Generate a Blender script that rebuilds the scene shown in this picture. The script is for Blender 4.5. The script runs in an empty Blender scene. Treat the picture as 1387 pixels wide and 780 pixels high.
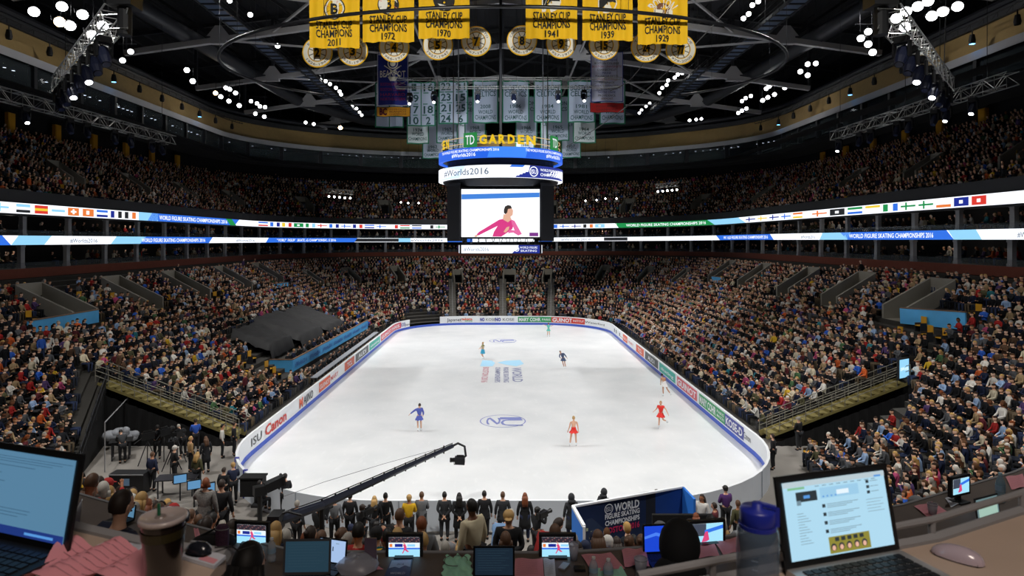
import bpy, math, random
import numpy as np
from mathutils import Vector, Matrix

# ------------------------------------------------------------------ camera
S = bpy.context.scene
COL = S.collection
F = 887.0            # focal length in pixels of the 1387 px wide frame
CX, CY = 681.0, 325.0
EYE = 11.2           # eye height above the ice
cd = bpy.data.cameras.new('camera')
cam = bpy.data.objects.new('camera', cd)
COL.objects.link(cam)
cam.location = (0, 0, EYE)
cam.rotation_euler = (math.pi/2, 0, 0)
cd.sensor_width = 36
cd.lens = F/1387*36
cd.shift_x = (693.5-CX)/1387
cd.shift_y = (CY-390)/1387
cd.clip_start = .05
cd.clip_end = 400
cd.dof.use_dof = True
cd.dof.focus_distance = 45
cd.dof.aperture_fstop = 5.6
S.camera = cam
S.view_settings.view_transform = 'Standard'
S.view_settings.look = 'None'
S.view_settings.gamma = 1
S.view_settings.use_curve_mapping = False
S.view_settings.exposure = 0.0
S.cycles.max_bounces = 5
S.cycles.diffuse_bounces = 3
S.cycles.glossy_bounces = 2
S.cycles.transmission_bounces = 5
S.cycles.transparent_max_bounces = 6
S.cycles.sample_clamp_indirect = 4
S.cycles.caustics_reflective = False
S.cycles.caustics_refractive = False
S.cycles.use_light_tree = True

# ------------------------------------------------------------------ world and lamps
W = bpy.data.worlds.new('hall_air'); S.world = W
W.use_nodes = True
W.node_tree.nodes['Background'].inputs[0].default_value = (.55, .65, .9, 1)
W.node_tree.nodes['Background'].inputs[1].default_value = .006

def lamp(name, kind, loc, target, watt, size=1.0, color=(1, 1, 1), angle=110, blend=1.0):
    d = bpy.data.lights.new(name, kind)
    d.energy = watt
    d.color = color
    if kind == 'SPOT':
        d.spot_size = math.radians(angle); d.spot_blend = blend; d.shadow_soft_size = size
    elif kind == 'AREA':
        d.size = size
    else:
        d.shadow_soft_size = size
    o = bpy.data.objects.new(name, d); COL.objects.link(o)
    o.location = loc
    o.rotation_euler = (Vector(target)-Vector(loc)).to_track_quat('-Z', 'Y').to_euler()
    return o

# the arena floods on the catwalks, aimed down at the ice
for yy, kw in ((33, 1.3), (48, 1.12), (63, .95), (78, .72)):
    for sx in (-1, 1):
        lamp('arena_flood_lamp', 'SPOT', (sx*24.0, yy, 31.0), (sx*3.0, yy, 0), 29000*kw, .5, (1, .99, .97), 78, .9)
for xx in (-12, 12):
    lamp('arena_flood_lamp', 'SPOT', (xx, 96, 31), (xx*.6, 80, 0), 11000, .5, (1, .985, .96), 80, .9)
# rows of floods that reach the lower and end seating
for yy, w in ((44, 4200), (62, 4600), (80, 5200)):
    for sx in (-1, 1):
        lamp('arena_flood_lamp', 'SPOT', (sx*14, yy, 31.2), (sx*24, yy, 3), w, .5, (1, .95, .88), 75, 1)
lamp('arena_flood_lamp', 'SPOT', (0, 84, 31), (0, 104, 3), 11500, .6, (1, .95, .88), 105, 1)
lamp('arena_flood_lamp', 'SPOT', (-12, 12, 30), (-10, 26, 0), 17000, .6, (1, .97, .92), 100, 1)  # added fill, brightens the near floor and outer boards on the left
lamp('arena_flood_lamp', 'SPOT', (12, 12, 30), (12, 25, 0), 17000, .6, (1, .97, .92), 100, 1)  # same added fill for the right half of the near end
# fill spots added to brighten the banners, no fixtures carry them
lamp('banner_fill_light', 'SPOT', (-7, 17, 22), (-7, 40, 26.5), 16000, .3, (1, .97, .9), 42, .7)
lamp('banner_fill_light', 'SPOT', (7, 17, 22), (7, 40, 26.5), 16000, .3, (1, .97, .9), 42, .7)
lamp('banner_fill_light', 'SPOT', (0, 48, 22.5), (0, 74, 26), 9000, .3, (.9, .95, 1), 60, .7)
# house lights over the upper seating and along the clad ring
for yy in (52, 78, 104):
    for sx in (-1, 1):
        lamp('house_lamp', 'SPOT', (sx*28, yy, 29), (sx*44, yy, 17), 640, .6, (1, .95, .91), 110, 1)
lamp('house_lamp', 'SPOT', (0, 104, 27), (0, 127, 17), 640, .6, (1, .95, .91), 110, 1)
for yy in (50, 66, 82):
    for sx, xx in ((-1, 37.6), (1, 34.8)):
        for zz in (10.6, 12.95): lamp('suite_lamp', 'POINT', (sx*xx, yy, zz+(.4 if sx > 0 else 0)), (0, 0, 0), 22, .3, (1, .9, .78))
for xx in (-18, 0, 18):
    for zz in (10.6, 12.95): lamp('suite_lamp', 'POINT', (xx, 120.4-abs(xx)*.15, zz), (0, 0, 0), 22, .3, (1, .9, .78))
lamp('press_row_fill_light', 'AREA', (.8, -1.2, 14.5), (.3, 3.4, 8.6), 120, 1.5, (1, .86, .76))  # unseen fill added behind the camera to brighten the desks

# ------------------------------------------------------------------ materials
MATS = {}
def srgb(c):
    if isinstance(c, str):
        c = tuple(int(c[i:i+2], 16)/255 for i in (0, 2, 4))
    return tuple((x/12.92 if x <= .04045 else ((x+.055)/1.055)**2.4) for x in c)
def mat(name, c, rough=.6, metal=0.0, emit=0.0, noise=0.0, scale=3.0, alpha=1.0, trans=0.0, spec=.5, coat=0.0):
    if name in MATS:
        return MATS[name]
    m = bpy.data.materials.new(name); m.use_nodes = True
    nt = m.node_tree; b = nt.nodes['Principled BSDF']
    col = srgb(c)+(1,)
    b.inputs['Base Color'].default_value = col
    b.inputs['Roughness'].default_value = rough
    b.inputs['Metallic'].default_value = metal
    b.inputs['Specular IOR Level'].default_value = spec
    if coat: b.inputs['Coat Weight'].default_value = coat
    if trans: b.inputs['Transmission Weight'].default_value = trans
    if alpha < 1: b.inputs['Alpha'].default_value = alpha
    if emit:
        b.inputs['Emission Color'].default_value = col
        b.inputs['Emission Strength'].default_value = emit
        b.inputs['Base Color'].default_value = (.01, .01, .01, 1)
        m.cycles.emission_sampling = 'NONE' if emit > 3 else 'AUTO'
    if noise:
        tc = nt.nodes.new('ShaderNodeTexCoord')
        n = nt.nodes.new('ShaderNodeTexNoise'); n.inputs['Scale'].default_value = scale
        n.inputs['Detail'].default_value = 6
        mx = nt.nodes.new('ShaderNodeMix'); mx.data_type = 'RGBA'
        mx.inputs[6].default_value = tuple(x*(1-noise) for x in col[:3])+(1,)
        mx.inputs[7].default_value = tuple(min(1, x*(1+noise)) for x in col[:3])+(1,)
        nt.links.new(tc.outputs['Object'], n.inputs['Vector'])
        nt.links.new(n.outputs[0], mx.inputs[0])
        nt.links.new(mx.outputs[2], b.inputs['Base Color'])
    MATS[name] = m
    return m

CONC = mat('concrete', '8a867c', .85, noise=.25, scale=.6)
TERR = mat('terrace concrete', '35332f', .9, noise=.2, scale=.8)
DARK = mat('dark wall paint', '0c0d11', .9, noise=.2, scale=.3)
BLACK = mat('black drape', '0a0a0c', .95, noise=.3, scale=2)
TARP = mat('black tarpaulin', '101013', .7, noise=.3, scale=.8)
STEEL = mat('painted grey steel', '8a8a8c', .55, noise=.1, scale=1)
DSTEEL = mat('dark steel', '2c2e33', .5, noise=.1, scale=1)
TRUSS = mat('aluminium truss', 'a9a9a6', .35, metal=.8)
BTRUSS = mat('black truss', '101114', .5)
WHITE = mat('white board plastic', 'eef1f4', .35)
LWHITE = mat('pale panel', 'd8e0ea', .5, noise=.05, scale=1)
BLUE = mat('blue kick strip', '3c5fd0', .4)
DBLUE = mat('navy', '14285c', .5)
LBLUE = mat('light blue cloth', '58b4f2', .6, noise=.15, scale=1.5)
TAN = mat('tan cladding', 'c2a56c', .7, noise=.12, scale=2)
FASC = mat('pale grey fascia', 'bcbec2', .6, noise=.06, scale=1)
YEL = mat('yellow', 'e8b400', .5)
PYEL = mat('yellow painted panel', 'c8901c', .6)
STAIRY = mat('yellow stair plate', '857a48', .7, noise=.2, scale=3)
BRICK = mat('red brown fascia', '7a4030', .8, noise=.15, scale=2)
GLASS = mat('suite glass', '8fa0a8', .05, alpha=.18)
LAMP = mat('lamp lens', 'ffffff', emit=12)
LAMPW = mat('warm lamp lens', 'ffd9a0', emit=30)
LAMPB = mat('blue lamp lens', '60b0ff', emit=8)
INK = mat('black ink', '0c0c0c', .6)
GREEN = mat('sign green', '1f9e4b', .5)
SIGNG = mat('lit sign green', '20a04c', emit=.6)
SIGNY = mat('lit sign yellow', 'f2c81a', emit=.95)
SIGNW = mat('lit sign white', 'f4f8ff', emit=.9)
SCRW = mat('lit white screen', 'f4f8ff', emit=1.35)
SCRB = mat('lit blue screen', '2f6fe0', emit=1.1)
SCRD = mat('lit dark blue screen', '1c2f9c', emit=.9)
SCRC = mat('lit cyan screen', '8fcdf2', emit=1.15)
SCRG = mat('lit grey lettering', '6b7c94', emit=.7)
SCRR = mat('lit red screen', 'e03a30', emit=1.0)
SCRO = mat('lit orange screen', 'f0803a', emit=1.0)
SCRY = mat('lit yellow screen', 'f4d23a', emit=1.0)
SCRK = mat('lit black screen', '26282c', emit=.8)
SCRGN = mat('lit green screen', '1f9a52', emit=.9)
SCRP = mat('lit pink screen', 'd82c6c', emit=1.0)
SCRS = mat('lit skin screen', 'e8b49a', emit=1.0)

# ------------------------------------------------------------------ geometry helpers
ORG = {}
def tag(o, label=None, cat=None, group=None, kind=None):
    if label: o['label'] = label
    if cat: o['category'] = cat
    if group: o['group'] = group
    if kind: o['kind'] = kind
    return o
def empty(name, loc, label=None, cat=None, group=None):
    o = bpy.data.objects.new(name, None); COL.objects.link(o)
    o.location = loc; o.empty_display_size = .2
    ORG[o.name] = Vector(loc)
    return tag(o, label, cat, group)

class MB:
    """collects faces in world coordinates and links them as one mesh object"""
    def __init__(s):
        s.v = []; s.f = []; s.m = []; s.mats = []; s.xf = None
    def mi(s, m):
        if m is None: return 0
        if m not in s.mats: s.mats.append(m)
        return s.mats.index(m)
    def add(s, vs, fs, m=None):
        k = len(s.v); i = s.mi(m)
        if s.xf is not None: vs = [s.xf @ Vector(v) for v in vs]
        s.v += [tuple(v) for v in vs]
        s.f += [tuple(k+a for a in f) for f in fs]
        s.m += [i]*len(fs)
        return s
    def quad(s, a, b, c, d, m=None): return s.add([a, b, c, d], [(0, 1, 2, 3)], m)
    def box(s, c, sz, m=None, R=None):
        x, y, z = (q/2 for q in sz); c = Vector(c)
        vs = [Vector((i*x, j*y, k*z)) for i in (-1, 1) for j in (-1, 1) for k in (-1, 1)]
        if R is not None: vs = [R @ v for v in vs]
        return s.add([c+v for v in vs], [(0, 1, 3, 2), (4, 6, 7, 5), (0, 4, 5, 1), (2, 3, 7, 6), (0, 2, 6, 4), (1, 5, 7, 3)], m)
    def bar(s, p, q, w, h, m=None, up=(0, 0, 1)):
        p, q = Vector(p), Vector(q); d = (q-p).normalized(); u = Vector(up)
        if abs(d.dot(u)) > .98: u = Vector((0, 1, 0))
        r = d.cross(u).normalized()*w/2; t = r.cross(d).normalized()*h/2
        vs = [p-r-t, p+r-t, p+r+t, p-r+t, q-r-t, q+r-t, q+r+t, q-r+t]
        return s.add(vs, [(0, 3, 2, 1), (4, 5, 6, 7), (0, 1, 5, 4), (1, 2, 6, 5), (2, 3, 7, 6), (3, 0, 4, 7)], m)
    def tube(s, pts, r, n=8, m=None, cap=True, closed=False):
        pts = [Vector(p) for p in pts]; N = len(pts)
        rs = r if isinstance(r, (list, tuple)) else [r]*N
        vs = []; prev = None
        for i, p in enumerate(pts):
            a = pts[(i-1) % N] if (i > 0 or closed) else p
            b = pts[(i+1) % N] if (i < N-1 or closed) else p
            d = (b-a).normalized()
            u = prev if prev is not None else (Vector((0, 0, 1)) if abs(d.z) < .9 else Vector((1, 0, 0)))
            e = (u-d*u.dot(d))
            if e.length < 1e-5: e = Vector((1, 0, 0))-d*d.x
            e.normalize(); g = d.cross(e); prev = e
            vs += [p+(e*math.cos(t)+g*math.sin(t))*rs[i] for t in (2*math.pi*k/n for k in range(n))]
        fs = []
        for i in range(N if closed else N-1):
            j = (i+1) % N
            fs += [(i*n+k, i*n+(k+1) % n, j*n+(k+1) % n, j*n+k) for k in range(n)]
        if cap and not closed:
            fs += [tuple(range(n-1, -1, -1)), tuple((N-1)*n+k for k in range(n))]
        return s.add(vs, fs, m)
    def lathe(s, c, prof, n=16, m=None, axis='Z', sx=1, sy=1, a0=0, a1=2*math.pi):
        c = Vector(c); full = abs(a1-a0-2*math.pi) < 1e-6; N = n if full else n+1
        vs = []
        for r, h in prof:
            for k in range(N):
                t = a0+(a1-a0)*k/n
                v = Vector((r*math.cos(t)*sx, r*math.sin(t)*sy, h))
                if axis == 'Y': v = Vector((v.x, v.z, v.y))
                if axis == 'X': v = Vector((v.z, v.x, v.y))
                vs.append(c+v)
        fs = []
        for i in range(len(prof)-1):
            for k in range(n):
                j = (k+1) % N
                fs.append((i*N+k, i*N+j, (i+1)*N+j, (i+1)*N+k))
        return s.add(vs, fs, m)
    def ball(s, c, r, n=10, k=7, m=None, R=None):
        rx, ry, rz = r if isinstance(r, (tuple, list)) else (r, r, r)
        c = Vector(c); vs = []
        for i in range(k+1):
            p = math.pi*i/k
            for j in range(n):
                t = 2*math.pi*j/n
                v = Vector((rx*math.sin(p)*math.cos(t), ry*math.sin(p)*math.sin(t), rz*math.cos(p)))
                vs.append(c+(R @ v if R is not None else v))
        return s.add(vs, [(i*n+j, (i+1)*n+j, (i+1)*n+(j+1) % n, i*n+(j+1) % n) for i in range(k) for j in range(n)], m)
    def strip(s, A, B, m=None):
        n = len(A)
        return s.add(list(A)+list(B), [(i, i+1, n+i+1, n+i) for i in range(n-1)], m)
    def disc(s, c, r, n=20, m=None, ax=(1, 0, 0), ay=(0, 0, 1), r0=0):
        c = Vector(c); ax = Vector(ax); ay = Vector(ay)
        P = lambda q: [c+ax*q*math.cos(2*math.pi*k/n)+ay*q*math.sin(2*math.pi*k/n) for k in range(n)]
        if r0 == 0: return s.add(P(r), [tuple(range(n))], m)
        return s.add(P(r)+P(r0), [(k, (k+1) % n, n+(k+1) % n, n+k) for k in range(n)], m)
    def poly(s, pts, m=None): return s.add(pts, [tuple(range(len(pts)))], m)
    def text(s, txt, fn, w=None, h=1.0, m=None, bold=0.0):
        """lettering mapped through fn(u, v); centred on 0,0; h = letter height, w = full width"""
        V, Fc, tw, th = glyphs(txt, bold)
        k = h/.7; kx = (w/tw) if w else k
        return s.add([fn(x*kx, y*k) for x, y in V], Fc, m)
    def build(s, name, m=None, parent=None, org=None, smooth=False):
        me = bpy.data.meshes.new(name)
        if parent is not None: o0 = ORG[parent.name]
        elif org is not None: o0 = Vector(org)
        else:
            a = np.array(s.v); lo = a.min(0); hi = a.max(0)
            o0 = Vector(((lo[0]+hi[0])/2, (lo[1]+hi[1])/2, lo[2]))
        me.from_pydata([(x-o0.x, y-o0.y, z-o0.z) for x, y, z in s.v], [], s.f)
        if s.mats:
            for q in s.mats: me.materials.append(q)
            me.polygons.foreach_set('material_index', s.m)
        if m is not None and not s.mats: me.materials.append(m)
        if smooth: me.polygons.foreach_set('use_smooth', [True]*len(s.f))
        me.update()
        o = bpy.data.objects.new(name, me); COL.objects.link(o)
        if parent is None: o.location = o0
        else: o.parent = parent
        ORG[o.name] = o0
        return o

_G = {}
def glyphs(txt, bold=0.0):
    if (txt, bold) in _G: return _G[(txt, bold)]
    c = bpy.data.curves.new('t', 'FONT'); c.body = txt; c.size = 1; c.align_x = 'CENTER'
    c.resolution_u = 2; c.offset = bold
    o = bpy.data.objects.new('t', c); COL.objects.link(o)
    me = bpy.data.meshes.new_from_object(o.evaluated_get(bpy.context.evaluated_depsgraph_get()))
    V = [(v.co.x, v.co.y) for v in me.vertices]; Fc = [tuple(p.vertices) for p in me.polygons]
    bpy.data.objects.remove(o); bpy.data.curves.remove(c); bpy.data.meshes.remove(me)
    x0 = min(v[0] for v in V); x1 = max(v[0] for v in V)
    V = [(x-(x0+x1)/2, y-.35) for x, y in V]
    _G[(txt, bold)] = (V, Fc, x1-x0, .7)
    return _G[(txt, bold)]

def at(x, y, Z=0.0):
    """point of the plane z = Z seen at this place of the photograph"""
    Y = (EYE-Z)*F/(y-CY)
    return Vector(((x-CX)/F*Y, Y, Z))
def atY(x, y, Y): return Vector(((x-CX)/F*Y, Y, EYE-(y-CY)*Y/F))
def struct(o): o['kind'] = 'structure'; return o
def lerp(a, b, t): return a+(b-a)*t
def copy_tree(o, parent=None):
    c = o.copy(); COL.objects.link(c); c.parent = parent
    ORG[c.name] = ORG.get(o.name, Vector())
    for ch in list(o.children): copy_tree(ch, c)
    return c
rnd = random.Random(7)
# ================================================================== STANDS AND BUILDING
XL, XR = 36.0, 33.2
def path_points():
    """plan of the lower bowl: inner edge, outer edge, raise of the right side"""
    P = []
    for k in range(28):
        t = k/28; P.append(((-14.5, lerp(37, 77.8, t)), (-XL, lerp(37, 91, t)), 0))
    for k in range(20):
        a = math.pi/2*k/20
        P.append(((-4.5-10*math.cos(a), 77.8+10*math.sin(a)), (-8-(XL-8)*math.cos(a), 91+28*math.sin(a)), 0))
    for k in range(7):
        t = k/6; P.append(((lerp(-4.5, 4.5, t), 87.8), (lerp(-8, 8, t), 119), .1*t))
    for k in range(1, 21):
        a = math.pi/2*(1-k/20)
        P.append(((4.5+10*math.cos(a), 77.8+10*math.sin(a)), (8+(XR-8)*math.cos(a), 91+28*math.sin(a)), .1+.3*k/20))
    for k in range(1, 29):
        t = 1-k/28; P.append(((14.5, lerp(37, 77.8, t)), (XR, lerp(37, 91, t)), .4))
    return P
PP = path_points()
ZIN, ZOUT = .35, 8.6
def L3(p, z): return Vector((p[0], p[1], z))
MAIN = [(L3(a, ZIN), L3(b, ZOUT+dz)) for a, b, dz in PP]
NEARL = [((-22.2, 37, 3.3), (-36, 37, 8.6)), ((-20, 31, .3), (-36.3, 30, 8.6)), ((-17, 26.5, .25), (-33, 17, 8.6)),
         ((-13, 22.8, .25), (-22, 9.5, 9.8)), ((-8, 20.7, .25), (-11, 7.9, 9.7)), ((-4, 20.2, .25), (-4.6, 6.95, 7.3)),
         ((0, 20, .25), (0, 6.9, 7.25)), ((4, 20.2, .25), (4.6, 7.2, 7.25)), ((8, 21, .25), (11, 8.6, 7.6)),
         ((11.5, 24, .25), (22, 11.5, 8.0)), ((13.7, 28, .25), (32, 20, 8.6)), ((14.8, 32.3, .3), (33.4, 36, 9.0))]
def resample(st, step):
    out = []
    for i in range(len(st)-1):
        a, b = st[i], st[i+1]
        n = max(1, int(max((Vector(a[0])-Vector(b[0])).length, (Vector(a[1])-Vector(b[1])).length)/step))
        for k in range(n):
            t = k/n
            out.append((Vector(a[0]).lerp(Vector(b[0]), t), Vector(a[1]).lerp(Vector(b[1]), t)))
    out.append((Vector(st[-1][0]), Vector(st[-1][1])))
    return out
NEAR = resample(NEARL, 1.6)
FILLR = resample([((22.0, 34.4, 3.0), (33.4, 36.0, 9.0)), ((22.5, 37, 3.45), (33.2, 37, 9.0))], 1.0)

# portals (vomitories): station index range and row range that the terrace leaves open
NROW = 27
def side_station(y):   # station on the left straight whose line at t = .72 has this y
    best = min(range(28), key=lambda i: abs(lerp(MAIN[i][0].y, MAIN[i][1].y, .72)-y)); return best
PORT = []
for y in (42.6, 51.5, 61, 72, 82.5):
    i = side_station(y); PORT.append((i, i+2, 17, 22)); PORT.append((len(MAIN)-3-i, len(MAIN)-1-i, 17, 22))
for i in (31, 36, 41): PORT.append((i, i+1, 14, 18)); PORT.append((len(MAIN)-2-i, len(MAIN)-1-i, 14, 18))
NM = len(MAIN)
PORT.append((NM//2-4, NM//2-3, 13, 16)); PORT.append((NM//2, NM//2+1, 13, 16)); PORT.append((NM//2+3, NM//2+4, 13, 16))

def terrace(name, st, N, mat_, skip=(), both=None):
    mb = MB()
    n = len(st)
    for r in range(N):
        t0, t1 = r/N, (r+1)/N
        A = [a.lerp(b, t0) for a, b in st]; B = [a.lerp(b, t1) for a, b in st]
        Bl = [Vector((q.x, q.y, p.z)) for p, q in zip(A, B)]
        for i in range(n-1):
            if any(i0 <= i < i1 and r0 <= r < r1 for i0, i1, r0, r1 in skip): continue
            mb.quad(A[i], A[i+1], Bl[i+1], Bl[i])
            mb.quad(Bl[i], Bl[i+1], B[i+1], B[i])
    return struct(mb.build(name, mat_))
terrace('lower_terrace', MAIN, NROW, TERR, PORT)
terrace('near_terrace', NEAR, 26, TERR)
terrace('corner_terrace', FILLR, 16, TERR)

# outer ring path for suites, ribbons and the upper bowl
OUTP = [Vector((b[0], b[1], 0)) for a, b, dz in PP]; DZ = [dz for a, b, dz in PP]
OUTP = [Vector((-XL, y, 0)) for y in (6, 14, 22, 30)]+OUTP+[Vector((XR, y, 0)) for y in (30, 22, 14, 6)]
DZ = [0]*4+DZ+[.4]*4
def normals(P):
    N = []
    for i in range(len(P)):
        a = P[max(0, i-1)]; b = P[min(len(P)-1, i+1)]
        d = (b-a).normalized(); N.append(Vector((-d.y, d.x, 0)))   # points outward when walking left side up then right
    return N
ON = normals(OUTP)
if ON[5].x > 0: ON = [-n for n in ON]
def ringat(off, z, raise_=True):
    return [p+n*off+Vector((0, 0, z+(dz if raise_ else 0))) for p, n, dz in zip(OUTP, ON, DZ)]
def ring_quad(name, secs, m, parent=None):
    """secs: list of (offset, z) profile points swept along the ring"""
    mb = MB()
    R = [ringat(o, z) for o, z in secs]
    for a, b in zip(R[:-1], R[1:]): mb.strip(a, b)
    return mb.build(name, m, parent)

struct(ring_quad('trim_1', [(-.05, 8.35), (-.05, 9.05), (.15, 9.05), (.15, 8.35)], BRICK))
# suite levels: floors, back walls, ceilings
struct(ring_quad('suite_floor', [(.1, 9.0), (3.6, 9.0)], TERR))
struct(ring_quad('wall_suite', [(3.6, 9.0), (3.6, 10.85), (.1, 10.85)], DARK))
struct(ring_quad('suite_floor', [(.1, 11.45), (3.6, 11.45)], TERR))
struct(ring_quad('wall_suite', [(3.6, 11.45), (3.6, 13.2), (.1, 13.2)], DARK))
# upper bowl
UP = list(zip(ringat(.3, 14.15), ringat(13.2, 21.7)))
UPORT = []
for i in range(4, len(UP)-4, 6):
    UPORT.append((i, i+1, 4, 7))
NU = 16
terrace('upper_terrace', UP, NU, TERR, UPORT)
struct(ring_quad('wall_back', [(13.2, 21.5), (13.6, 21.5), (13.6, 25.6), (-.9+0, 22.55)], DARK))
struct(ring_quad('trim_2', [(-.1, 13.1), (-.1, 13.0), (.35, 13.0), (.35, 14.95), (.25, 14.95), (.25, 13.98)], DSTEEL))

# upper press / suite ring with grey fascia, tan cladding and windows
def ring2(off, z):
    out = []
    for p, n, dz in zip(OUTP, ON, DZ):
        q = p.copy()
        if q.y > 60: q.y = 60+(q.y-60)*(108.5-60)/(119-60)
        if q.x > 25: q.x = 25+(q.x-25)*(36.3-25)/(XR-25)
        if q.x < -25: q.x = -25+(q.x+25)*(37.3-25)/(XL-25)
        out.append(q+n*off+Vector((0, 0, z)))
    return out
def sweep2(name, secs, m):
    mb = MB(); R = [ring2(o, z) for o, z in secs]
    for a, b in zip(R[:-1], R[1:]): mb.strip(a, b)
    return struct(mb.build(name, m))
sweep2('trim_3', [(0, 25.05), (0, 25.7), (.7, 25.75)], FASC)
tn = MB(); A = ring2(.7, 25.75); B = ring2(1.5, 28.0)
tn.strip(A, B); struct(tn.build('wall_clad_ring', TAN))
sweep2('trim_4', [(1.5, 28.0), (1.1, 28.0), (1.0, 28.6), (1.6, 28.8)], DSTEEL)
sweep2('wall_press_level', [(.2, 25.05), (4.6, 25.05), (4.6, 22.6), (.4, 22.6), (.4, 23.1), (.2, 23.1)], DARK)
# windows of the press level: mullion posts and a long row of glass panes
wi = MB(); A = ring2(.35, 23.1); B = ring2(.35, 25.05); wi.strip(A, B)
o = struct(wi.build('window_1', GLASS))
mu = MB()
A = ring2(.35, 23.1); B = ring2(.35, 25.05)
for i in range(3, len(A)-3, 3): mu.bar(A[i], B[i], .55, .35)
struct(mu.build('window_2', DSTEEL))
# small lit ceiling spots inside the press level
lp = MB()
A = ring2(2.6, 25.0)
for i in range(5, len(A)-5):
    for q in (0, .5):
        if rnd.random() < .55:
            c = A[i].lerp(A[i+1], q); lp.disc(c, .13, 8, None, (1, 0, 0), (0, 1, 0))
tag(lp.build('ceiling_downlights', mat('soft lamp', 'dfe8ff', emit=2.2)), 'row of small white downlights inside the glazed press level', 'lights', kind='stuff')
# upper enclosing walls and roof
RZ0, RZ1 = 35.0, 41.0
wl = MB(); A = ringat(13.6, 25.4, False); B = ringat(13.6, RZ0, False); wl.strip(A, B); struct(wl.build('wall_upper', DARK))
rf = MB(); ROOF = mat('dark roof deck', '26282d', .85, noise=.3, scale=.4)
for s in (-1, 1):
    n = 26
    for k in range(n):
        x0 = s*lerp(0, 51, k/n); x1 = s*lerp(0, 51, (k+1)/n)
        z0 = lerp(RZ1, RZ0, k/n); z1 = lerp(RZ1, RZ0, (k+1)/n)
        rf.quad((x0, -12, z0), (x1, -12, z1), (x1, 134, z1), (x0, 134, z0))
        rf.box(((x0), 61, z0-.1), (.12, 146, .25))
struct(rf.build('ceiling', ROOF))
wb = MB(); wb.quad((-51, -12, -1), (51, -12, -1), (51, -12, 41), (-51, -12, 41)); struct(wb.build('wall_rear', DARK))
ws = MB(); ws.quad((-50, -12, -1), (-50, 40, -1), (-50, 40, 36), (-50, -12, 36)); ws.quad((48, -12, -1), (48, 40, -1), (48, 40, 36), (48, -12, 36)); struct(ws.build('wall_side', DARK))

fl = MB(); fl.quad((-52, -12, 0), (52, -12, 0), (52, 135, 0), (-52, 135, 0))
struct(fl.build('floor', mat('event floor', '85807a', .8, noise=.25, scale=.5)))

# portals
def portal(P, st, N, h=2.1, tag_='lower'):
    i0, i1, r0, r1 = P
    a0, b0 = st[i0]; a1, b1 = st[i1]
    if (a0-a1).length < .3 and False: return
    z = a0.lerp(b0, r0/N).z
    q = lambda a, b, r: a.lerp(b, r/N)
    p00, p01 = q(a0, b0, r0), q(a1, b1, r0); p10, p11 = q(a0, b0, r1), q(a1, b1, r1)
    # narrower opening in the middle of the cell
    mid0 = (p00+p01)/2; mid1 = (p10+p11)/2
    def at_(k, r): 
        m_ = mid0.lerp(mid1, (r-r0)/(r1-r0)); d = (p01-p00).normalized(); wd = min(1.15, (p01-p00).length/2*.8)
        return Vector((m_.x+d.x*k*wd, m_.y+d.y*k*wd, 0))
    mb = MB()
    mb.quad(*[Vector((v.x, v.y, z)) for v in (p00, p01, p11, p10)])
    for k in (-1, 1):
        A = at_(k, r0); B = at_(k, r1)
        za = p00.z+.95; zb = p10.z+1.15
        d = (p01-p00).normalized()*k*.22
        vs = [Vector((A.x, A.y, z)), Vector((B.x, B.y, z)), Vector((B.x, B.y, zb)), Vector((A.x, A.y, za))]
        vs2 = [v+Vector((d.x, d.y, 0)) for v in vs]
        mb.add(vs+vs2, [(0, 1, 2, 3), (7, 6, 5, 4), (3, 2, 6, 7), (0, 3, 7, 4), (1, 5, 6, 2)])
    A, B = at_(-1.15, r1), at_(1.15, r1)
    zt = p10.z+1.2; zl = zt-.9
    mb.quad(Vector((A.x, A.y, zl)), Vector((B.x, B.y, zl)), Vector((B.x, B.y, zt)), Vector((A.x, A.y, zt)))
    dd = (mid1-mid0); dd.z = 0; dd.normalize()
    mb.quad(Vector((A.x, A.y, zt)), Vector((B.x, B.y, zt)), Vector((B.x, B.y, zt))+dd*.3, Vector((A.x, A.y, zt))+dd*.3)
    o = struct(mb.build('portal_walls', CONC))
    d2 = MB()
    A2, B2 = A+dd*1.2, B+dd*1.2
    d2.quad(Vector((A2.x, A2.y, z)), Vector((B2.x, B2.y, z)), Vector((B2.x, B2.y, zl+.3)), Vector((A2.x, A2.y, zl+.3)))  # black sheet closing the doorway, stands in for the dark inside
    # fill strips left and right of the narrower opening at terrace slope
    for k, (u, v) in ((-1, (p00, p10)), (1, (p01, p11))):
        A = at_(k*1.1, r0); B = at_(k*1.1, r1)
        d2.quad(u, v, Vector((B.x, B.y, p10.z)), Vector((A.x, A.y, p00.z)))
    struct(d2.build('portal_dark_fill', BLACK))
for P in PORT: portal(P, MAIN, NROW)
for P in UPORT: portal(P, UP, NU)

# suite columns, low glass rail and back screens
COLM = mat('pale column', '9b9da2', .6)
k = 0
def along(P, step, start=0.0):
    out = []; acc = start; i = 0; L = 0
    for i in range(len(P)-1):
        seg = (P[i+1]-P[i]).length
        while acc <= L+seg:
            out.append((P[i].lerp(P[i+1], (acc-L)/seg), (P[i+1]-P[i]).normalized())); acc += step
        L += seg
    return out
for lvl, (z0, z1) in enumerate(((9.0, 10.85), (11.45, 13.15))):
    A = along(ringat(.5, z0), 5.2, 2+lvl*.2)
    for p, d in A:
        if p.y < 34: continue
        mb = MB(); R = Matrix.Rotation(math.atan2(d.y, d.x), 3, 'Z')
        mb.box(p+Vector((0, 0, (z1-z0)/2)), (.42, .3, z1-z0), None, R)
        mb.box(p+Vector((0, 0, .12)), (.5, .36, .24), None, R)
        mb.box(p+Vector((0, 0, z1-z0-.1)), (.5, .36, .2), None, R)
        o = struct(mb.build('suite_column', COLM))
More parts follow.
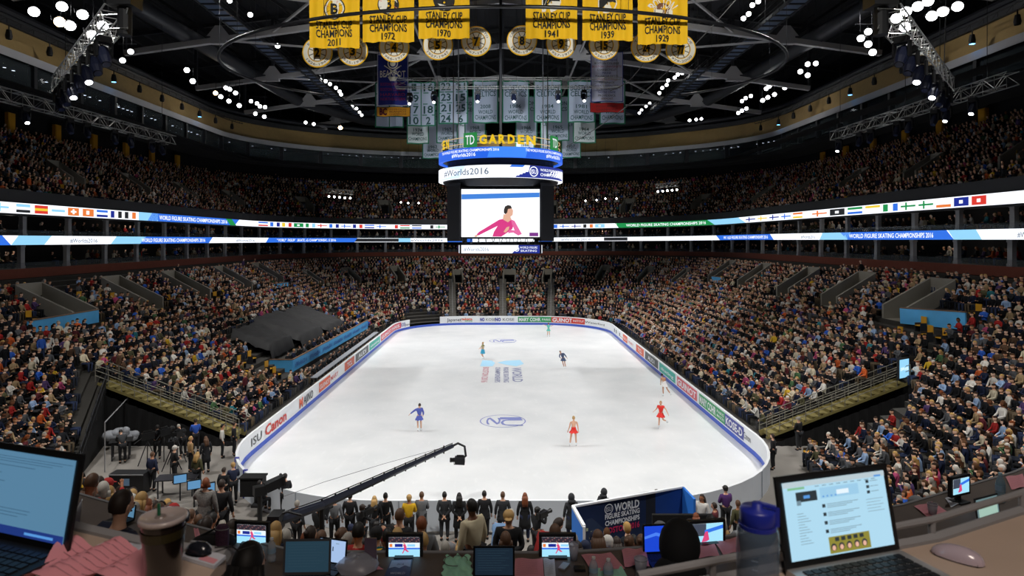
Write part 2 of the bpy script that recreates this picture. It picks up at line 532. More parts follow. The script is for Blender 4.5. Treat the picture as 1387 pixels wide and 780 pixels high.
gr = ring_quad('suite_glass_rail', [(.18, 11.45), (.18, 11.95)], GLASS); struct(gr)
gr = ring_quad('suite_glass_rail', [(.18, 9.05), (.18, 9.5)], GLASS); struct(gr)

# tall yellow panels between the openings behind the upper seats
for s, xs, X in ((-1, (16, 45, 76, 126, 170, 208, 241), 0), (1, (1118, 1150, 1187, 1230, 1280, 1338), 0)):
    if s < 0: ys = [65, 71.8, 78.3, 85, 91.9, 98.8]; Xc = -48.9
    else: ys = [62.8, 69, 75, 81.5, 88, 94]; Xc = 46.1
    for j, yy in enumerate(ys):
        xx = Xc
        c = Vector((xx, yy, 0))
        if yy > 91:                                  # follow the corner of the bowl
            B = ringat(12.9, 0); c = min(B, key=lambda p: abs(p.y-yy)+(0 if p.x*s > 0 else 99)).copy()
        mb = MB(); mb.box((c.x, c.y, 22.65), (.35, .95, 2.3)); mb.box((c.x-s*.19, c.y, 22.65), (.05, .8, 2.15))
        mb.text('3%02d' % (8+j*2 if s < 0 else 26-j*2), lambda u, v, c=c: (c.x-s*.23, c.y+u*(1 if s < 0 else -1), 22.4+v), h=.3, m=None)
        o = mb.build('section_panel', PYEL)
        tag(o, ('yellow section panel at the back of the %s upper stand, %s from the near end' % (('left', 'right')[s > 0], ('first', 'second', 'third', 'fourth', 'fifth', 'sixth')[j])), 'panel', 'yellow section panels')

# ------------------------------------------------------------------ ribbon displays
def ribbon_point(path, x):
    k = (x-CX)/F
    # walk from the left: X/Y grows monotonically along the visible part
    for i in range(len(path)-1):
        a, b = path[i], path[i+1]
        fa, fb = a.x-k*a.y, b.x-k*b.y
        if fa <= 0 <= fb and b.y > 5 and (fb-fa) > 1e-9:
            return a.lerp(b, -fa/(fb-fa))
    return path[-1]
def ribbon(name, off, z0, z1, label, items):
    path = ringat(off, 0); base = [p.copy() for p in path]
    mb = MB()
    A = [p+Vector((0, 0, z0)) for p in base]; B = [p+Vector((0, 0, z1)) for p in base]
    mb.strip(A, B, SCRW)
    C = ringat(off+.22, z1); D = ringat(off+.22, z0)
    mb.strip(B, C, DSTEEL); mb.strip(D, A, DSTEEL); mb.strip(C, D, DSTEEL)
    inn = ringat(off-.02, 0); inn2 = ringat(off-.035, 0)
    def patch(x0, x1, m, f0=0, f1=1, shear=0, lay=0):
        n = max(2, int(abs(x1-x0)/6)); P = inn if lay == 0 else inn2
        pa = []; pb = []
        for i in range(n+1):
            x = lerp(x0, x1, i/n)
            q = ribbon_point(P, x); q2 = ribbon_point(P, x+shear)
            pa.append(q+Vector((0, 0, lerp(z0, z1, f0)))); pb.append(q2+Vector((0, 0, lerp(z0, z1, f1))))
        mb.strip(pa, pb, m)
    def text(x0, x1, s, m, f=.5, hh=.55):
        xc = (x0+x1)/2; V, Fc, tw, th = glyphs(s, .01)
        vs = []
        for u, v in V:
            q = ribbon_point(inn2, xc+u/tw*(x1-x0))
            vs.append(q+Vector((0, 0, lerp(z0, z1, f)+v/.7*hh*(z1-z0))))
        mb.add(vs, Fc, m)
    for it in items: (patch if it[0] == 'p' else text)(*it[1:])
    o = mb.build(name)
    tag(o, label, 'display')
    return o
FL = []
cols = [SCRR, SCRW, SCRD, SCRY, SCRGN, SCRO, SCRC, SCRK, SCRB]
def flags(x0, x1, w, g):
    x = x0
    while x+w < x1:
        a, b, c = rnd.sample(cols, 3)
        k = rnd.randrange(4)
        if k == 0:
            for j, q in enumerate((a, SCRW, b)): FL.append(('p', x, x+w, q, .12+.26*j, .12+.26*(j+1)))
        elif k == 1:
            for j, q in enumerate((a, SCRW, b)): FL.append(('p', x+w/3*j, x+w/3*(j+1), q, .12, .9))
        elif k == 2:
            FL.append(('p', x, x+w, a, .12, .9)); FL.append(('p', x+w*.35, x+w*.6, SCRW, .35, .65, 0, 1))
        else:
            FL.append(('p', x, x+w, SCRW, .12, .9)); FL.append(('p', x, x+w, a, .42, .6, 0, 1)); FL.append(('p', x+w*.3, x+w*.42, a, .12, .9, 0, 1))
        x += w+g
flags(-30, 20, 19, 4); flags(22, 47, 19, 4)
for x, a, b in ((47, SCRR, SCRY), (70, SCRW, SCRC)):
    FL.append(('p', x, x+18, a, .1, .9)); FL.append(('p', x, x+18, b, .38, .62, 0, 1))
FL += [('p', 92, 107, SCRO, .1, .9), ('p', 98.5, 101, SCRW, .25, .75, 0, 1), ('p', 96, 103.5, SCRW, .42, .58, 0, 1),
       ('p', 112, 127, SCRO, .1, .9), ('p', 117, 121, SCRW, .3, .7, 0, 1)]
flags(131, 188, 15, 4)
FL += [('p', 188, 214, SCRC, 0, 1), ('p', 200, 318, SCRB, 0, 1, 6), ('t', 216, 308, 'WORLD FIGURE SKATING CHAMPIONSHIPS 2016', SCRW),
       ('p', 312, 320, SCRGN, 0, 1, -6, 1)]
flags(350, 614, 13, 3)
flags(742, 838, 13, 3)
FL += [('p', 838, 968, SCRGN, 0, 1, -5), ('t', 848, 956, 'WORLD FIGURE SKATING CHAMPIONSHIPS 2016', SCRW), ('p', 968, 1010, SCRC, 0, 1, -10)]
flags(1010, 1100, 13, 3); flags(1100, 1420, 20, 4)
ribbon('upper_ribbon_display', -.2, 13.15, 13.95, 'upper lit ribbon display showing national flags around the bowl', FL)
LO = [('p', -60, 15, SCRB, 0, 1, -12), ('p', 15, 60, SCRC, 0, 1, 10), ('t', 95, 132, '#Worlds2016', SCRG, .45, .5),
      ('p', 150, 190, SCRC, 0, 1, 8), ('p', 190, 283, SCRB, 0, 1, 5), ('t', 192, 278, 'WORLD FIGURE SKATING CHAMPIONSHIPS 2016', SCRW),
      ('t', 320, 345, '#Worlds2016', SCRG, .45, .5), ('p', 360, 480, SCRB, 0, 1, 4), ('t', 375, 455, 'WORLD FIGURE SKATING CHAMPIONSHIPS 2016', SCRW),
      ('p', 480, 540, SCRK, .1, .9), ('p', 540, 556, SCRC, 0, 1), ('t', 556, 600, '#Worlds2016', SCRG, .45, .5), ('p', 606, 640, SCRB, 0, 1),
      ('p', 730, 748, SCRB, 0, 1), ('t', 760, 800, '#Worlds2016', SCRG, .45, .5), ('p', 818, 850, SCRK, .1, .9),
      ('p', 975, 1048, SCRB, 0, 1, -5), ('t', 980, 1040, 'WORLD FIGURE SKATING CHAMPIONSHIPS 2016', SCRW), ('t', 1085, 1104, '#Worlds2016', SCRG, .45, .5),
      ('p', 1110, 1148, SCRC, 0, 1, 4), ('p', 1148, 1292, SCRB, 0, 1, -10), ('t', 1150, 1264, 'WORLD FIGURE SKATING CHAMPIONSHIPS 2016', SCRW),
      ('p', 1292, 1330, SCRC, 0, 1, -8), ('t', 1378, 1420, '#Worlds2016', SCRG, .45, .5)]
ribbon('lower_ribbon_display', -.2, 10.83, 11.53, 'lower lit blue and white ribbon display around the bowl', LO)

# ------------------------------------------------------------------ near corner tunnels and stairs
def tunnel(s):
    side = ('left', 'right')[s > 0]
    X1 = 22.2
    mb = MB()      # black retaining wall under the end of the side stand
    n = 8
    for k in range(n):
        x0, x1 = s*lerp(14.5, X1, k/n), s*lerp(14.5, X1, (k+1)/n); z0, z1 = lerp(.35, 3.3, k/n), lerp(.35, 3.3, (k+1)/n)
        mb.quad((x0, 37, 0), (x1, 37, 0), (x1, 37, z1), (x0, 37, z0))
    struct(mb.build('wall_tunnel_'+side, BLACK))
    # stair flight with yellow plates
    st = MB(); ns = 16
    for k in range(ns):
        x = s*lerp(14.7, 22.2, (k+.5)/ns); z = lerp(.45, 3.35, (k+.5)/ns)
        st.box((x, 36.5, z), (.5, .9, .06)); st.box((x-s*.22, 36.5, z-.1), (.04, .9, .2))
    st.bar((s*14.5, 36.03, .3), (s*22.3, 36.03, 3.3), .05, .14); st.bar((s*14.5, 36.98, .3), (s*22.3, 36.98, 3.3), .06, .3)
    root = empty('stair_flight', (s*18, 36.3, 0), 'yellowish stair flight with steel railings beside the %s corner tunnel' % side, 'stairs')
    st.build('steps', STAIRY, root)
    for yy in (36.0, 37.0):
        rl = MB()
        for hh in (.35, .65, .95): rl.tube([(s*14.5, yy, .4+hh), (s*22.4, yy, 3.4+hh)], .022, 6)
        for k in range(12):
            x = s*lerp(14.5, 22.4, k/11); z = lerp(.4, 3.4, k/11); rl.tube([(x, yy, z), (x, yy, z+.96)], .022, 6)
        rl.build('railing', mat('grey rail', '7d7a6e', .5), root)
tunnel(-1); tunnel(1)
w = MB()
w.quad((-20, 31, 0), (-22.2, 37, 0), (-22.2, 37, 4.1), (-20, 31, 1.1)); w.quad((-20.1, 31, 0), (-22.3, 37, 0), (-22.3, 37, 4.1), (-20.1, 31, 1.1))
w.quad((-20, 31, 0), (-17, 26.5, 0), (-17, 26.5, .9), (-20, 31, 1.1))
struct(w.build('wall_left_corner', BLACK))
w = MB(); w.quad((14.8, 32.3, 0), (22, 34.4, 0), (22, 34.4, 3.0), (14.8, 32.3, .3)); w.quad((22, 34.4, 0), (22.5, 37, 0), (22.5, 37, 3.4), (22, 34.4, 3))
struct(w.build('wall_right_corner', BLACK))
rl = MB()
for hh in (.45, .9): rl.tube([(-20, 31, .3+hh), (-17, 26.5, .3+hh), (-13, 22.8, .3+hh)], .025, 6); rl.tube([(-22.2, 37, 3.3+hh), (-20, 31, .4+hh)], .025, 6)
for a, b, n in (((-20, 31, .1), (-17, 26.5, .1), 5), ((-17, 26.5, .1), (-13, 22.8, .1), 5), ((-22.2, 37, 3.3), (-20, 31, .4), 6)):
    for k in range(n+1):
        p = Vector(a).lerp(Vector(b), k/n); rl.tube([p, p+Vector((0, 0, 1.1))], .02, 6)
tag(rl.build('guard_rail', DSTEEL), 'dark metal guard rail along the front of the near left stand', 'railing')

# blue cloth barriers of the raised platforms in the stands
def blue_barrier(a, b, h, label, name='blue_barrier', writing=None, m=LBLUE):
    a, b = Vector(a), Vector(b); d = (b-a).normalized(); n = Vector((d.y, -d.x, 0))
    if n.dot(-a) < 0: n = -n
    mb = MB(); mb.bar(a+Vector((0, 0, h/2)), b+Vector((0, 0, h/2)), .1, h)
    root = empty(name, (a+b)/2, label, 'barrier')
    mb.build('cloth_panel', m, root)
    r = MB(); r.bar(a+Vector((0, 0, h+.03)), b+Vector((0, 0, h+.03)), .16, .06); r.build('top_rail', mat('wood rail', '7a5a40', .5), root)
    if writing:
        L = (b-a).length; cnt = writing[1]
        for k in range(cnt):
            c = a.lerp(b, (k+.5)/cnt)+n*.07+Vector((0, 0, h/2))
            sg = 1 if d.cross(Vector((0, 0, 1))).dot(n) > 0 else -1
            t = MB(); t.text(writing[0], lambda u, v: c+d*u*sg+Vector((0, 0, v)), w=L/cnt*.8, h=h*.4)
            t.build('lettering', mat('dark blue lettering', '4a5cb8', .6), root)
    return root
blue_barrier((-28, 38.6, 5.55), (-27.8, 45, 5.55), .85, 'light blue cloth barrier in the middle of the left stand near a concrete portal')
blue_barrier((26.8, 37.9, 6.0), (26.0, 42.8, 5.75), 1.0, 'light blue cloth barrier in the middle of the right stand')
blue_barrier((-27, 77, 5.2), (-26.4, 80.5, 5.2), .8, 'small light blue barrier high in the left stand')
blue_barrier((26.4, 78.5, 5.9), (26.2, 82, 5.85), .8, 'small light blue barrier high in the right stand')
blue_barrier((-16.3, 50.8, .95), (-15.7, 76, .95), .95, 'long light blue barrier beside the left boards in front of the judging platform', writing=('#Worlds2016', 7))
blue_barrier((-18.1, 50.8, .95), (-16.3, 50.8, .95), .95, 'short light blue end panel of the judging platform beside the left boards')

# black tarpaulins pulled over seats on the left
def zside(X): return ZIN+(ZOUT-ZIN)*(abs(X)-14.5)/(XL-14.5)
for (y0, y1, x0, x1, lab) in ((52, 57.6, -18.2, -21.6, 'nearest'), (58.2, 65.4, -17.6, -22.2, 'middle'), (66, 72, -17.2, -22.0, 'farthest')):
    mb = MB(); nx, ny = 12, 14; vs = []
    for i in range(nx+1):
        for j in range(ny+1):
            X = lerp(x0, x1, i/nx); Y = lerp(y0, y1, j/ny)
            z = zside(X)+.95+.06*math.sin(j*1.3+i)+.05*math.sin(i*2.1)
            if i == 0: z -= .9
            if j in (0, ny): z -= .5
            vs.append((X, Y, z))
    mb.add(vs, [(i*(ny+1)+j, i*(ny+1)+j+1, (i+1)*(ny+1)+j+1, (i+1)*(ny+1)+j) for i in range(nx) for j in range(ny)])
    tag(mb.build('seat_tarpaulin', TARP, smooth=True), 'black tarpaulin over a seat block behind the left judging platform, %s of three' % lab, 'tarpaulin')
# wall screen on the right corner
root = empty('portal_screen', (21.9, 36.0, 3.6), 'small lit cyan screen hanging at the top of the right corner tunnel', 'screen')
mb = MB(); Rz = Matrix.Rotation(.55, 3, 'Z'); mb.box((22.0, 36.0, 4.15), (1.05, .12, 1.15), None, Rz); mb.build('housing', BTRUSS, root)
mb = MB(); mb.box(Vector((22.0, 36.0, 4.15))+Rz @ Vector((0, -.07, 0)), (.92, .02, 1.0), SCRC, Rz)
mb.text('#Worlds', lambda u, v: Vector((22.0, 36.0, 4.15))+Rz @ Vector((u, -.085, v)), w=.8, h=.2, m=SCRW); mb.build('screen', None, root)
# ================================================================== RINK
ICE = bpy.data.materials.new('ice'); ICE.use_nodes = True
nt = ICE.node_tree; b = nt.nodes['Principled BSDF']
b.inputs['Roughness'].default_value = .32; b.inputs['Specular IOR Level'].default_value = .35
tc = nt.nodes.new('ShaderNodeTexCoord')
n1 = nt.nodes.new('ShaderNodeTexNoise'); n1.inputs['Scale'].default_value = .35; n1.inputs['Detail'].default_value = 8
mp = nt.nodes.new('ShaderNodeMapping'); mp.inputs['Scale'].default_value = (1, .35, 1); mp.inputs['Rotation'].default_value = (0, 0, .4)
n2 = nt.nodes.new('ShaderNodeTexNoise'); n2.inputs['Scale'].default_value = 3.2; n2.inputs['Detail'].default_value = 9
r1 = nt.nodes.new('ShaderNodeValToRGB'); r1.color_ramp.elements[0].position = .3; r1.color_ramp.elements[1].position = .7
r1.color_ramp.elements[0].color = (.70, .72, .735, 1); r1.color_ramp.elements[1].color = (.81, .82, .83, 1)
r2 = nt.nodes.new('ShaderNodeValToRGB'); r2.color_ramp.elements[0].position = .58; r2.color_ramp.elements[1].position = .75
r2.color_ramp.elements[0].color = (0, 0, 0, 1); r2.color_ramp.elements[1].color = (.35, .35, .35, 1)
mx = nt.nodes.new('ShaderNodeMix'); mx.data_type = 'RGBA'; mx.inputs[7].default_value = (.9, .91, .92, 1)
nt.links.new(tc.outputs['Object'], n1.inputs['Vector']); nt.links.new(tc.outputs['Object'], mp.inputs['Vector'])
nt.links.new(mp.outputs[0], n2.inputs['Vector']); nt.links.new(n1.outputs[0], r1.inputs[0]); nt.links.new(n2.outputs[0], r2.inputs[0])
nt.links.new(r1.outputs[0], mx.inputs[6]); nt.links.new(r2.outputs[0], mx.inputs[0]); nt.links.new(mx.outputs[2], b.inputs['Base Color'])

RY0, RY1, RW, RR = 25.3, 86.3, 13.0, 8.5
def rink_path(off=0.0, n=14):
    P = []
    for cx, cy, a0 in ((-RW+RR, RY0+RR, math.pi), (RW-RR, RY0+RR, 1.5*math.pi), (RW-RR, RY1-RR, 0), (-RW+RR, RY1-RR, .5*math.pi)):
        for k in range(n+1):
            a = a0+math.pi/2*k/n; P.append(Vector((cx+(RR+off)*math.cos(a), cy+(RR+off)*math.sin(a), 0)))
    return P       # starts at the left side near corner, runs round counter clockwise
ice = MB(); ice.poly([p+Vector((0, 0, .03)) for p in rink_path()]); ICEO = struct(ice.build('ice_surface', ICE))

def densify(P, step=.5, closed=True):
    out = []; n = len(P)
    for i in range(n if closed else n-1):
        a, b = P[i], P[(i+1) % n]; k = max(1, int((b-a).length/step))
        out += [a.lerp(b, j/k) for j in range(k)]
    if not closed: out.append(P[-1])
    return out
BI = densify(rink_path(0)); BO = densify(rink_path(.12))
# inner and outer loops sample differently in the arcs, so rebuild the outer from normals
BO = []
for i, p in enumerate(BI):
    d = (BI[(i+1) % len(BI)]-BI[i-1]).normalized(); BO.append(p+Vector((d.y, -d.x, 0))*.12)
LEN = [0.0]
for i in range(len(BI)): LEN.append(LEN[-1]+(BI[(i+1) % len(BI)]-BI[i]).length)
TOT = LEN[-1]
def bpt(s, off=0.0, z=0.0):
    s %= TOT
    import bisect
    i = bisect.bisect_right(LEN, s)-1; i = min(i, len(BI)-1)
    a, b = BI[i], BI[(i+1) % len(BI)]; d = (b-a).normalized()
    p = a.lerp(b, (s-LEN[i])/(LEN[i+1]-LEN[i]))
    return p+Vector((d.y, -d.x, 0))*off+Vector((0, 0, z))
def s_of(x, y):
    return min(range(len(BI)), key=lambda i: (BI[i].x-x)**2+(BI[i].y-y)**2)
def s_at(x, y): return LEN[s_of(x, y)]
BH = 1.18
rink = empty('rink_barrier', (0, RY0, 0), 'white rink barrier with blue kick strip around the ice', 'rink boards')
gap = (s_at(*atY(597, 438, 86)[:2]), s_at(*atY(565, 442, 83)[:2]))       # black opening at the far left corner
door = (s_at(-12.6, 29.5), s_at(-11.3, 28.1))
N = len(BI)
inner = MB(); cap = MB(); kick = MB(); outer = MB(); seam = MB()
def inside(s, g): return min(g) <= s <= max(g)
for i in range(N):
    j = (i+1) % N; s = LEN[i]
    if inside(s, gap):
        kick.quad(BI[i]+Vector((0, 0, .03)), BI[j]+Vector((0, 0, .03)), BI[j]+Vector((0, 0, .3)), BI[i]+Vector((0, 0, .3)), BLUE)
        kick.quad(BO[i]+Vector((0, 0, .03)), BO[j]+Vector((0, 0, .03)), BO[j]+Vector((0, 0, .3)), BO[i]+Vector((0, 0, .3)), BLACK)
        kick.quad(BI[i]+Vector((0, 0, .3)), BI[j]+Vector((0, 0, .3)), BO[j]+Vector((0, 0, .3)), BO[i]+Vector((0, 0, .3)), BLACK)
        continue
    U = lambda p, z: p+Vector((0, 0, z))
    kick.quad(U(BI[i], .02), U(BI[j], .02), U(BI[j], .3), U(BI[i], .3), BLUE)
    inner.quad(U(BI[i], .3), U(BI[j], .3), U(BI[j], BH), U(BI[i], BH))
    outer.quad(U(BO[j], 0), U(BO[i], 0), U(BO[i], BH), U(BO[j], BH))
    cap.quad(U(BI[i], BH), U(BI[j], BH), U(BO[j], BH), U(BO[i], BH))
    if i % 5 == 0: seam.bar(U(bpt(s, .13), .02), U(bpt(s, .13), BH-.02), .03, .03, None, (1, 0, 0))
kick.build('kick_strip', None, rink); inner.build('inner_panels', WHITE, rink); outer.build('outer_panels', LWHITE, rink)
cap.build('cap_rail', WHITE, rink); seam.build('panel_posts', mat('seam grey', '8f9aa8', .5), rink)
# advertising on the inside face; s runs counter clockwise: up the right side, across the far end, down the left side
def adpos(x, y): # a photo position on the boards -> s
    best = None
    for i in range(N):
        p = BI[i]; px = CX+F*p.x/p.y; py = CY+F*(EYE-.7)/p.y
        d = (px-x)**2+(py-y)**2
        if best is None or d < best[0]: best = (d, LEN[i])
    return best[1]
def advert(xa, ya, xb, yb, bg=None, items=(), name='advert_panel', z0=.38, z1=1.08):
    """xa,ya = the left end as the camera reads it"""
    sa, sb = adpos(xa, ya), adpos(xb, yb)
    if abs(sa-sb) > TOT/2:
        if sa < sb: sa += TOT
        else: sb += TOT
    n = max(2, int(abs(sb-sa)/.5)); off = -.012
    mb = MB()
    if bg is not None:
        A = [bpt(lerp(sa, sb, k/n), off, z0) for k in range(n+1)]; B = [bpt(lerp(sa, sb, k/n), off, z1) for k in range(n+1)]
        mb.strip(A, B, bg)
    for (f0, f1, fv, fh, txt, m, bold) in items:
        V, Fc, tw, th = glyphs(txt, bold)
        c = lerp(sa, sb, (f0+f1)/2); wd = (sb-sa)*(f1-f0)
        mb.add([bpt(c+u/tw*wd, off-.012, lerp(z0, z1, fv)+v/.7*fh*(z1-z0)) for u, v in V], Fc, m)
    return mb.build(name, None, rink)
RED = mat('advert red', 'd23b2e', .5); ORG_ = mat('advert orange', 'e2603c', .5); GRY = mat('advert dark grey', '4a4f52', .5)
TEAL = mat('advert teal', '2fb3a3', .5); PINK = mat('advert rose', 'd85a68', .5); GRN = mat('advert green', '2a9e60', .5); IND = mat('advert indigo', '4048a0', .5)
INKG = mat('advert black', '22242a', .6)
# left side, nearest first
advert(346, 612, 357, 590, None, [(0, 1, .5, .6, 'ISU', GRY, .01)])
advert(366, 590, 392, 566, None, [(0, 1, .5, .8, 'Canon', RED, .03)])
advert(411, 552, 429, 538, None, [(0, .25, .5, .8, 'M', ORG_, .05), (.3, 1, .5, .75, 'AJINO', INKG, .01)])
advert(438, 533, 452, 521, ORG_, [(.05, .95, .5, .45, 'GUINOT', WHITE, .01)])
advert(453, 521, 465, 511, WHITE, [(.05, .95, .5, .5, 'MARY', RED, .01)])
advert(472, 505, 486, 494, ORG_, [(.25, .75, .5, .5, 'TCL', WHITE, .02)])
advert(488, 493, 505, 480, GRY, [(.2, .8, .5, .55, 'AUDI', WHITE, .01)])
advert(507, 479, 521, 468, TEAL, [(.1, .9, .5, .3, 'skating', WHITE, .01)])
advert(523, 467, 546, 451, PINK, [(.04, .96, .5, .5, 'GUINOT PARIS', WHITE, .02)])
advert(547, 451, 552, 448, WHITE, [(0, 1, .5, .6, 'KOSE', IND, .02)])
advert(553, 447, 562, 443, None, [(0, 1, .4, .35, 'Japanet', INKG, .0)])
# far end
advert(605, 439, 625, 438, None, [(0, 1, .5, .6, 'Japanet', INKG, .0)])
advert(626, 438, 641, 438, None, [(0, 1, .6, .4, 'takata', ORG_, .03), (.3, 1, .25, .25, 'takata', GRN, .02)])
advert(648, 438, 670, 438, None, [(0, .3, .5, .6, 'NO', IND, .05), (.4, 1, .5, .5, 'KOSE', GRY, 0)])
advert(673, 438, 696, 438, None, [(0, .3, .5, .6, 'NO', IND, .05), (.4, 1, .5, .5, 'KOSE', GRY, 0)])
advert(699, 438, 746, 438, GRN, [(.03, .68, .5, .62, 'MARY COHR', WHITE, .03), (.72, .97, .5, .4, 'PARIS', WHITE, .01)])
advert(748, 438, 790, 439, RED, [(.03, .6, .5, .68, 'GUINOT', WHITE, .03), (.63, .97, .5, .36, 'INSTITUT', WHITE, .01)])
advert(793, 440, 816, 446, None, [(0, 1, .5, .35, 'Waterford', INKG, .0)])
# right side, farthest first
advert(826, 455, 838, 464, None, [(0, .3, .5, .6, 'II', GRY, 0), (.6, 1, .5, .5, 'L', GRY, 0)])
advert(838, 464, 844, 469, ORG_, [(.1, .9, .5, .4, 'GU', WHITE, .0)])
advert(845, 469, 853, 476, WHITE, [(.1, .9, .5, .4, 'MARY', RED, .0)])
advert(855, 478, 867, 487, ORG_, [(.25, .75, .5, .5, 'TCL', WHITE, .02)])
advert(868, 488, 886, 502, GRY, [(.25, .75, .5, .5, 'AUDI', WHITE, .01)])
advert(887, 503, 910, 521, TEAL, [(.1, .9, .5, .35, 'skating', WHITE, .01)])
advert(913, 523, 940, 545, PINK, [(.04, .96, .5, .6, 'GUINOT', WHITE, .03)])
advert(941, 546, 977, 574, GRN, [(.03, .68, .5, .66, 'MARY COHR', WHITE, .03), (.72, .97, .68, .25, 'PARIS', WHITE, .01), (.72, .97, .32, .25, 'MAISON', WHITE, .01)])
advert(979, 576, 1000, 594, IND, [(.06, .94, .5, .6, 'KOSE-D', WHITE, .03)])
advert(1002, 597, 1010, 608, None, [(0, 1, .5, .5, 'Canon', GRY, .0)])
# near left gate posts
gp = MB()
for s in door: gp.bar(bpt(s, .06, 0), bpt(s, .06, BH+.04), .16, .16, IND, (1, 0, 0))
gp.build('gate_post', None, rink)

# painted marks under the ice
PB = mat('ice paint blue', '8089c4', .6); PR = mat('ice paint red', 'c98f9c', .6); PC = mat('ice paint cyan', 'a9d6f0', .6); PN = mat('ice paint indigo', '8f93b4', .6)
def ice_mark(name, fn):
    mb = MB(); fn(mb); return mb.build(name, None, ICEO)
Z2 = .042
def ring_logo(cy, r):
    def f(mb):
        mb.disc((0, cy, Z2), r, 40, PB, (1, 0, 0), (0, 1, 0), r*.955)
        mb.text('U', lambda u, v: (.55*r/1.38+v*1.3, cy+u*1.5-.35, Z2), w=.9*r/1.38, h=.75*r, m=PB)
        mb.text('I', lambda u, v: (.5*r/1.38+v*1.3, cy+u*1.5+.6, Z2), w=.3*r/1.38, h=.75*r, m=PB)
        mb.text('S', lambda u, v: (-.55*r/1.38+v, cy+u*1.5, Z2), w=1.0*r/1.38, h=.62*r, m=PB)
    return f
ice_mark('painted_emblem', ring_logo(40.4, 1.42)); ice_mark('painted_emblem', ring_logo(72.5, 1.5))
def block(mb):
    for x, s, m, h, L in ((-1.45, 'BOSTON 2016', PR, .5, 6.1), (-.42, 'CHAMPIONSHIPS', PN, .42, 6.1), (.28, 'FIGURE SKATING', PN, .42, 6.1), (1.2, 'WORLD', PN, .8, 5.8)):
        mb.text(s, lambda u, v, x=x: (x+v, 54.4-u, Z2), w=L, h=h, m=m, bold=.02)
    mb.poly([(-2.0, 57.9, Z2), (-.9, 57.9, Z2), (-.7, 59.4, Z2), (-1.0, 60.6, Z2), (-1.9, 60.8, Z2)], PC)
    mb.poly([(.3, 58.6, Z2), (1.2, 57.9, Z2), (1.9, 59.0, Z2), (1.6, 60.9, Z2), (.2, 60.5, Z2), (-.5, 59.6, Z2)], PC)
ice_mark('painted_lettering', block)

# ================================================================== PEOPLE
def skin_mesh(chains, sub=1, extra=None):
    """chains: list of trees, each a dict(verts=[(co, r)], edges=[(i, j)]) grown with a skin modifier and joined"""
    mb = MB()
    for ch in chains:
        me = bpy.data.meshes.new('s'); me.from_pydata([c for c, r in ch['v']], ch['e'], [])
        o = bpy.data.objects.new('s', me); COL.objects.link(o)
        o.modifiers.new('skin', 'SKIN')
        for d, (c, r) in zip(me.skin_vertices[0].data, ch['v']):
            d.radius = (r, r) if not isinstance(r, tuple) else r
        me.skin_vertices[0].data[0].use_root = True
        if sub:
            q = o.modifiers.new('sub', 'SUBSURF'); q.levels = sub; q.render_levels = sub
        ev = bpy.data.meshes.new_from_object(o.evaluated_get(bpy.context.evaluated_depsgraph_get()))
        mb.add([tuple(v.co) for v in ev.vertices], [tuple(p.vertices) for p in ev.polygons])
        bpy.data.objects.remove(o); bpy.data.meshes.remove(me); bpy.data.meshes.remove(ev)
    return mb
def to_mesh(mb, name):
    me = bpy.data.meshes.new(name); me.from_pydata(mb.v, [], mb.f)
    me.polygons.foreach_set('use_smooth', [True]*len(mb.f)); me.materials.append(BLACK); me.update()
    return me

def pose_stand(**k):
    P = dict(pel=(0, 0, .95), spi=(0, -.01, 1.12), che=(0, 0, 1.32), nek=(0, 0, 1.46), hd=(0, .02, 1.60),
             shL=(-.18, 0, 1.40), elL=(-.25, -.02, 1.13), wrL=(-.26, .06, .90), shR=(.18, 0, 1.40), elR=(.25, -.02, 1.13), wrR=(.26, .06, .90),
             hiL=(-.1, 0, .90), knL=(-.11, .02, .50), anL=(-.11, -.02, .09), hiR=(.1, 0, .90), knR=(.11, .02, .50), anR=(.11, -.02, .09))
    P.update(k); return P
def pose_sit(**k):
    P = dict(pel=(0, 0, .52), spi=(0, -.02, .69), che=(0, 0, .88), nek=(0, .02, 1.03), hd=(0, .05, 1.17),
             shL=(-.18, 0, .97), elL=(-.25, .06, .72), wrL=(-.12, .26, .62), shR=(.18, 0, .97), elR=(.25, .06, .72), wrR=(.12, .26, .62),
             hiL=(-.1, .05, .51), knL=(-.13, .45, .50), anL=(-.13, .42, .09), hiR=(.1, .05, .51), knR=(.13, .45, .50), anR=(.13, .42, .09))
    P.update(k); return P
def V_(p): return Vector(p)
PCACHE = {}
